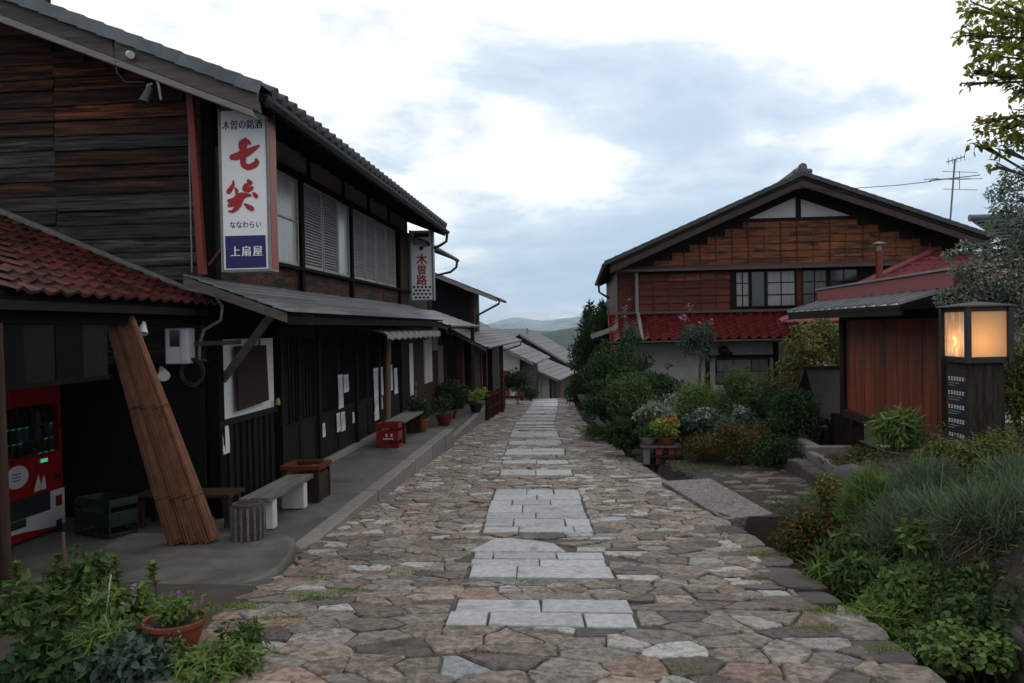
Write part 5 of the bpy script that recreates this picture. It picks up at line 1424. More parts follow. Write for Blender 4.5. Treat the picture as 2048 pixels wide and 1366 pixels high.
H4 = row_house('plastered_house', 'white walled house with grey roof and orange shutters down the slope', (-2.74, 38.6, -3.8), rad(-3.0), 7.4, 0.62, 2.12, 0.52, 3.6, 'brown', 'roof_shingle', over=0.6, gable_m='plaster', courses=12, drop=1.2)
MB().box(-1.05, -0.62, -0.04, -0.001, 0.55, 1.75).build('shutter', M['house_board'], H4, local=True); MB().box(-0.30, -0.02, -0.04, -0.001, 0.55, 1.7).build('shutter', M['house_board'], H4, local=True)
MB().box(-1.2, 0.05, -0.06, -0.001, 0.42, 0.53).build('window_sill', M['brown'], H4, local=True)
H5 = row_house('white_storehouse', 'low white storehouse with dark roof where the street drops away', (-1.62, 46.6, -5.0), rad(-6.7), 8.0, 0.5, 1.98, 0.42, 3.2, 'brown', 'roof_shingle', over=0.6, gable_m='whiteboard', courses=10, drop=1.5)
for k in range(6): MB().box(-2.6 + 0.4 * k, -2.57 + 0.4 * k, -0.03, -0.001, -1.0, 1.9).build('cover_strip', M['plaster_dim'], H5, local=True)
bxm = MB().box(0.0, 0.03, 1.0, 2.6, -1, 1.7); bxm.build('door', M['black'], H5, local=True)
MB().box(0.0, 0.03, 3.4, 5.2, -1, 1.6).build('door', M['house_red'], H5, local=True)
H6 = row_house('roofed_house', 'farthest grey roof peeping past the white storehouse', (-1.0, 60.5, -8.2), rad(-6), 9.0, 0.7, 5.2, 0.62, 3.4, 'brown', 'roof_shingle', over=0.4, courses=10, drop=1.5)
MB().tube([(-3.4, 3.0, 7.3), (-3.4, 3.0, 8.2)], 0.09, 8).build('chimney', M['steel'], H6, local=True)
H7 = row_house('roofed_house', 'house at the street bend with brown wall beside the dark trees', (1.6, 66.0, -9.0), rad(14), 8.0, 0.6, 4.0, 0.5, 3.0, 'brown', 'roof_shingle', over=0.4, courses=9, drop=2.0)

# rustic fence and things before the far houses
FN = thing('post_fence', 'low reddish brown post fence on the left verge', 'fence', (-2.85, 26, -2.7))
for k in range(9):
    y = 23.4 + 0.85 * k; x = -2.72 - 0.018 * k
    MB().tube([(x, y, zr(y) - 0.1), (x + 0.01, y, zr(y) + 0.85)], 0.055, 8).build('post', M['house_red'] if k % 2 else M['brown'], FN, smooth=True)
for zz_ in (0.35, 0.72): MB().tube([(-2.72, 23.3, zr(23.4) + zz_), (-2.87, 30.3, zr(30.2) + zz_)], 0.035, 8).build('rail', M['brown'], FN, smooth=True)

# ------------------------------------------------------------------ the gabled house on the right
RH = thing('gabled_house', 'two-storey timber house with wide gable, red tiled pent roof and white ground floor', 'house', (5.2, 24, -2.4))
YV, YWL = 20.0, 20.7
RXg, RZg = 5.5, 3.68
LXe, LZe, RXe, RZe = 0.70, 1.63, 9.94, 2.01
sLm = (RZg - LZe) / (RXg - LXe); sRm = (RZg - RZe) / (RXe - RXg)
def zroof(x): return RZg - sLm * (RXg - x) if x < RXg else RZg - sRm * (x - RXg)
YB = 29.0
rf = MB()
for xa, xb in ((LXe, RXg), (RXg + 0.001, RXe)):
    rf.prism([(xa, YV + 0.06, zroof(xa) - 0.16), (xa, YV + 0.06, zroof(xa) - 0.07), (xb, YV + 0.06, zroof(xb) - 0.07), (xb, YV + 0.06, zroof(xb) - 0.16)], (0, YB - YV, 0))
rrf = rf.build('roof', M['dark'], RH)
# field of tiles as lapping courses, both slopes
for side in (0, 1):
    n_ = 18
    for k in range(n_):
        a, b = k / n_, min(1.0, (k + 1.1) / n_)
        f_ = (lambda t: RXg + (LXe - 0.03 - RXg) * t) if side == 0 else (lambda t: RXg + (RXe + 0.03 - RXg) * t)
        xa, xb = f_(a), f_(b)
        q = [(xa, YV + 0.3, zroof(xa) - 0.045), (xb, YV + 0.3, zroof(xb) - 0.015), (xb, YB + 0.1, zroof(xb) - 0.015), (xa, YB + 0.1, zroof(xa) - 0.045)]
        if side == 1: q = q[::-1]
        MB().add(q + [(p[0], p[1], p[2] - 0.022) for p in q], [(0, 1, 2, 3), (7, 6, 5, 4), (0, 4, 5, 1), (1, 5, 6, 2), (2, 6, 7, 3), (3, 7, 4, 0)]).build('roof_course', M['tile_dark'], rrf)
for side, (xe_, s_) in enumerate(((LXe, sLm), (RXe, sRm))):
    n_ = 21
    D = Vector((-1 if side == 0 else 1, 0, -s_)).normalized()
    L_ = math.hypot(xe_ - RXg, zroof(xe_) - RZg) / n_
    A_ = Vector((0, 1, 0)); N_ = Vector((D.z * (-1 if side == 0 else 1) * -1, 0, abs(D.x))).normalized()
    N_ = Vector((-s_ if side == 0 else s_, 0, 1)).normalized()
    m_ = MB(); m_.box(-0.02, 0.30, -0.01, L_ * 1.06, -0.01, 0.03); m_.box(-0.02, 0.01, -0.01, L_ * 1.06, -0.07, -0.0105)
    me = m_.mesh('verge_tile', M['tile_dark'])
    for k in range(n_): inst('verge_tile', me, frame(Vector((RXg, YV, RZg - 0.03)) + D * (L_ * k), A_, D, N_) @ Matrix.Rotation(rad(2.5), 4, 'X'), rrf)
for xa, xb in ((LXe + 0.12, RXg), (RXg + 0.001, RXe - 0.1)):
    MB().prism([(xa, YV + 0.03, zroof(xa) - 0.36), (xb, YV + 0.03, zroof(xb) - 0.36), (xb, YV + 0.03, zroof(xb) - 0.20), (xa, YV + 0.03, zroof(xa) - 0.20)], (0, 0.05, 0)).build('bargeboard', M['barge_brown'], rrf, bevel=0.006)
    MB().prism([(xa, YV + 0.01, zroof(xa) - 0.195), (xb, YV + 0.01, zroof(xb) - 0.195), (xb, YV + 0.01, zroof(xb) - 0.08), (xa, YV + 0.01, zroof(xa) - 0.08)], (0, 0.06, 0)).build('bargeboard', M['house_beam'], rrf)
# ridge with end ornament
for k in range(2): MB().box(RXg - 0.15 + 0.04 * k, RXg + 0.15 - 0.04 * k, YV + 0.1, YB, RZg - 0.04 + 0.055 * k, RZg + 0.01 + 0.055 * k).build('ridge_course', M['tile_dark'], rrf)
MB().tube([(RXg, YV + 0.05, RZg + 0.11), (RXg, YB, RZg + 0.11)], 0.065, 10).build('ridge_tile', M['tile_dark'], rrf, smooth=True)
orn = MB()
orn.tube([(RXg, YV - 0.02, RZg + 0.10), (RXg, YV + 0.1, RZg + 0.10)], 0.10, 12)
orn.prism([(RXg - 0.22, YV + 0.0, RZg - 0.10), (RXg + 0.22, YV + 0.0, RZg - 0.10), (RXg + 0.18, YV, RZg - 0.01), (RXg + 0.11, YV, RZg + 0.07), (RXg - 0.11, YV, RZg + 0.07), (RXg - 0.18, YV, RZg - 0.01)], (0, 0.09, 0))
for s_ in (-1, 1): orn.sphere((RXg + s_ * 0.17, YV + 0.03, RZg + 0.0), (0.07, 0.05, 0.07))
orn.build('ridge_ornament', M['tile_grey'], rrf, smooth=True)
# left eave: gutter and drop
MB().tube([(LXe - 0.03, YV + 0.1, LZe - 0.10), (LXe - 0.03, YB, LZe - 0.10)], 0.06, 8).build('gutter', M['gutter'], rrf, smooth=True)
MB().tube([(LXe - 0.02, 26.2, LZe - 0.12), (LXe, 26.2, LZe - 0.5), (LXe + 0.15, 26.2, LZe - 0.6), (1.05, 26.2, LZe - 0.72)], 0.035, 8).build('downpipe', M['gutter'], rrf, smooth=True)
for k in range(16): MB().prism([(LXe + 0.05, YV + 0.25 + 0.5 * k, zroof(LXe + 0.05) - 0.26), (LXe + 0.05, YV + 0.25 + 0.5 * k, zroof(LXe + 0.05) - 0.165), (1.3, YV + 0.25 + 0.5 * k, zroof(1.3) - 0.165), (1.3, YV + 0.25 + 0.5 * k, zroof(1.3) - 0.26)], (0, 0.06, 0)).build('rafter', M['house_beam'], rrf)
# walls
wl, wr = 1.02, 9.3
gw = MB()
gw.prism([(wl, YWL, 0.2), (wr, YWL, 0.2), (wr, YWL, zroof(wr) - 0.18), (RXg, YWL, RZg - 0.18), (wl, YWL, zroof(wl) - 0.18)], (0, 0.12, 0))
gw = gw.build('front_wall', M['house_beam'], RH)
bx('side_wall', M['house_red'], RH, wl, wl + 0.12, YWL + 0.121, YB - 0.3, -2.6, zroof(wl) - 0.18); bx('side_wall', M['house_red'], RH, wr - 0.12, wr, YWL + 0.121, YB - 0.3, -2.6, zroof(wr) - 0.18)
HR = random.Random(9)
# upper boarding: short boards between battens
bay = 0.40
zz_ = 1.46
while zz_ < 2.55:
    # ends of the row where the roof cuts it
    zt_r = zz_ + 0.19 + 0.52
    xl_ = max(wl + 0.05, RXg - (RZg - zt_r) / sLm); xr_ = min(wr - 0.05, RXg + (RZg - zt_r) / sRm)
    x = xl_
    while x < xr_ - 0.05:
        xe = min(xr_, x + bay * HR.choice([3, 4, 5]))
        if xr_ - xe < 0.3: xe = xr_
        board_row(gw, 'board', x + 0.003, xe - 0.003, YWL - 0.001, zz_, 0.185, M['house_board'], 0.030, HR.uniform(-0.006, 0.006))
        x = xe
    zz_ += 0.19
x = wl + 0.1
while x < wr:
    t_ = min(2.60, zroof(x) - 0.55)
    if t_ > 1.6: bx('batten', M['house_board'] if HR.random() < 0.35 else M['house_red'], gw, x - 0.012, x + 0.012, YWL - 0.045, YWL - 0.002, 1.45, t_)
    x += bay
# white gable triangle
for xa, xb in ((4.2, 5.50), (5.62, 7.1)):
    pts = [(max(xa, xx), 0) for xx in ()]
    def clampz(xx): return zroof(xx) - 0.52
    poly = [(xa, YWL - 0.012, 2.66), (xb, YWL - 0.012, 2.66)]
    xa2 = xa if clampz(xa) > 2.67 else RXg - (RZg - 0.52 - 2.67) / sLm
    xb2 = xb if clampz(xb) > 2.67 else RXg + (RZg - 0.52 - 2.67) / sRm
    poly = [(xa2, YWL - 0.014, 2.66), (xb2, YWL - 0.014, 2.66), (xb2, YWL - 0.014, max(2.665, clampz(xb2))), (xa2, YWL - 0.014, max(2.665, clampz(xa2)))]
    MB().prism(poly, (0, 0.013, 0)).build('plaster_gable', M['plaster'], gw)
bx('tie_beam', M['house_beam'], gw, 3.2, 7.6, YWL - 0.06, YWL - 0.002, 2.585, 2.655, bevel=0.005)
bx('king_post', M['house_beam'], gw, 5.50, 5.62, YWL - 0.05, YWL - 0.002, 2.656, RZg - 0.5, bevel=0.005)
MB().prism([(wl - 0.02, YWL - 0.28, 1.37), (wl - 0.02, YWL - 0.28, 1.44), (wl - 0.02, YWL - 0.002, 1.53), (wl - 0.02, YWL - 0.002, 1.40)], (8.2, 0, 0)).build('pent_strip', M['trim'], RH)
# middle storey: boards left, windows right
for r in range(5):
    z0_ = 0.37 + r * 0.19
    x = wl + 0.50
    while x < 3.85:
        xe = min(x + bay * HR.choice([2, 3, 4]), 3.9)
        board_row(gw, 'board', x + 0.003, xe - 0.003, YWL - 0.001, z0_, 0.185, M['house_red'] if HR.random() < 0.75 else M['house_board'], 0.030)
        x = xe
for k in range(7): bx('batten', M['house_red'], gw, wl + 0.50 + 0.4 * k - 0.013, wl + 0.50 + 0.4 * k + 0.013, YWL - 0.045, YWL - 0.002, 0.36, 1.36)
for k in range(4): bx('wall_board', M['house_red'], gw, wl + 0.02 + 0.11 * k, wl + 0.02 + 0.11 * k + 0.105, YWL - 0.012, YWL - 0.001, 0.36, 1.38)
def house_window(x0, x1, z0, z1, nx_, nz_, pm, Y=YWL - 0.02):
    fr = MB(); t = 0.03
    fr.box(x0, x0 + t, Y - 0.02, Y + 0.018, z0, z1); fr.box(x1 - t, x1, Y - 0.02, Y + 0.018, z0, z1)
    fr.box(x0 + t, x1 - t, Y - 0.02, Y + 0.018, z0, z0 + t); fr.box(x0 + t, x1 - t, Y - 0.02, Y + 0.018, z1 - t, z1)
    f = fr.build('window', M['house_beam'], RH)
    for k in range(1, nx_): bx('glazing_bar', M['house_beam'], f, x0 + (x1 - x0) * k / nx_ - 0.01, x0 + (x1 - x0) * k / nx_ + 0.01, Y - 0.016, Y + 0.016, z0 + t, z1 - t)
    for k in range(1, nz_): bx('glazing_bar', M['house_beam'], f, x0 + t, x1 - t, Y - 0.014, Y + 0.014, z0 + (z1 - z0) * k / nz_ - 0.01, z0 + (z1 - z0) * k / nz_ + 0.01)
    for i in range(nx_):
        for j in range(nz_):
            bx('pane', M[pm], f, x0 + t + (x1 - x0 - 2 * t) * i / nx_ + 0.004, x0 + t + (x1 - x0 - 2 * t) * (i + 1) / nx_ - 0.004, Y + 0.004, Y + 0.01, z0 + t + (z1 - z0 - 2 * t) * j / nz_ + 0.004, z0 + t + (z1 - z0 - 2 * t) * (j + 1) / nz_ - 0.004)
house_window(3.98, 4.34, 0.42, 1.34, 2, 3, 'curtain'); house_window(4.36, 4.73, 0.42, 1.34, 1, 1, 'pane_dark')
house_window(4.75, 5.48, 0.42, 1.34, 2, 3, 'curtain'); house_window(5.62, 6.25, 0.42, 1.34, 2, 3, 'pane_dim'); house_window(6.3, 7.0, 0.42, 1.34, 2, 3, 'pane_dark')
bx('post', M['house_beam'], gw, 3.86, 3.97, YWL - 0.05, YWL - 0.002, 0.3, 1.38); bx('post', M['house_red'], gw, 5.49, 5.61, YWL - 0.05, YWL - 0.002, 0.3, 1.38)
bx('sill_strip', M['trim'], RH, wl, 7.2, YWL - 0.14, YWL - 0.002, 0.30, 0.365, bevel=0.006)
MB().tube([(1.50, YWL - 0.12, 1.36), (1.50, YWL - 0.12, 0.36), (1.52, YWL - 0.25, 0.30), (1.56, 19.75, -0.33), (1.58, 19.72, -0.42)], 0.045, 8).build('downpipe', M['steel'], RH, smooth=True)
# glazed red pent roof
dP = Vector((0, -1, -0.62)).normalized(); nP = Vector((0, -0.62, 1)).normalized()
pr = MB().prism([(0.80, YWL - 0.002, 0.245), (0.80, 19.72, -0.365), (0.80, 19.72, -0.405), (0.80, YWL - 0.002, 0.205)], (5.5, 0, 0)).build('pent_roof', M['dark'], RH)
gl = pantile('tile', 0.235, 0.165, M['tile_glaze'], 0.085, 0.016, 0.024)
tile_roof(pr, gl, Vector((6.30, YWL - 0.01, 0.245)), (-1, 0, 0), dP, nP, 23, 7, 0.238, 0.165, j=0.25)
MB().tube([(0.78, YWL - 0.03, 0.29), (6.3, YWL - 0.03, 0.29)], 0.05, 8).build('ridge_tile', M['tile_glaze'], pr, smooth=True)
MB().prism([(0.77, YWL, 0.30), (0.77, 19.68, -0.33), (0.77, 19.68, -0.41), (0.77, YWL, 0.18)], (0.03, 0, 0)).build('verge_board', M['tile_glaze'], pr)
MB().tube([(0.8, 19.66, -0.40), (6.3, 19.66, -0.40)], 0.045, 8).build('gutter', M['gutter'], pr, smooth=True)
# ground floor
lw = bx('lower_wall', M['plaster'], RH, wl, wr, YWL + 0.0005, YWL + 0.11, -2.7, 0.19)
for x in (wl, 3.2, 4.9, 7.0): bx('post', M['house_beam'], lw, x, x + 0.12, YWL - 0.035, YWL, -2.7, 0.15)
bx('lintel', M['house_beam'], lw, 3.32, 4.9, YWL - 0.03, YWL, -0.86, -0.78)
house_window(3.46, 4.80, -1.52, -0.87, 3, 2, 'curtain', YWL - 0.025)
o = MB().sphere((3.66, YWL - 0.08, -0.66), (0.14, 0.06, 0.13)); o.sphere((3.82, YWL - 0.06, -0.74), (0.08, 0.05, 0.06))
o.build('wall_ornament', M['iron'], RH, smooth=True)
MB().prism([(0.35, 20.1, -0.28), (0.35, 20.1, -0.22), (1.0, 20.1, 0.0), (1.0, 20.1, -0.06)], (0, 2.6, 0)).build('side_porch_roof', M['roof_metal'], RH)
MB().prism([(0.33, 20.07, -0.30), (0.33, 20.07, -0.17), (1.0, 20.07, 0.04), (1.0, 20.07, -0.08)], (0, 0.03, 0)).build('porch_board', M['steel'], RH)
# annex with the faded red roof: lapping ribbed courses bounded by a hip
def hipx(t): return 4.3 + 4.4 * t
an = MB().add([(4.3, 17.6, -0.03), (13, 17.6, -0.03), (13, 20.65, 1.62), (8.7, 20.65, 1.62)], [(0, 1, 2, 3)]).build('annex_roof', M['dark'], RH)
NA = 11
for k in range(NA):
    a, b = k / NA, (k + 1) / NA
    ya_, yb_ = 17.6 + 3.05 * a, 17.6 + 3.05 * b + 0.03
    za_, zb_ = 1.65 * a + 0.035, 1.65 * b + 0.005
    mb = MB(); vs = []; x = hipx(a); n_ = 0
    while x < 12.6:
        hz = 0.022 * (1 if n_ % 2 else 0)
        vs += [(x, ya_, za_ + hz), (max(x, hipx(b)), yb_, zb_ + hz), (x, ya_, za_ + hz - 0.035)]; n_ += 1; x += 0.11
    mb.add(vs, [(3 * i, 3 * i + 3, 3 * i + 4, 3 * i + 1) for i in range(n_ - 1)] + [(3 * i + 2, 3 * i + 5, 3 * i + 3, 3 * i) for i in range(n_ - 1)])
    mb.build('roof_course', M['tile_pink'], an)
MB().tube([(4.3, 17.6, 0.03), (8.7, 20.6, 1.70)], 0.07, 8).build('hip_tile', M['tile_pink'], an, smooth=True)
bx('annex_wall', M['plaster'], RH, 5.0, 12.5, 18.2, 18.3, -2.6, 0.2)
MB().tube([(6.9, 19.0, 0.78), (6.9, 19.0, 1.62)], 0.075, 10).build('flue', M['redpost'], RH, smooth=True)
MB().tube([(6.9, 19.0, 1.62), (6.9, 19.0, 1.76)], 0.06, 10).build('flue_top', M['plaster_dim'], RH, smooth=True)
MB().lathe([(0.15, 0), (0.14, 0.02), (0.03, 0.06)], (6.9, 19.0, 1.77), 12).build('flue_cap', M['steel'], RH, smooth=True)
# antenna and wires
AN_ = thing('tv_antenna', 'rooftop television antenna on a thin mast above the gable', 'antenna', (9.4, 21.0, 2.2))
def pA(u, v, Y=21.0): return PY(u, v, Y)
MB().tube([pA(1899, 460), pA(1910, 318)], 0.022, 6).build('mast', M['steel'], AN_)
MB().tube([pA(1900, 450), pA(1897, 452)], 0.06, 8).build('mast_clamp', M['redpost'], AN_)
MB().tube([pA(1858, 362), pA(1960, 350, 21.4)], 0.012, 5).build('boom', M['iron'], AN_)
for u, l in ((1862, 30), (1880, 34), (1900, 38), (1920, 44), (1940, 50)): MB().tube([pA(u - l * 0.5, 361 - 2), pA(u + l * 0.5, 357)], 0.009, 5).build('element', M['steel'], AN_)
MB().tube([pA(1893, 324), pA(1930, 313)], 0.013, 5).build('boom', M['iron'], AN_)
for u in (1897, 1905, 1914, 1922, 1929): MB().tube([pA(u, 328 - (u - 1897) * 0.25, 20.8), pA(u, 316 - (u - 1897) * 0.25, 21.2)], 0.010, 5).build('element', M['iron'], AN_)
for u, v0, v1 in ((1919, 342, 378),): MB().tube([pA(u, v0), pA(u, v1)], 0.01, 5).build('reflector', M['steel'], AN_)
for v in (343, 378): MB().tube([pA(1885, v), pA(1955, v + 2)], 0.008, 5).build('element', M['steel'], AN_)
tag(MB().tube([PY(1620, 382, 20.0), PY(1700, 377, 20.3), PY(1790, 371, 20.6), PY(1862, 363, 21.0)], 0.009, 5).build('antenna_wire', M['iron'], base=True), 'thin wire strung from the gable to the antenna', 'wire')
tag(MB().tube([PY(1560, 388, 19.98), PY(1590, 378, 19.97), PY(1620, 374, 19.98), PY(1655, 380, 19.98), PY(1720, 388, 20.02)], 0.008, 5).build('service_wire', M['iron'], base=True), 'dark service wire sagging along the gable peak', 'wire')
GR = thing('tiled_house', 'grey tiled roof of the neighbouring house at the right edge', 'house', (18, 32, -3))
g_ = MB().prism([(13.2, 28, 3.25), (24, 28, 3.25), (24, 24.5, 1.7), (13.2, 24.5, 1.7)], (0, 0, 0.08)).build('roof', M['tile_dark'], GR)
for k in range(12):
    t = k / 12; MB().beam((13.2, 24.5 + 3.5 * t, 1.82 + 1.55 * t), (24, 24.5 + 3.5 * t, 1.82 + 1.55 * t), 0.22, 0.05).build('roof_course', M['tile_grey'], g_)
bx('wall', M['plaster'], GR, 13.8, 23.5, 25.2, 30, -3, 1.9); MB().tube([(13.1, 28, 3.4), (24, 28, 3.4)], 0.12, 8).build('ridge_tile', M['tile_grey'], g_, smooth=True)

# ------------------------------------------------------------------ notice board with its little roof
NB = thing('notice_board', 'roofed reddish timber notice board standing on a stone base', 'notice board', (4.0, 10.8, -2.05))
for y in (12.42, 9.0): bx('post', M['house_beam'], NB, 3.94, 4.12, y - 0.09, y + 0.09, -2.1, 0.16, bevel=0.01)
n_ = 17
for k in range(n_):
    y0_ = 9.1 + (12.32 - 9.1) * k / n_
    bx('plank', M['board_red'], NB, 3.985 - 0.004 * (k % 2), 4.02, y0_ + 0.002, y0_ + (12.32 - 9.1) / n_ - 0.002, -1.30, 0.02)
bx('rail', M['brown'], NB, 3.93, 4.08, 9.095, 12.325, -1.42, -1.301, bevel=0.008); bx('rail', M['house_beam'], NB, 3.95, 4.08, 9.095, 12.325, 0.021, 0.14, bevel=0.008)
for y in (12.0, 12.85): MB().beam((4.0, y, -2.1), (4.0, y, -1.42), 0.14, 0.16, up=(0, 1, 0)).build('foot', M['house_beam'], NB)
MB().beam((4.0, 9.5, -1.75), (4.0, 12.3, -1.75), 0.08, 0.1).build('brace', M['house_beam'], NB)
YN0 = 8.7
nr = MB().prism([(3.36, YN0, 0.13), (4.0, YN0, 0.31), (4.64, YN0, 0.13), (4.64, YN0, 0.165), (4.0, YN0, 0.345), (3.36, YN0, 0.165)], (0, 13.25 - YN0, 0)).build('roof', M['house_beam'], NB)
for k in range(15):
    y = YN0 + 0.32 * k
    MB().beam((3.35, y, 0.190), (3.86, y, 0.330), 0.035, 0.036).build('roof_batten', M['roof_strip'], nr); MB().beam((4.65, y, 0.190), (4.14, y, 0.330), 0.035, 0.036).build('roof_batten', M['roof_strip'], nr)
    if k < 14:
        for s_ in (-1, 1):
            q = [(4.0 + s_ * 0.645, y + 0.02, 0.172), (4.0 + s_ * 0.645, y + 0.30, 0.172), (4.0 + s_ * 0.1, y + 0.30, 0.328), (4.0 + s_ * 0.1, y + 0.02, 0.328)]
            if s_ > 0: q = q[::-1]
            MB().add(q, [(0, 1, 2, 3)]).build('roof_sheet', M['roof_strip'], nr)
bx('ridge_box', M['tile_pink'], nr, 3.86, 4.14, YN0 - 0.1, 13.3, 0.335, 0.52, bevel=0.01); bx('ridge_cap', M['steel'], nr, 3.83, 4.17, YN0 - 0.12, 13.32, 0.521, 0.545)
bx('eave_board', M['house_beam'], nr, 3.37, 3.405, YN0 + 0.02, 13.2, 0.06, 0.13)
# stone base
SB = thing('stone_base', 'low grey stone kerb around the notice board', 'stone base', (3.6, 11.5, -2.1))
bx('kerb_stone', M['kerb'], SB, 3.28, 3.40, 9.6, 11.9, -2.4, -1.86, bevel=0.02); bx('kerb_stone', M['kerb'], SB, 3.28, 5.2, 11.905, 12.05, -2.4, -1.80, bevel=0.02); bx('kerb_stone', M['kerb'], SB, 3.36, 3.52, 12.055, 14.2, -2.4, -1.80, bevel=0.02)
for k in range(8): MB().box(2.98 + RR.uniform(-0.03, 0.03), 3.2, 10.0 + k * 0.28 + 0.005, 10.0 + (k + 1) * 0.28 - 0.005, -2.4, -1.95 + RR.uniform(-0.02, 0.02)).build('wall_stone', M['rock'], SB, bevel=0.02)
# low roofed well cover beside it
WC = thing('well_cover', 'small dark roofed well cover left of the notice board', 'well cover', (4.0, 13.6, -2.1))
rw = MB().prism([(3.68, 13.35, -0.76), (4.5, 13.35, -0.76), (4.6, 12.95, -1.52), (3.78, 12.95, -1.52)], (0, 0.03, 0.02)).build('roof', M['iron'], WC)
MB().prism([(3.66, 13.36, -0.74), (4.5, 13.36, -0.74), (4.45, 13.85, -1.52), (3.55, 13.85, -1.52)], (0, 0.03, 0.02)).build('roof', M['iron'], WC)
MB().beam((3.64, 13.37, -0.73), (4.55, 13.37, -0.73), 0.08, 0.05).build('ridge_board', M['house_beam'], WC)
MB().prism([(3.74, 13.35, -0.8), (3.8, 13.0, -1.5), (3.62, 13.8, -1.5)], (0.03, 0, 0)).build('gable_board', M['black'], WC)
for x in (3.85, 4.4):
    for y in (13.08, 13.7): bx('post', M['house_beam'], WC, x, x + 0.09, y, y + 0.09, -2.2, -1.45)
bx('wall', M['black'], WC, 3.86, 4.45, 13.12, 13.75, -2.2, -1.62)
bx('shelf', M['steel'], WC, 3.60, 3.9, 13.0, 13.5, -1.66, -1.63)

# ------------------------------------------------------------------ lantern on a wide post
LN = thing('street_lantern', 'lit wooden lantern box on a wide post with a black notice strip', 'lantern', (3.55, 7.5, -1.6), rad(5))
W2 = 0.185
zl0, zl1 = 1.24, 1.70         # panes, above the root
bx('post', M['lantern_post'], LN, -0.165, 0.165, -0.165, 0.165, -0.5, 1.215, bevel=0.012, local=True)
bx('base_frame', M['iron'], LN, -W2, W2, -W2 - 0.02, W2 + 0.02, 1.216, 1.272, bevel=0.006, local=True)
for sx in (-1, 1):
    for sy in (-1, 1): bx('corner_bar', M['iron'], LN, sx * W2 - 0.022, sx * W2 + 0.022, sy * (W2 + 0.02) - 0.022, sy * (W2 + 0.02) + 0.022, 1.218, 1.712, bevel=0.003, local=True)
bx('top_frame', M['iron'], LN, -W2, W2, -W2 - 0.02, W2 + 0.02, 1.672, 1.71, bevel=0.004, local=True)
MB().add([(-0.225, -0.245, 1.713), (0.225, -0.245, 1.713), (0.225, 0.245, 1.713), (-0.225, 0.245, 1.713), (-0.225, -0.245, 1.725), (0.225, -0.245, 1.725), (0.225, 0.245, 1.725), (-0.225, 0.245, 1.725), (0, 0, 1.765)],
         [(3, 2, 1, 0), (0, 1, 5, 4), (1, 2, 6, 5), (2, 3, 7, 6), (3, 0, 4, 7), (4, 5, 8), (5, 6, 8), (6, 7, 8), (7, 4, 8)]).build('cap', M['barge'], LN, local=True)
def glow(name, c, stain=None):
    m, t, b = nodes(name)
    out = t.nodes['Material Output']
    tl = t.nodes.new('ShaderNodeBsdfTranslucent'); df = t.nodes.new('ShaderNodeBsdfDiffuse')
    mx = t.nodes.new('ShaderNodeMixShader'); mx.inputs[0].default_value = 0.35
    if stain:
        vec = ncoord(t, (1, 4, 1.3), rnd=False)
        n_ = nnoise(t, vec, 2.4, 3, 0.5, 0.8)
        col = nramp(t, n_, [(0.46, c), (0.50, stain), (0.56, stain), (0.60, c)])
        t.links.new(col, tl.inputs[0]); t.links.new(col, df.inputs[0])
    else:
        tl.inputs[0].default_value = (*c, 1); df.inputs[0].default_value = (*c, 1)
    t.links.new(tl.outputs[0], mx.inputs[1]); t.links.new(df.outputs[0], mx.inputs[2]); t.links.new(mx.outputs[0], out.inputs[0])
    return m
paper1 = glow('lantern_paper', (0.82, 0.66, 0.46))
paper2 = glow('lantern_painted_paper', (0.85, 0.78, 0.70), (0.76, 0.60, 0.46))
e_ = W2 - 0.023
bx('pane', paper1, LN, -e_, e_, -W2 - 0.008, -W2 - 0.005, 1.273, 1.671, local=True); bx('pane', paper1, LN, -e_, e_, W2 + 0.005, W2 + 0.008, 1.273, 1.671, local=True)
bx('pane', paper2, LN, -W2 + 0.010, -W2 + 0.013, -W2 + 0.003, W2 - 0.003, 1.273, 1.671, local=True); bx('pane', paper1, LN, W2 - 0.013, W2 - 0.010, -W2 + 0.003, W2 - 0.003, 1.273, 1.671, local=True)
bulb_d = bpy.data.lights.new('lantern_bulb', 'POINT'); bulb_d.energy = 3.1; bulb_d.color = (1.0, 0.64, 0.33); bulb_d.shadow_soft_size = 0.05
bulb = bpy.data.objects.new('bulb', bulb_d); COL.objects.link(bulb); bulb.parent = LN; bulb.location = (-0.06, 0.0, 1.40)
MB().tube([(-0.07, 0, 1.273), (-0.07, 0, 1.32)], 0.025, 8).build('bulb_holder', M['white'], LN, local=True)
# notice strip on the street side of the post
bx('notice_strip', M['ink_black'], LN, -0.179, -0.166, -0.16, 0.15, 0.44, 1.16, local=True)
LR = random.Random(6)
zc = 1.09; row = 0
while zc > 0.47:
    big = row % 3 == 0
    yk = 0.12
    mkw = MB()
    n_ = 5 if big else 14
    end = -0.13 if big else LR.uniform(-0.1, 0.02)
    while yk > end:
        w_ = 0.034 if big else 0.008; h_ = 0.038 if big else 0.006
        for q in range(3 if big else 1):
            hq = h_ / (3 if big else 1)
            mkw.add([(-0.1805, yk, zc - q * hq), (-0.1805, yk - w_ * LR.uniform(0.6, 1), zc - q * hq), (-0.1805, yk - w_ * LR.uniform(0.6, 1), zc - (q + 0.7) * hq), (-0.1805, yk, zc - (q + 0.7) * hq)], [(0, 1, 2, 3)])
        yk -= w_ * 1.3
    mkw.build('writing', M['paper'], LN, local=True)
    zc -= 0.055 if big else 0.022 if row % 3 == 1 else 0.05
    row += 1
for zz_, yy_ in ((1.07, -0.145), (0.85, 0.135), (0.53, 0.13)): MB().tube([(-0.180, yy_, zz_), (-0.1815, yy_, zz_)], 0.016, 10).build('red_mark', M['ink_red'], LN, local=True)

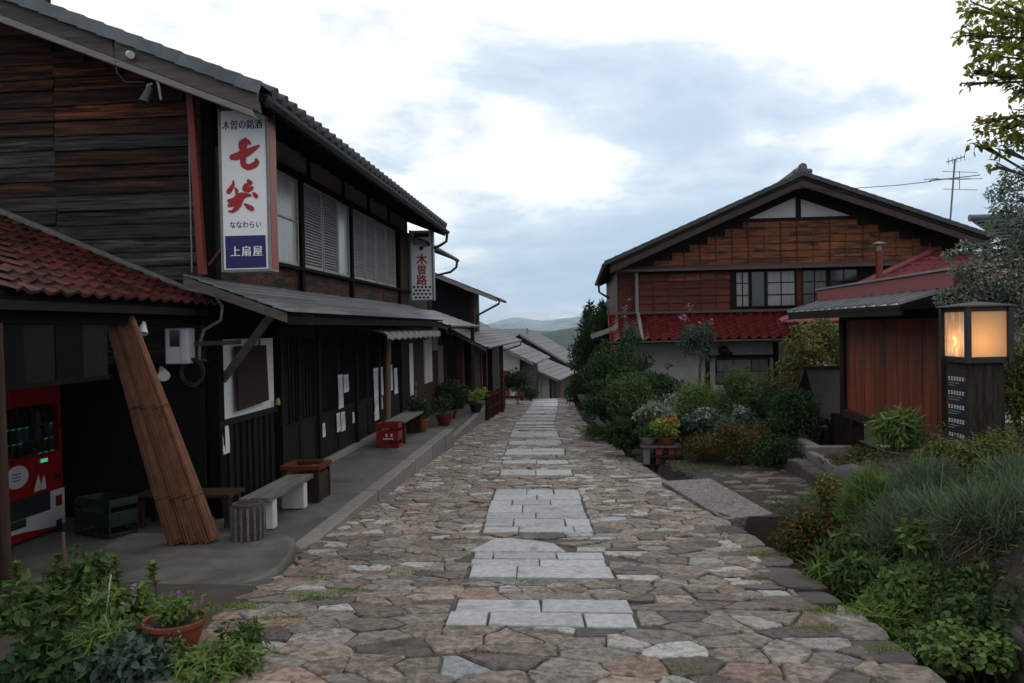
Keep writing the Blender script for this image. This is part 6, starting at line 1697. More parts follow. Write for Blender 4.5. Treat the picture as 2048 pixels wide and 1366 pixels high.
# ------------------------------------------------------------------ plants
def nrmz(a): return a / np.maximum(np.linalg.norm(a, axis=1, keepdims=True), 1e-6)
def leaf_arrays(rng, pos, dirn, nrm, Ln, Wd, kind='oval'):
    """leaf blades at pos, growing along dirn, facing nrm"""
    n = len(pos)
    d = nrmz(dirn); s = nrmz(np.cross(d, nrm)); u = np.cross(s, d)
    Ln = Ln[:, None]; Wd = Wd[:, None]
    if kind == 'oval':
        T = [(0, 0, 0), (0.32, -0.5, 0.10), (0.72, -0.34, 0.06), (1, 0, -0.10), (0.72, 0.34, 0.06), (0.32, 0.5, 0.10)]
        F = [np.array([[0, 3, 2, 1]]), np.array([[0, 5, 4, 3]])]
    elif kind == 'lobed':
        T = [(0, 0, 0), (0.25, -0.55, 0.03), (0.45, -0.18, 0.0), (0.8, -0.42, -0.04), (1.05, 0, -0.12), (0.8, 0.42, -0.04), (0.45, 0.18, 0.0), (0.25, 0.55, 0.03)]
        F = [np.array([[0, 2, 1, 1]])[:, :3], np.array([[0, 4, 3, 2]]), np.array([[0, 6, 5, 4]]), np.array([[0, 7, 6, 6]])[:, :3]]
    else:      # blade, bending over
        T = [(0, -0.5, 0), (0, 0.5, 0), (0.5, -0.38, 0.05), (0.5, 0.38, 0.05), (0.85, -0.2, -0.06), (0.85, 0.2, -0.06), (1.0, 0, -0.20)]
        F = [np.array([[0, 1, 3, 2]]), np.array([[2, 3, 5, 4]]), np.array([[4, 5, 6]])]
    m = len(T)
    V = np.zeros((n, m, 3), np.float32)
    for i, (a, b, c) in enumerate(T):
        V[:, i] = pos + d * (Ln * a) + s * (Wd * b) + u * ((Ln * 0.6 + Wd * 0.4) * c if kind != 'blade' else Ln * c)
    polys = []
    base = (np.arange(n) * m)[:, None]
    for f in F: polys.append((base + f).astype(np.int64))
    return V.reshape(-1, 3), polys
def build_leaves(name, arrays, mat_, parent, off):
    vs = []; ps = {}
    k = 0
    for V, P in arrays:
        vs.append(V)
        for p in P: ps.setdefault(p.shape[1], []).append(p + k)
        k += len(V)
    V = np.concatenate(vs) - np.array(off, np.float32)
    return link(name, np_mesh(name, V, [np.concatenate(p) for p in ps.values()], mat_), parent)
def clump_leaves(rng, clumps, n, Ln, Wd, kind='oval', droop=0.25, out=0.6, up=0.35, center=None):
    """leaves over a set of small clumps (cx,cy,cz,r)"""
    C = np.array([c[:3] for c in clumps]); R = np.array([c[3] for c in clumps])
    w = R ** 2; idx = rng.choice(len(C), n, p=w / w.sum())
    d = nrmz(rng.normal(size=(n, 3)))
    r = R[idx] * (0.45 + 0.55 * rng.random(n) ** 0.6)
    pos = C[idx] + d * r[:, None] * np.array([1, 1, 0.85])
    nr = nrmz(d * out + np.array([0, 0, up]) + rng.normal(size=(n, 3)) * 0.45)
    dr = d * 0.55 + rng.normal(size=(n, 3)) * 0.65 + np.array([0, 0, -droop])
    dr = dr - nr * np.sum(dr * nr, axis=1, keepdims=True) * 0.7
    return leaf_arrays(rng, pos, dr, nr, Ln * rng.uniform(0.6, 1.25, n), Wd * rng.uniform(0.7, 1.2, n), kind)
def ellip_clumps(rng, c, r, k, cr, flat=0.0):
    out = []
    for i in range(k):
        d = rng.normal(size=3); d /= np.linalg.norm(d)
        if d[2] < -0.35: d[2] *= -0.6
        s = rng.uniform(0.45, 0.92)
        out.append((c[0] + d[0] * r[0] * s, c[1] + d[1] * r[1] * s, c[2] + d[2] * r[2] * s, cr * rng.uniform(0.65, 1.3)))
    return out
def shrub(name, label, cat, c, r, leaf, n, Ln, Wd, seed, base=None, k=None, cr=None, kind='oval', stems=6, group=None, extra=(), droop=0.25, stem_m='bark', stem_r=0.012, up=0.35):
    rng = np.random.default_rng(seed)
    c = Vector(c)
    zb = base if base is not None else garden_z(c.x, c.y)
    root = thing(name, label, cat, (c.x, c.y, zb), group=group)
    k = k or 16; cr = cr or min(r) * 0.42
    cl = ellip_clumps(rng, c, r, k, cr)
    cl.append((c.x, c.y, c.z, min(r) * 0.6))
    for i in range(9):      # shoots breaking the outline
        d = rng.normal(size=3); d /= np.linalg.norm(d); d[2] = abs(d[2]) * 1.1
        s_ = rng.uniform(0.98, 1.25)
        cl.append((c.x + d[0] * r[0] * s_, c.y + d[1] * r[1] * s_, c.z + d[2] * r[2] * s_, cr * rng.uniform(0.28, 0.5)))
    off = (c.x, c.y, zb)
    ar = [clump_leaves(rng, cl, n, Ln, Wd, kind, droop, up=up)]
    build_leaves('foliage', ar, L[leaf], root, off)
    for pn, m_, nn, l_, w_, kd, topz in extra:
        cl2 = sorted(cl, key=lambda q: -q[2])[:max(4, int(len(cl) * topz))]
        build_leaves(pn, [clump_leaves(rng, [(q[0], q[1], q[2] + 0.3 * q[3], q[3]) for q in cl2], nn, l_, w_, kd, 0.0)], L[m_], root, off)['kind'] = 'stuff'
    if stems:
        mb = MB()
        for q in cl[:stems]:
            a = Vector((c.x + rng.uniform(-0.12, 0.12) * r[0], c.y + rng.uniform(-0.12, 0.12) * r[1], zb - 0.03)); b = Vector(q[:3])
            m1 = a.lerp(b, 0.5) + Vector((0, 0, 0.12 * (b - a).length)) + Vector((rng.uniform(-1, 1), rng.uniform(-1, 1), 0)) * 0.05
            mb.tube([a, m1, b], [stem_r, stem_r * 0.75, stem_r * 0.35], 5)
        mb.build('stem', M[stem_m], root, smooth=True)
    return root
def tuft(name, label, cat, base, h, spread, n, w, leaf, seed, group=None, kind='stuff', droop=0.2, rad_=0.05):
    """a spray of long blades from one foot"""
    rng = np.random.default_rng(seed)
    b = np.array(base)
    a = rng.uniform(0, 6.283, n); lean = spread * rng.random(n) ** 0.7
    d = np.stack([np.cos(a) * lean, np.sin(a) * lean, np.ones(n)], 1)
    pos = b + np.stack([np.cos(a), np.sin(a), np.zeros(n)], 1) * (rad_ * rng.random(n))[:, None]
    out = np.stack([np.cos(a), np.sin(a), np.full(n, 0.6)], 1)
    ar = leaf_arrays(rng, pos, d, out, h * rng.uniform(0.55, 1.1, n), w * rng.uniform(0.7, 1.2, n), 'blade')
    root = thing(name, label, cat, tuple(base), group=group)
    build_leaves('foliage', [ar], L[leaf], root, base)
    return root
def spiky(name, label, cat, c, r, leaf, n, Ln, Wd, seed, base, under=None, group=None):
    """a rounded bush of fine upright needles (lavender-like), woody beneath"""
    rng = np.random.default_rng(seed); c = Vector(c)
    root = thing(name, label, cat, (c.x, c.y, base), group=group); off = (c.x, c.y, base)
    n = int(n * 0.7); Wd = Wd * 1.3
    d = nrmz(rng.normal(size=(n, 3))); d[:, 2] = np.abs(d[:, 2]) * 1.0 - 0.25
    s = rng.uniform(0.55, 1.0, n)[:, None]
    pos = np.array(c) + d * np.array(r) * s
    pos += 0.05 * np.sin(pos[:, [1, 2, 0]] * 17)
    dr = d * np.array([0.6, 0.6, 0.5]) + np.array([0, 0, 0.75]) + rng.normal(size=(n, 3)) * 0.5
    ar = leaf_arrays(rng, pos, dr, nrmz(rng.normal(size=(n, 3))), Ln * rng.uniform(0.5, 1.25, n) * np.where(rng.random(n) < 0.05, 1.7, 1.0), Wd * rng.uniform(0.7, 1.2, n), 'blade')
    build_leaves('foliage', [ar], L[leaf], root, off)
    if under:
        n2 = n // 2
        d = nrmz(rng.normal(size=(n2, 3))); d[:, 2] = -np.abs(d[:, 2]) * 0.8 + 0.2
        pos = np.array(c) + d * np.array(r) * rng.uniform(0.4, 0.9, n2)[:, None]
        ar = leaf_arrays(rng, pos, d + np.array([0, 0, -0.3]) + rng.normal(size=(n2, 3)) * 0.4, nrmz(rng.normal(size=(n2, 3))), Ln * 0.9 * rng.uniform(0.5, 1.2, n2), Wd * rng.uniform(0.6, 1.1, n2), 'blade')
        build_leaves('dry_underside', [ar], L[under], root, off)
    mb = MB()
    for i in range(9):
        t = rng.uniform(0, 6.283); e = c + Vector((math.cos(t) * r[0] * 0.6, math.sin(t) * r[1] * 0.6, rng.uniform(-0.2, 0.5) * r[2]))
        mb.tube([(c.x, c.y, base - 0.03), (c + Vector((math.cos(t) * 0.05, math.sin(t) * 0.05, -r[2] * 0.5))), e], [0.016, 0.013, 0.005], 5)
    mb.build('stem', M['bark'], root, smooth=True)
    return root
def tree(name, label, base, trunk_path, trunk_r, clusters, leaf, n, Ln, Wd, seed, kind='oval', twigs=True, extra=()):
    """clusters: (x, y, z, r); the trunk carries a branch to each"""
    rng = np.random.default_rng(seed)
    root = thing(name, label, 'tree', tuple(base)); off = tuple(base)
    mb = MB(); mb.tube(trunk_path, trunk_r, 9)
    tops = [Vector(p) for p in trunk_path]
    for q in clusters:
        b = Vector(q[:3])
        a = min(tops[1:], key=lambda p: (p - b).length + max(0, p.z - b.z) * 0.8)
        r0 = max(0.012, min(0.03, (b - a).length * 0.02))
        m1 = a.lerp(b, 0.55) + Vector((rng.uniform(-1, 1), rng.uniform(-1, 1), rng.uniform(0, 1))) * 0.08 * (b - a).length
        mb.tube([a, m1, b], [r0, r0 * 0.6, r0 * 0.25], 5)
        if twigs:
            for i in range(5):
                d = Vector(rng.normal(size=3)).normalized() * q[3] * 0.9
                mb.tube([b.lerp(m1, rng.uniform(0, 0.4)), b + d * 0.5, b + d], [r0 * 0.35, r0 * 0.25, r0 * 0.12], 4)
    mb.build('trunk', M['bark'], root, smooth=True)
    build_leaves('crown', [clump_leaves(rng, clusters, n, Ln, Wd, kind, 0.35, 0.35, 0.5)], L[leaf], root, off)
    for pn, m_, nn, l_, w_ in extra:
        build_leaves(pn, [clump_leaves(rng, clusters, nn, l_, w_, kind, 0.35)], L[m_], root, off)
    return root
def g3(px, py, Y): p = PY(px, py, Y); return (p.x, p.y, p.z)
def sh(name, label, px, py, Y, rpx, rpy, leaf, n, Ln, Wd, seed, ry=None, **k):
    """shrub whose middle and half-sizes were read in the picture at depth Y"""
    s = Y / F_PX
    return shrub(name, label, k.pop('cat', 'shrub'), g3(px, py, Y), (rpx * s, ry or rpx * s * 0.9, rpy * s), leaf, n, Ln, Wd, seed, **k)

# garden between the road and the gabled house
sh('evergreen_tree', 'dense dark green evergreen bush by the bend in the street', 1196, 705, 27, 42, 88, 'dark', 6500, 0.16, 0.055, 21, cat='tree', k=34, cr=0.42, stems=10, stem_r=0.04, base=-3.0)
rngc = np.random.default_rng(3)
def conifer(name, label, px, ptop, pbot, Y, wpx, seed, n=5200):
    rng = np.random.default_rng(seed)
    t = Vector(g3(px, ptop, Y)); b = Vector(g3(px, pbot, Y)); b.x, b.y = t.x, t.y
    root = thing(name, label, 'tree', tuple(b)); off = tuple(b)
    MB().tube([b, b.lerp(t, 0.5), t], [0.16, 0.09, 0.015], 8).build('trunk', M['bark'], root, smooth=True)
    cl = []
    H = (t - b).length; w = wpx * Y / F_PX
    for i in range(80):
        f = rng.random() ** 0.8; a = rng.uniform(0, 6.283)
        r_ = w * (1 - f) ** 0.7 * rng.uniform(0.35, 1.0)
        p = b.lerp(t, 0.12 + 0.86 * f)
        cl.append((p.x + math.cos(a) * r_, p.y + math.sin(a) * r_, p.z, 0.12 * H * (0.35 + 0.65 * (1 - f)) * rng.uniform(0.6, 1.1)))
    build_leaves('crown', [clump_leaves(rng, cl, n, 0.20, 0.05, 'oval', -0.25, 0.5, 0.3)], L['dark'], root, off)
conifer('conifer_tree', 'left conifer of the pair left of the gabled house', 1180, 606, 815, 31, 42, 5)
conifer('conifer_tree', 'right conifer of the pair touching the gabled house eave', 1206, 604, 815, 30, 36, 6)
sh('shrub', 'dark spreading shrub with few red flowers left of the gabled house', 1240, 742, 17.5, 72, 48, 'dark', 5200, 0.075, 0.035, 31, k=26, cr=0.24, extra=(('flowers', 'red', 26, 0.05, 0.04, 'oval', 0.5),))
sh('shrub', 'dark green rounded shrub crowding the bend of the road', 1222, 822, 16.2, 52, 62, 'dark', 5200, 0.07, 0.035, 32, k=24, cr=0.22)
sh('shrub', 'broad mid-green shrub behind the potted coleus', 1268, 815, 15.2, 62, 62, 'mid', 6000, 0.06, 0.03, 33, k=28, cr=0.2)
sh('shrub', 'low dark ground shrub hanging over the ditch by the pots', 1256, 876, 13.8, 38, 40, 'dark', 2600, 0.07, 0.035, 34, k=14, cr=0.16)
sh('azalea', 'clipped round light green azalea mound before the white wall', 1400, 806, 15.6, 66, 50, 'light', 7000, 0.045, 0.022, 35, k=40, cr=0.17, up=0.7)
sh('azalea', 'smaller mid-green mound in front of the light azalea', 1372, 838, 14.2, 44, 36, 'mid', 3600, 0.05, 0.025, 36, k=20, cr=0.15)
sh('feathery_bush', 'tall feathery dark green bush before the ground floor window', 1492, 790, 14.6, 52, 72, 'mid', 5200, 0.09, 0.016, 37, kind='blade', k=26, cr=0.2, droop=-0.2)
sh('shrub', 'brownish green shrub at the left foot of the maple', 1575, 775, 14.4, 44, 30, 'rust', 2600, 0.05, 0.026, 38, k=18, cr=0.16)
sh('shrub', 'dark green shrub beside the well cover', 1580, 852, 13.2, 58, 66, 'dark', 5600, 0.06, 0.03, 39, k=28, cr=0.2)
sh('nandina', 'rust tinged nandina bush at the edge of the gravel', 1474, 890, 12.6, 58, 42, 'rust', 4600, 0.055, 0.022, 40, k=24, cr=0.16, droop=0.1)
sh('hydrangea', 'leafy hydrangea with whitish flower heads in mid garden', 1450, 848, 13.4, 70, 22, 'bluish', 2600, 0.09, 0.055, 41, k=18, cr=0.13, extra=(('flowers', 'whitepetal', 240, 0.035, 0.03, 'oval', 0.35),))
sh('hydrangea', 'blue-green hydrangea leaves just behind the potted coleus', 1312, 835, 13.6, 34, 24, 'silver', 1300, 0.09, 0.055, 42, k=12, cr=0.13)
sh('shrub', 'low grass-green edging plant along the road bend', 1186, 868, 16.6, 30, 16, 'light', 2200, 0.06, 0.012, 43, kind='blade', k=14, cr=0.12, stems=0, droop=-0.3, base=-2.4)
sh('slender_tree', 'slender young tree with thin leaves against the white wall', 1395, 690, 18.2, 26, 66, 'bluish', 1500, 0.10, 0.028, 44, k=18, cr=0.2, stems=5, cat='tree', extra=(('blossom', 'pink', 60, 0.05, 0.04, 'oval', 0.2),))
sh('climbing_vine', 'climbing vine over the left corner of the red pent roof', 1262, 690, 18.8, 16, 70, 'bluish', 700, 0.09, 0.04, 45, k=14, cr=0.15, cat='vine', extra=(('blossom', 'pink', 18, 0.05, 0.04, 'oval', 0.2),))
p = g3(1640, 690, 14.5)
tree('maple_tree', 'small maple with yellow-green and orange tinged leaves by the notice board', (p[0], p[1], garden_z(p[0], p[1])), [(p[0] - 0.1, p[1], garden_z(p[0], p[1]) - 0.05), (p[0] - 0.05, p[1], -1.2), (p[0] + 0.05, p[1], -0.4), (p[0] + 0.1, p[1], 0.0)], [0.06, 0.05, 0.035, 0.015],
     [(*g3(u, v, 14.5 + dy), r_) for u, v, dy, r_ in [(1600, 660, 0, 0.16), (1640, 655, 0.2, 0.22), (1670, 665, -0.1, 0.2), (1580, 690, 0.1, 0.15), (1620, 690, -0.3, 0.24), (1660, 700, 0.2, 0.25), (1590, 720, 0, 0.2), (1640, 728, -0.2, 0.24), (1685, 690, 0.3, 0.2), (1570, 730, 0.1, 0.14), (1680, 730, 0.2, 0.2), (1610, 745, 0.1, 0.2)]],
     'maple', 3600, 0.06, 0.055, 50, kind='lobed')
# potted coleus on stacked crates by the ditch
ST = thing('pot_stand', 'stack of weathered wood slats and bricks holding flower pots by the ditch', 'stand', (1.35, 13.2, -2.2))
bx('board', M['weathered'], ST, 0.98, 1.62, 13.05, 13.4, -1.98, -1.945, bevel=0.004); bx('board', M['brown'], ST, 1.15, 1.66, 12.98, 13.3, -2.12, -2.09)
for x in (1.02, 1.22, 1.42, 1.54): bx('brick', M['terracotta'] if x > 1.1 else M['kerb'], ST, x, x + 0.1, 13.1, 13.32, -2.25, -1.981)
def bowl(name, label, c, r, h, m_, cat='pot', soil=True):
    t = thing(name, label, cat, c)
    MB().lathe([(r * 0.55, 0), (r * 0.6, 0.008), (r * 0.86, h * 0.6), (r * 0.95, h * 0.86), (r * 1.03, h * 0.88), (r * 1.04, h), (r * 0.93, h), (r * 0.9, h * 0.85), (r * 0.5, h * 0.8)], c, 24).build('bowl', m_, t, smooth=True)
    if soil: MB().lathe([(r * 0.89, h * 0.85), (r * 0.4, h * 0.88)], c, 20).build('soil', M['soil'], t)
    return t
bowl('flower_pot', 'shallow clay pot of coleus on the stacked boards', (1.42, 13.2, -1.943), 0.17, 0.13, M['terracotta'])
bowl('flower_pot', 'grey pot under the hydrangea leaves on the stacked boards', (1.10, 13.22, -1.943), 0.14, 0.13, M['kerb'])
sh('coleus', 'bright yellow-green coleus with a red top in the clay pot', 1330, 857, 13.2, 24, 18, 'lime', 1000, 0.075, 0.035, 46, k=12, cr=0.10, base=-1.83, cat='plant', stems=4, extra=(('red_leaves', 'red', 60, 0.06, 0.04, 'oval', 0.3),))
sh('coleus', 'green foliage plant spilling from the grey pot', 1295, 868, 13.2, 20, 12, 'mid', 500, 0.07, 0.035, 47, k=8, cr=0.08, base=-1.83, cat='plant', stems=3)

# bank in the right foreground
def bz(x, y): return garden_z(x, y)
sh('nandina', 'rust and green nandina bush overhanging the ditch', 1632, 1090, 6.9, 62, 62, 'rust', 3800, 0.05, 0.022, 60, k=26, cr=0.10, droop=0.1, base=-2.35)
p = g3(1765, 1015, 6.6); spiky('lavender_bush', 'bright green fine-needled bush beside the dark boulder', 'shrub', p, (0.30, 0.30, 0.26), 'light', 5200, 0.13, 0.006, 61, bz(p[0], p[1]), 'bluish')
p = g3(1800, 1075, 6.0); spiky('lavender_bush', 'grey-green lavender bush with bare woody twigs', 'shrub', p, (0.27, 0.26, 0.27), 'lavender', 3600, 0.14, 0.006, 62, bz(p[0], p[1]), 'dry')
p = g3(1900, 1060, 5.6); spiky('lavender_bush', 'middle grey-green lavender bush on the bank', 'shrub', p, (0.28, 0.26, 0.26), 'lavender', 3800, 0.16, 0.006, 63, bz(p[0], p[1]), 'dry')
p = g3(2000, 1070, 5.1); spiky('lavender_bush', 'tallest grey-green lavender at the right picture edge', 'shrub', p, (0.32, 0.28, 0.32), 'lavender', 4800, 0.18, 0.006, 64, bz(p[0], p[1]), 'dry')
sh('shrub', 'dark leafy shrub lower on the bank under the lavender', 1960, 1200, 4.8, 70, 60, 'mid', 2200, 0.05, 0.022, 65, k=22, cr=0.09)
sh('box_shrub', 'olive green small-leaved shrub around the lantern foot', 1955, 925, 6.8, 98, 62, 'olive', 8000, 0.034, 0.018, 66, k=40, cr=0.12, up=0.6)
sh('box_shrub', 'yellowish green hedge rising right of the lantern', 2045, 800, 8.0, 46, 130, 'olive', 4800, 0.045, 0.022, 67, k=34, cr=0.16, up=0.6)
sh('fern', 'mid-green leafy plant under the lavender on the ditch side', 1730, 1175, 5.6, 50, 52, 'mid', 1900, 0.085, 0.026, 68, k=16, cr=0.09, droop=0.1, kind='blade', base=-2.2)
sh('fern', 'light green weed with pale leaves in the ditch', 1800, 1230, 5.1, 62, 60, 'light', 2200, 0.075, 0.03, 69, k=18, cr=0.09, base=-2.2)
sh('ground_ivy', 'round-leaved green creeper in the right bottom corner', 1960, 1310, 4.3, 100, 46, 'light', 2200, 0.042, 0.036, 70, k=24, cr=0.08, base=-2.1, up=0.9)
sh('ground_ivy', 'dark creeper filling the ditch below the weeds', 1860, 1300, 4.7, 70, 46, 'mid', 2000, 0.05, 0.03, 71, k=20, cr=0.09, base=-2.15)
tuft('grass_tuft', 'long arching grass clump below the nandina', 'grass', (1.98, 6.1, -2.2), 0.42, 0.9, 150, 0.012, 'grass', 72)
tuft('grass_tuft', 'arching grass clump midway down the ditch', 'grass', (1.95, 5.3, -2.2), 0.46, 1.0, 170, 0.012, 'grass', 73)
tuft('grass_tuft', 'nearest grass clump along the road edge', 'grass', (1.98, 4.6, -2.1), 0.36, 1.1, 150, 0.011, 'grass', 74)
tuft('grass_tuft', 'thin grass under the lavender at the bank foot', 'grass', (2.35, 5.0, -1.95), 0.45, 0.9, 130, 0.012, 'grass', 75)
sh('shrub', 'orange tinged twig plant in front of the boulder', 1660, 990, 7.2, 28, 34, 'maple', 420, 0.045, 0.026, 76, k=10, cr=0.08, base=-2.0)
sh('shrub', 'low mixed green plants behind the boulder', 1730, 925, 9.6, 70, 20, 'rust', 1800, 0.05, 0.025, 77, k=18, cr=0.10)
sh('shrub', 'green leafy plants at the foot of the notice board', 1850, 935, 8.4, 60, 24, 'light', 1700, 0.05, 0.028, 78, k=18, cr=0.10)
for i, (lab, px, py, Y, rx, ry_, lf, n, l_, w_, kd) in enumerate([
        ('mid-green filler shrub between azalea and feathery bush', 1445, 850, 15.0, 50, 44, 'mid', 2600, 0.055, 0.028, 'oval'),
        ('dark filler shrub below the ground floor window', 1540, 820, 15.4, 52, 50, 'dark', 2800, 0.06, 0.03, 'oval'),
        ('broad dark shrub against the white wall corner', 1310, 780, 17.0, 60, 44, 'dark', 3200, 0.07, 0.035, 'oval'),
        ('leafy green shrub behind the hydrangeas', 1350, 860, 14.6, 48, 36, 'mid', 2400, 0.06, 0.03, 'oval'),
        ('low dark green plants right of the nandina', 1545, 905, 12.2, 44, 28, 'dark', 2000, 0.06, 0.03, 'oval'),
        ('low rusty plants between nandina and pots', 1405, 900, 12.9, 34, 24, 'rust', 1300, 0.05, 0.025, 'oval'),
        ('dark shrub hiding the foot of the gabled house', 1620, 810, 15.6, 52, 54, 'dark', 2600, 0.06, 0.03, 'oval')]):
    sh('shrub', lab, px, py, Y, rx, ry_, lf, n, l_, w_, 200 + i, k=22, cr=0.18, kind=kd)
p = g3(1860, 985, 6.4); spiky('lavender_bush', 'green needled bush below the lantern shrub', 'shrub', p, (0.30, 0.28, 0.22), 'lavender', 3600, 0.13, 0.006, 210, bz(p[0], p[1]), 'bluish')
p = g3(2030, 985, 6.0); spiky('lavender_bush', 'grey-green bush at the right edge under the hedge', 'shrub', p, (0.30, 0.28, 0.22), 'lavender', 3400, 0.13, 0.006, 211, bz(p[0], p[1]), 'dry')
p = g3(1880, 1160, 5.3); spiky('lavender_bush', 'small dim lavender between weeds and dry twigs', 'shrub', p, (0.24, 0.22, 0.2), 'lavender', 2600, 0.12, 0.006, 212, bz(p[0], p[1]) - 0.05, 'dry')
sh('shrub', 'dark green bush near the right bottom corner', 2030, 1255, 4.4, 60, 50, 'dark', 1900, 0.045, 0.022, 213, k=20, cr=0.08)
for i, (lab, px, py, Y, rx, ry_, lf, n, l_, w_, kd) in enumerate([
        ('yellow-green weed poking through the lavender', 1850, 1085, 5.4, 40, 40, 'light', 500, 0.06, 0.03, 'oval'),
        ('broad-leaved green plant among the dry twigs', 1700, 1110, 6.0, 46, 44, 'mid', 900, 0.07, 0.032, 'oval'),
        ('green bamboo grass spray over the ditch edge', 1665, 1165, 5.9, 40, 40, 'grass', 420, 0.17, 0.014, 'blade'),
        ('light green grassy weeds near the road edge', 1760, 1260, 4.9, 46, 40, 'grass', 420, 0.16, 0.013, 'blade'),
        ('leafy weed below the dim lavender', 1925, 1245, 4.6, 44, 36, 'mid', 700, 0.06, 0.03, 'oval'),
        ('reddish leafed weed by the picture edge', 2030, 1190, 4.7, 30, 34, 'rust', 420, 0.05, 0.025, 'oval'),
        ('bright creeper leaves under the lavender', 1830, 1165, 5.2, 50, 34, 'light', 700, 0.05, 0.032, 'oval')]):
    sh('bank_weed', lab, px, py, Y, rx, ry_, lf, n, l_, w_, 260 + i, k=14, cr=0.085, kind=kd, cat='weed', stem_m='stem', stem_r=0.005)
# low creeping cover on the bank and under the shrubs
def carpet(name, label, pts, leaf, ln, wd, seed, kind='oval'):
    rg_ = np.random.default_rng(seed); pos = np.array(pts); n = len(pos); a = rg_.uniform(0, 6.283, n)
    nr = np.tile(np.array([0, 0, 1.0]), (n, 1)) + rg_.normal(size=(n, 3)) * 0.35
    ar = leaf_arrays(rg_, pos, np.stack([np.cos(a), np.sin(a), rg_.uniform(-0.1, 0.7, n)], 1), nr, ln * rg_.uniform(0.5, 1.3, n), wd * rg_.uniform(0.6, 1.2, n), kind)
    tag(build_leaves(name, [ar], L[leaf], None, (0, 0, 0)), label, 'ground cover', kind='stuff')
rgc = np.random.default_rng(55); pts = []
for i in range(15000):
    y = rgc.uniform(2.6, 9.3); x = 2.05 + rgc.random() ** 1.2 * 4.0
    pts.append((x, y, garden_z(x, y) + rgc.random() ** 2 * 0.16))
carpet('bank_cover', 'low mixed green cover over the right bank', pts[:9000], 'mid', 0.055, 0.024, 1)
carpet('bank_litter', 'dry brownish stalks and litter on the right bank', pts[9000:], 'dry', 0.09, 0.006, 2, 'blade')
pts = []
for i in range(16000):
    y = rgc.uniform(11.6, 20.4); x = XR(y) + 0.35 + rgc.random() * 8
    if y < 13.6 and x < 3.2 and noise.noise(Vector((x * 0.9, y * 0.9, 4))) < 0.1: continue
    pts.append((x, y, garden_z(x, y) + rgc.random() ** 2 * 0.14))
carpet('garden_cover', 'low green cover between the garden shrubs', pts, 'mid', 0.065, 0.032, 3)
# gravel on the bare garden soil
gvs = []; gfs = []; rgv = random.Random(31)
for i in range(2600):
    y = rgv.uniform(8.7, 14); x = XR(y) + 0.35 + rgv.random() * 2.2
    r_ = rgv.uniform(0.008, 0.028); z_ = garden_z(x, y); b_ = len(gvs)
    for k in range(5):
        t = 6.283 * k / 5 + rgv.random() * 0.6; gvs.append((x + math.cos(t) * r_, y + math.sin(t) * r_, z_ - 0.003))
    gvs.append((x, y, z_ + r_ * 0.6)); gfs += [(b_ + k, b_ + (k + 1) % 5, b_ + 5) for k in range(5)]
mb = MB(); mb.add(gvs, gfs); tag(mb.build('gravel', M['rock']), 'loose small gravel on the garden soil', 'gravel', kind='stuff')
# boulder
def boulder(name, label, c, r, seed):
    rng = np.random.default_rng(seed); bm = bmesh.new()
    bmesh.ops.create_icosphere(bm, subdivisions=3, radius=1)
    for v in bm.verts:
        d = 1 + 0.16 * noise.noise(v.co * 1.3 + Vector((seed, 0, 0))) + 0.06 * noise.noise(v.co * 4 + Vector((0, seed, 0)))
        v.co = Vector((v.co.x * r[0] * d, v.co.y * r[1] * d, max(-0.6, v.co.z * d) * r[2]))
    me = bpy.data.meshes.new(name); bm.to_mesh(me); bm.free()
    me.materials.append(M['rock']); me.polygons.foreach_set('use_smooth', [True] * len(me.polygons))
    o = link(name, me); o.location = c
    return tag(o, label, 'boulder')
q = g3(1706, 985, 7.6); boulder('boulder', 'big dark rounded boulder on the corner of the bank', (q[0], q[1], q[2] - 0.02), (0.27, 0.26, 0.30), 2)
# lily in a shallow bowl
pp = Vector(g3(1803, 928, 8.3))
bowl('flower_pot', 'shallow grey bowl holding the lily', (pp.x, pp.y, pp.z), 0.17, 0.14, M['steel'])
sh('lily', 'bright green lily plant with whorled narrow leaves in the bowl', 1790, 868, 8.3, 34, 38, 'light', 620, 0.15, 0.026, 79, kind='blade', k=12, cr=0.12, base=pp.z + 0.14, cat='plant', stems=5, stem_m='stem', droop=0.1)
bk = bx('plinth_stone', M['rock'], None, pp.x - 0.3, pp.x + 0.3, pp.y - 0.25, pp.y + 0.25, pp.z - 0.6, pp.z - 0.002, bevel=0.05)
tag(bk, 'rough stone under the lily bowl', 'stone')

# trees entering from the right
tx, ty = 6.3, 8.6
tree('cherry_tree', 'tree with yellow-green leaves reaching in at the top right', (tx, ty, garden_z(tx, ty)), [(tx, ty, garden_z(tx, ty) - 0.1), (tx, ty, 0.5), (tx - 0.1, ty, 2.2), (tx - 0.2, ty, 3.6), (tx - 0.1, ty, 4.6)], [0.16, 0.13, 0.10, 0.06, 0.02],
     [(*g3(u, v, 8.2 + dy), r_) for u, v, dy, r_ in [(1945, 15, 0, 0.13), (1985, 30, 0.2, 0.2), (2025, 20, -0.2, 0.2), (2048, 60, 0.1, 0.22), (1935, 70, 0, 0.12), (1990, 80, 0.3, 0.2), (2030, 110, -0.3, 0.2), (1970, 110, 0, 0.14), (1950, 140, 0.1, 0.09), (1932, 168, 0, 0.06), (1985, 150, 0.2, 0.13), (2050, 150, 0, 0.2), (2035, 185, 0.2, 0.1), (2080, 40, 0, 0.3), (2090, 120, 0.2, 0.3),
      (1970, 245, 0, 0.10), (2000, 260, 0.1, 0.16), (2035, 245, 0, 0.17), (1955, 285, 0, 0.09), (2030, 285, 0.2, 0.13), (2005, 300, 0, 0.08), (1990, 330, 0, 0.06), (2085, 250, 0.1, 0.25), (2120, 60, 0.3, 0.4), (2130, 200, 0.3, 0.4)]],
     'cherry', 2700, 0.078, 0.042, 80)
tx, ty = 5.9, 8.7
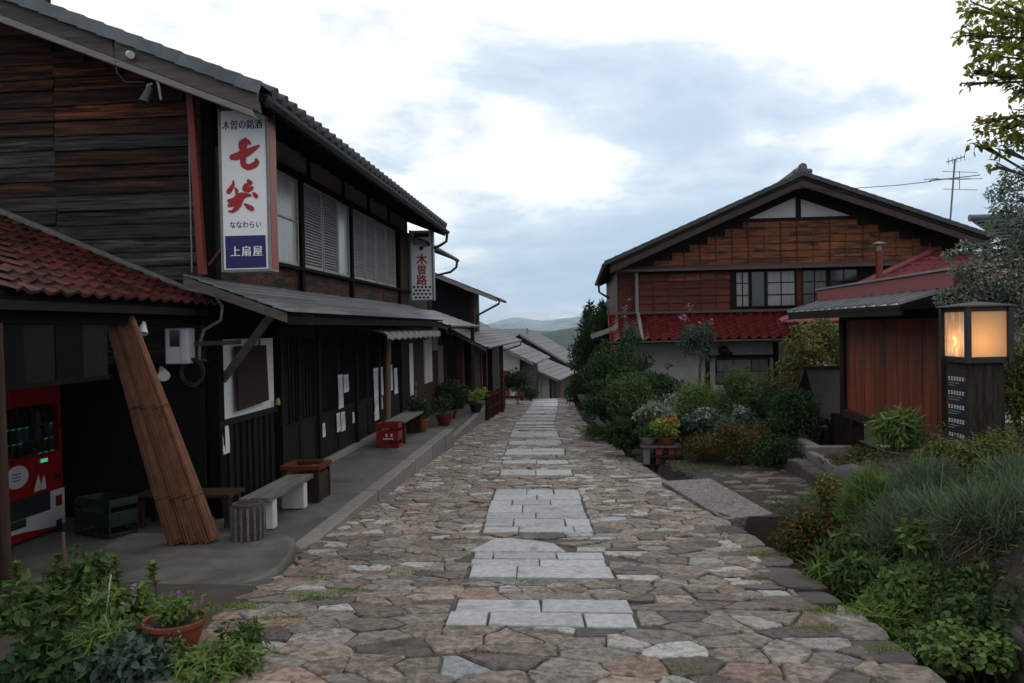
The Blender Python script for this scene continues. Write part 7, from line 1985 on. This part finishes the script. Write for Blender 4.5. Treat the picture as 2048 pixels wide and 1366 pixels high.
tree('olive_tree', 'tree with small silvery leaves hanging behind the lantern', (tx, ty, garden_z(tx, ty)), [(tx, ty, garden_z(tx, ty) - 0.1), (tx - 0.1, ty, -0.4), (tx - 0.3, ty, 0.8), (tx - 0.6, ty, 1.6), (tx - 0.7, ty, 2.1)], [0.12, 0.1, 0.08, 0.05, 0.02],
     [(*g3(u, v, 8.35 + 0.6 * dy), r_ * 0.88) for u, v, dy, r_ in [(1995, 385, 0, 0.12), (2030, 355, 0.1, 0.16), (2040, 400, 0, 0.2), (2000, 420, 0.2, 0.12), (1985, 455, 0, 0.10), (2040, 450, 0, 0.18), (1930, 495, 0, 0.09), (1965, 505, 0.2, 0.14), (2000, 500, 0, 0.18), (2040, 510, 0.1, 0.2), (1900, 510, 0, 0.07), (1920, 540, 0.1, 0.12), (1960, 550, 0, 0.2), (2005, 555, 0.2, 0.22), (2045, 570, 0, 0.22), (1895, 590, 0, 0.10), (1930, 590, 0.1, 0.15), (1970, 590, 0.3, 0.2), (1880, 600, 0, 0.07), (2045, 640, 0, 0.2), (2045, 700, 0.1, 0.2), (2090, 480, 0, 0.35), (2100, 600, 0, 0.4), (2030, 600, 0.4, 0.2)]],
     'silver', 9500, 0.045, 0.02, 81)

# left foreground flower bed
def fb(x, y): return zr(y) + 0.0
for i, (lab, px, py, Y, rx, ry_, lf, n, l_, w_, kd) in enumerate([
        ('leafy dark green flowering plant at the left foreground edge', 60, 1245, 4.3, 95, 72, 'mid', 2200, 0.07, 0.035, 'oval'),
        ('tall leafy stems beside the thin stake', 150, 1200, 4.6, 76, 80, 'mid', 1700, 0.065, 0.03, 'oval'),
        ('bushy green plant left of the terracotta bowl', 235, 1240, 4.2, 66, 72, 'light', 1700, 0.06, 0.028, 'oval'),
        ('low grey-green leaves under the terracotta bowl', 250, 1320, 3.7, 90, 46, 'bluish', 1500, 0.06, 0.032, 'oval'),
        ('dark low foliage in the left bottom corner', 90, 1340, 3.6, 110, 50, 'dark', 1800, 0.065, 0.035, 'oval'),
        ('ferny green weed by the road in the left foreground', 430, 1335, 3.7, 80, 30, 'light', 900, 0.06, 0.018, 'blade'),
        ('small upright weed left of the pale stone', 490, 1280, 4.0, 24, 26, 'mid', 260, 0.055, 0.022, 'oval'),
        ('grassy green spray in front of the pot', 195, 1300, 3.7, 50, 62, 'light', 700, 0.10, 0.010, 'blade')]):
    ex = (('flowers', 'purple', 10, 0.035, 0.035, 'oval', 0.4),) if i in (2,) else (('flowers', 'red', 5, 0.03, 0.03, 'oval', 0.6),) if i in (0,) else ()
    sh('bedding_plant', lab, px, py, Y, rx, ry_, lf, n, l_, w_, 100 + i, cat='plant', k=18, cr=0.075, kind=kd, base=zr(Y) + 0.02, stems=8, stem_m='stem', stem_r=0.006, extra=ex)
rngf = np.random.default_rng(12)
for i, (px, py, Y) in enumerate([(115, 1118, 4.6), (32, 1135, 4.5), (230, 1120, 4.6), (305, 1135, 4.6), (180, 1150, 4.4)]):
    q = Vector(g3(px, py, Y)); zb_ = zr(Y) + 0.03
    t = thing('leafy_stem', ['leafy shoot left of the thin stake', 'leafy shoot at the far left before the machine', 'leafy shoot in front of the reed rolls', 'thin leafy shoot right of the reed roll foot', 'shorter leafy shoot between stake and bowl'][i], 'plant', (q.x, q.y, zb_))
    MB().tube([(q.x, q.y, zb_ - 0.02), (q.x + 0.02, q.y, (zb_ + q.z) / 2), (q.x, q.y, q.z)], [0.006, 0.005, 0.003], 5).build('stem', M['stem'], t)
    nn = 60
    hh = rngf.random(nn) ** 0.6; a = rngf.uniform(0, 6.283, nn)
    pos = np.stack([np.full(nn, q.x), np.full(nn, q.y), zb_ + 0.15 + hh * (q.z - zb_ - 0.13)], 1)
    dr = np.stack([np.cos(a), np.sin(a), 0.2 + 0.6 * hh], 1)
    build_leaves('foliage', [leaf_arrays(rngf, pos, dr, np.tile(np.array([0, 0, 1.0]), (nn, 1)) + rngf.normal(size=(nn, 3)) * 0.3, 0.06 * rngf.uniform(0.6, 1.2, nn) * (1.15 - 0.5 * hh), 0.024 * np.ones(nn))], L['light'], t, (q.x, q.y, zb_))
pc = Vector(g3(352, 1310, 3.95))
bl = bx('pot_stone', M['rock'], None, pc.x - 0.16, pc.x + 0.2, pc.y - 0.12, pc.y + 0.22, zr(3.9) - 0.05, pc.z - 0.002, bevel=0.02)
tag(bl, 'dark stone block under the terracotta bowl', 'stone')
bowl('flower_pot', 'wide terracotta bowl of purple flowers in the left foreground', tuple(pc), 0.155, 0.19, M['terracotta'])
shrub('trailing_flowers', 'trailing light green plant with purple flowers in the terracotta bowl', 'plant', (pc.x, pc.y, pc.z + 0.21), (0.17, 0.16, 0.09), 'light', 620, 0.035, 0.016, 130, base=pc.z + 0.17, k=12, cr=0.06, stems=6, stem_m='stem', stem_r=0.004, extra=(('flowers', 'purple', 12, 0.03, 0.03, 'oval', 0.6),))
shrub('trailing_flowers', 'strand of light leaves hanging over the bowl rim', 'plant', (pc.x + 0.07, pc.y - 0.16, pc.z + 0.06), (0.035, 0.03, 0.12), 'light', 110, 0.03, 0.014, 131, base=pc.z - 0.05, k=6, cr=0.03, stems=3, stem_m='stem', stem_r=0.003)

# pots and plants on the far left pavement
def zpv(y): return ZP if y < 15.56 else -2.17 - (y - 15.57) * 0.0183
for i, (px, py, Y, rr_, m_, lf, lab) in enumerate([(842, 850, 15.2, 0.16, 'terracotta', 'dark', 'dark leafy pot plant at the end of the far bench'), (868, 828, 17.2, 0.13, 'terracotta', 'mid', 'pot plant with red blooms by the kerb end'),
        (888, 822, 18.4, 0.2, 'redpost', 'dark', 'dark foliage in a long red planter'), (908, 820, 19.4, 0.2, 'redpost', 'mid', 'green foliage in the second red planter'),
        (952, 815, 21.8, 0.2, 'iron', 'lime', 'bright yellow-green plant in a dark pot before the fence'), (930, 805, 22.4, 0.16, 'iron', 'bluish', 'tall bluish pot plant beside the timber porch')]):
    if i in (1, 3, 5): continue
    p = Vector((PY(px, py, Y).x, Y, zpv(Y)))
    bowl('flower_pot', 'pot of the ' + ' '.join(lab.split()[:7]) if False else ['clay pot at the end of the far bench', 'clay pot near the kerb end', 'first long red planter by the shop wall', 'second long red planter by the shop wall', 'dark pot before the post fence', 'dark pot beside the timber porch'][i], tuple(p), rr_, 0.24, M[m_])
    shrub('pot_plant', lab, 'plant', (p.x, p.y, p.z + 0.45), (rr_ * 1.4, rr_ * 1.4, 0.26), lf, 620, 0.07, 0.035, 140 + i, base=p.z + 0.2, k=12, cr=0.11, stems=4, stem_m='stem', extra=(('flowers', 'red', 16, 0.05, 0.05, 'oval', 0.5),) if i in (1, 2, 3) else ())
sh('shrub', 'dark shrubs behind the post fence down the street', 1035, 765, 33, 26, 24, 'dark', 2200, 0.10, 0.05, 150, k=18, cr=0.3, base=-3.3)
sh('shrub', 'dark planting by the first timber porch on the left', 905, 790, 20.2, 34, 26, 'dark', 2200, 0.08, 0.04, 151, k=18, cr=0.2, base=-2.3)
sh('shrub', 'small yellow-green bush before the white storehouse', 1066, 797, 42, 9, 6, 'lime', 500, 0.09, 0.05, 152, k=8, cr=0.12, base=-3.8)
sh('shrub', 'dark green verge plants at the end of the post fence', 1062, 790, 38, 12, 12, 'dark', 900, 0.1, 0.05, 153, k=10, cr=0.2, base=-3.6)
# weeds and moss in the joints of the road: nobody could count these
rg = np.random.default_rng(77); pos = []
spots = [(640, 1192, 40), (700, 1185, 20), (480, 1220, 30), (650, 1160, 12), (820, 1150, 10), (1525, 1112, 30), (1560, 1165, 26), (1640, 1225, 30), (1645, 1265, 24), (1350, 1345, 14), (1790, 1305, 20), (1200, 990, 14), (1260, 1010, 16), (1190, 870, 30), (1210, 880, 20), (620, 1200, 20), (720, 1020, 12), (880, 1010, 10), (1390, 1000, 18), (1240, 960, 14), (560, 1240, 16), (450, 1215, 24)]
for u, v, k_ in spots:
    d = ray(u, v); t = 1.0
    while d.y * t < 45 and d.z * t > zr(d.y * t): t += 0.05
    c_ = d * t
    for i in range(int(k_ * 8)): pos.append((c_.x + rg.normal() * 0.085, c_.y + rg.normal() * 0.045))
for i in range(3500):
    y = rg.uniform(3, 24); x = rg.uniform(XL(y), XR(y))
    if not in_block(x, y, 0.02) and noise.noise(Vector((x * 0.9, y * 0.6, 3))) > 0.12: pos.append((x, y))
pos = np.array([(x, y, zr(y) + 0.006) for x, y in pos if not in_block(x, y, 0.01)])
n = len(pos); a = rg.uniform(0, 6.283, n)
ar = leaf_arrays(rg, pos, np.stack([np.cos(a) * 0.8, np.sin(a) * 0.8, np.full(n, 0.9)], 1), np.stack([np.cos(a), np.sin(a), np.full(n, 0.5)], 1), 0.026 * rg.uniform(0.5, 1.3, n), 0.005 * np.ones(n), 'blade')
o = build_leaves('joint_grass', [ar], L['moss'], None, (0, 0, 0))
tag(o, 'short green grass growing in the cobble joints', 'grass', kind='stuff')
# grass verge round the garden edge
pos = []
for i in range(5200):
    y = rg.uniform(8.6, 19); x = XR(y) + 0.45 + rg.random() ** 1.5 * 4.5
    if noise.noise(Vector((x * 0.7, y * 0.7, 9))) > 0.02: pos.append((x, y, garden_z(x, y)))
pos = np.array(pos); n = len(pos); a = rg.uniform(0, 6.283, n)
ar = leaf_arrays(rg, pos, np.stack([np.cos(a) * 0.7, np.sin(a) * 0.7, np.ones(n)], 1), np.stack([np.cos(a), np.sin(a), np.full(n, 0.5)], 1), 0.07 * rg.uniform(0.5, 1.2, n), 0.008 * np.ones(n), 'blade')
o = build_leaves('garden_grass', [ar], L['grass'], None, (0, 0, 0))
tag(o, 'thin grass and moss on the garden soil', 'grass', kind='stuff')

# ------------------------------------------------------------------ valley mist and the air
def vol_mat(name, dens, col, aniso=0.0):
    m = bpy.data.materials.new(name); m.use_nodes = True
    t = m.node_tree; t.nodes.clear()
    out = t.nodes.new('ShaderNodeOutputMaterial'); pv = t.nodes.new('ShaderNodeVolumePrincipled')
    pv.inputs['Density'].default_value = dens; pv.inputs['Color'].default_value = (*col, 1)
    pv.inputs['Anisotropy'].default_value = aniso
    t.links.new(pv.outputs[0], out.inputs['Volume'])
    return m
hz = MB().box(-7600, 7600, -1200, 8600, -175, 420)
tag(hz.build('haze', vol_mat('haze', 1.0e-4, (0.62, 0.82, 1.0))), None, None, kind='stuff')
mist_m = vol_mat('mist', 0.0016, (0.97, 0.985, 1.0))
bm = bmesh.new()
MR = random.Random(14)
banks = []
for i in range(70):
    x = MR.gauss(-265, 70); banks.append((x, 4300 + MR.uniform(-200, 200), MR.gauss(15, 34), MR.uniform(30, 75), MR.uniform(40, 90), MR.uniform(18, 42)))
for i in range(120):
    banks.append((MR.uniform(-1100, 700), 4500 + MR.uniform(-200, 200), MR.gauss(66, 18), MR.uniform(50, 120), MR.uniform(60, 120), MR.uniform(14, 32)))
for i in range(60):
    banks.append((MR.uniform(-900, 500), 4200 + MR.uniform(-200, 200), MR.gauss(-45, 14), MR.uniform(60, 140), MR.uniform(60, 120), MR.uniform(10, 22)))
for x, y, z_, rx_, ry_, rz_ in banks:
    r0 = bmesh.ops.create_icosphere(bm, subdivisions=2, radius=1.0)
    for v in r0['verts']:
        d = 1 + 0.30 * noise.noise(v.co * 1.6 + Vector((x * 0.01, 0, z_ * 0.02))) + 0.14 * noise.noise(v.co * 4 + Vector((0, x * 0.02, 0)))
        v.co = Vector((x + v.co.x * rx_ * d, y + v.co.y * ry_ * d, z_ + v.co.z * rz_ * d))
me = bpy.data.meshes.new('valley_mist'); bm.to_mesh(me); bm.free(); me.materials.append(mist_m)
tag(link('valley_mist', me), 'white cloud drifting low over the far mountain', 'mist', kind='stuff')

# ------------------------------------------------------------------ repeats share a group
GROUPS = {'shrub': 'garden shrubs beside the street', 'lavender_bush': 'needle-leaved bushes on the right bank', 'grass_tuft': 'grass clumps along the ditch', 'fern': 'leafy weeds in the ditch',
          'ground_ivy': 'creepers in the ditch', 'bedding_plant': 'plants in the left flower bed', 'leafy_stem': 'leafy shoots in the left flower bed', 'flower_pot': 'flower pots', 'pot_plant': 'potted plants on the pavement',
          'azalea': 'rounded azaleas', 'hydrangea': 'hydrangeas in the garden', 'nandina': 'nandina bushes', 'conifer_tree': 'conifers beside the gabled house', 'box_shrub': 'small-leaved shrubs round the lantern',
          'timber_house': 'timber houses along the left side', 'roofed_house': 'far roofs down the street', 'bench': 'benches on the pavement', 'bottle_crate': 'plastic bottle crates', 'sign_box': 'upright sign boxes',
          'bank_weed': 'weeds on the right bank', 'coleus': 'plants on the pot stand', 'trailing_flowers': 'plants in the terracotta bowl'}
for o in COL.objects:
    if o.parent is None and 'label' in o and 'group' not in o:
        k_ = o.name.split('.')[0]
        if k_ in GROUPS: o['group'] = GROUPS[k_]
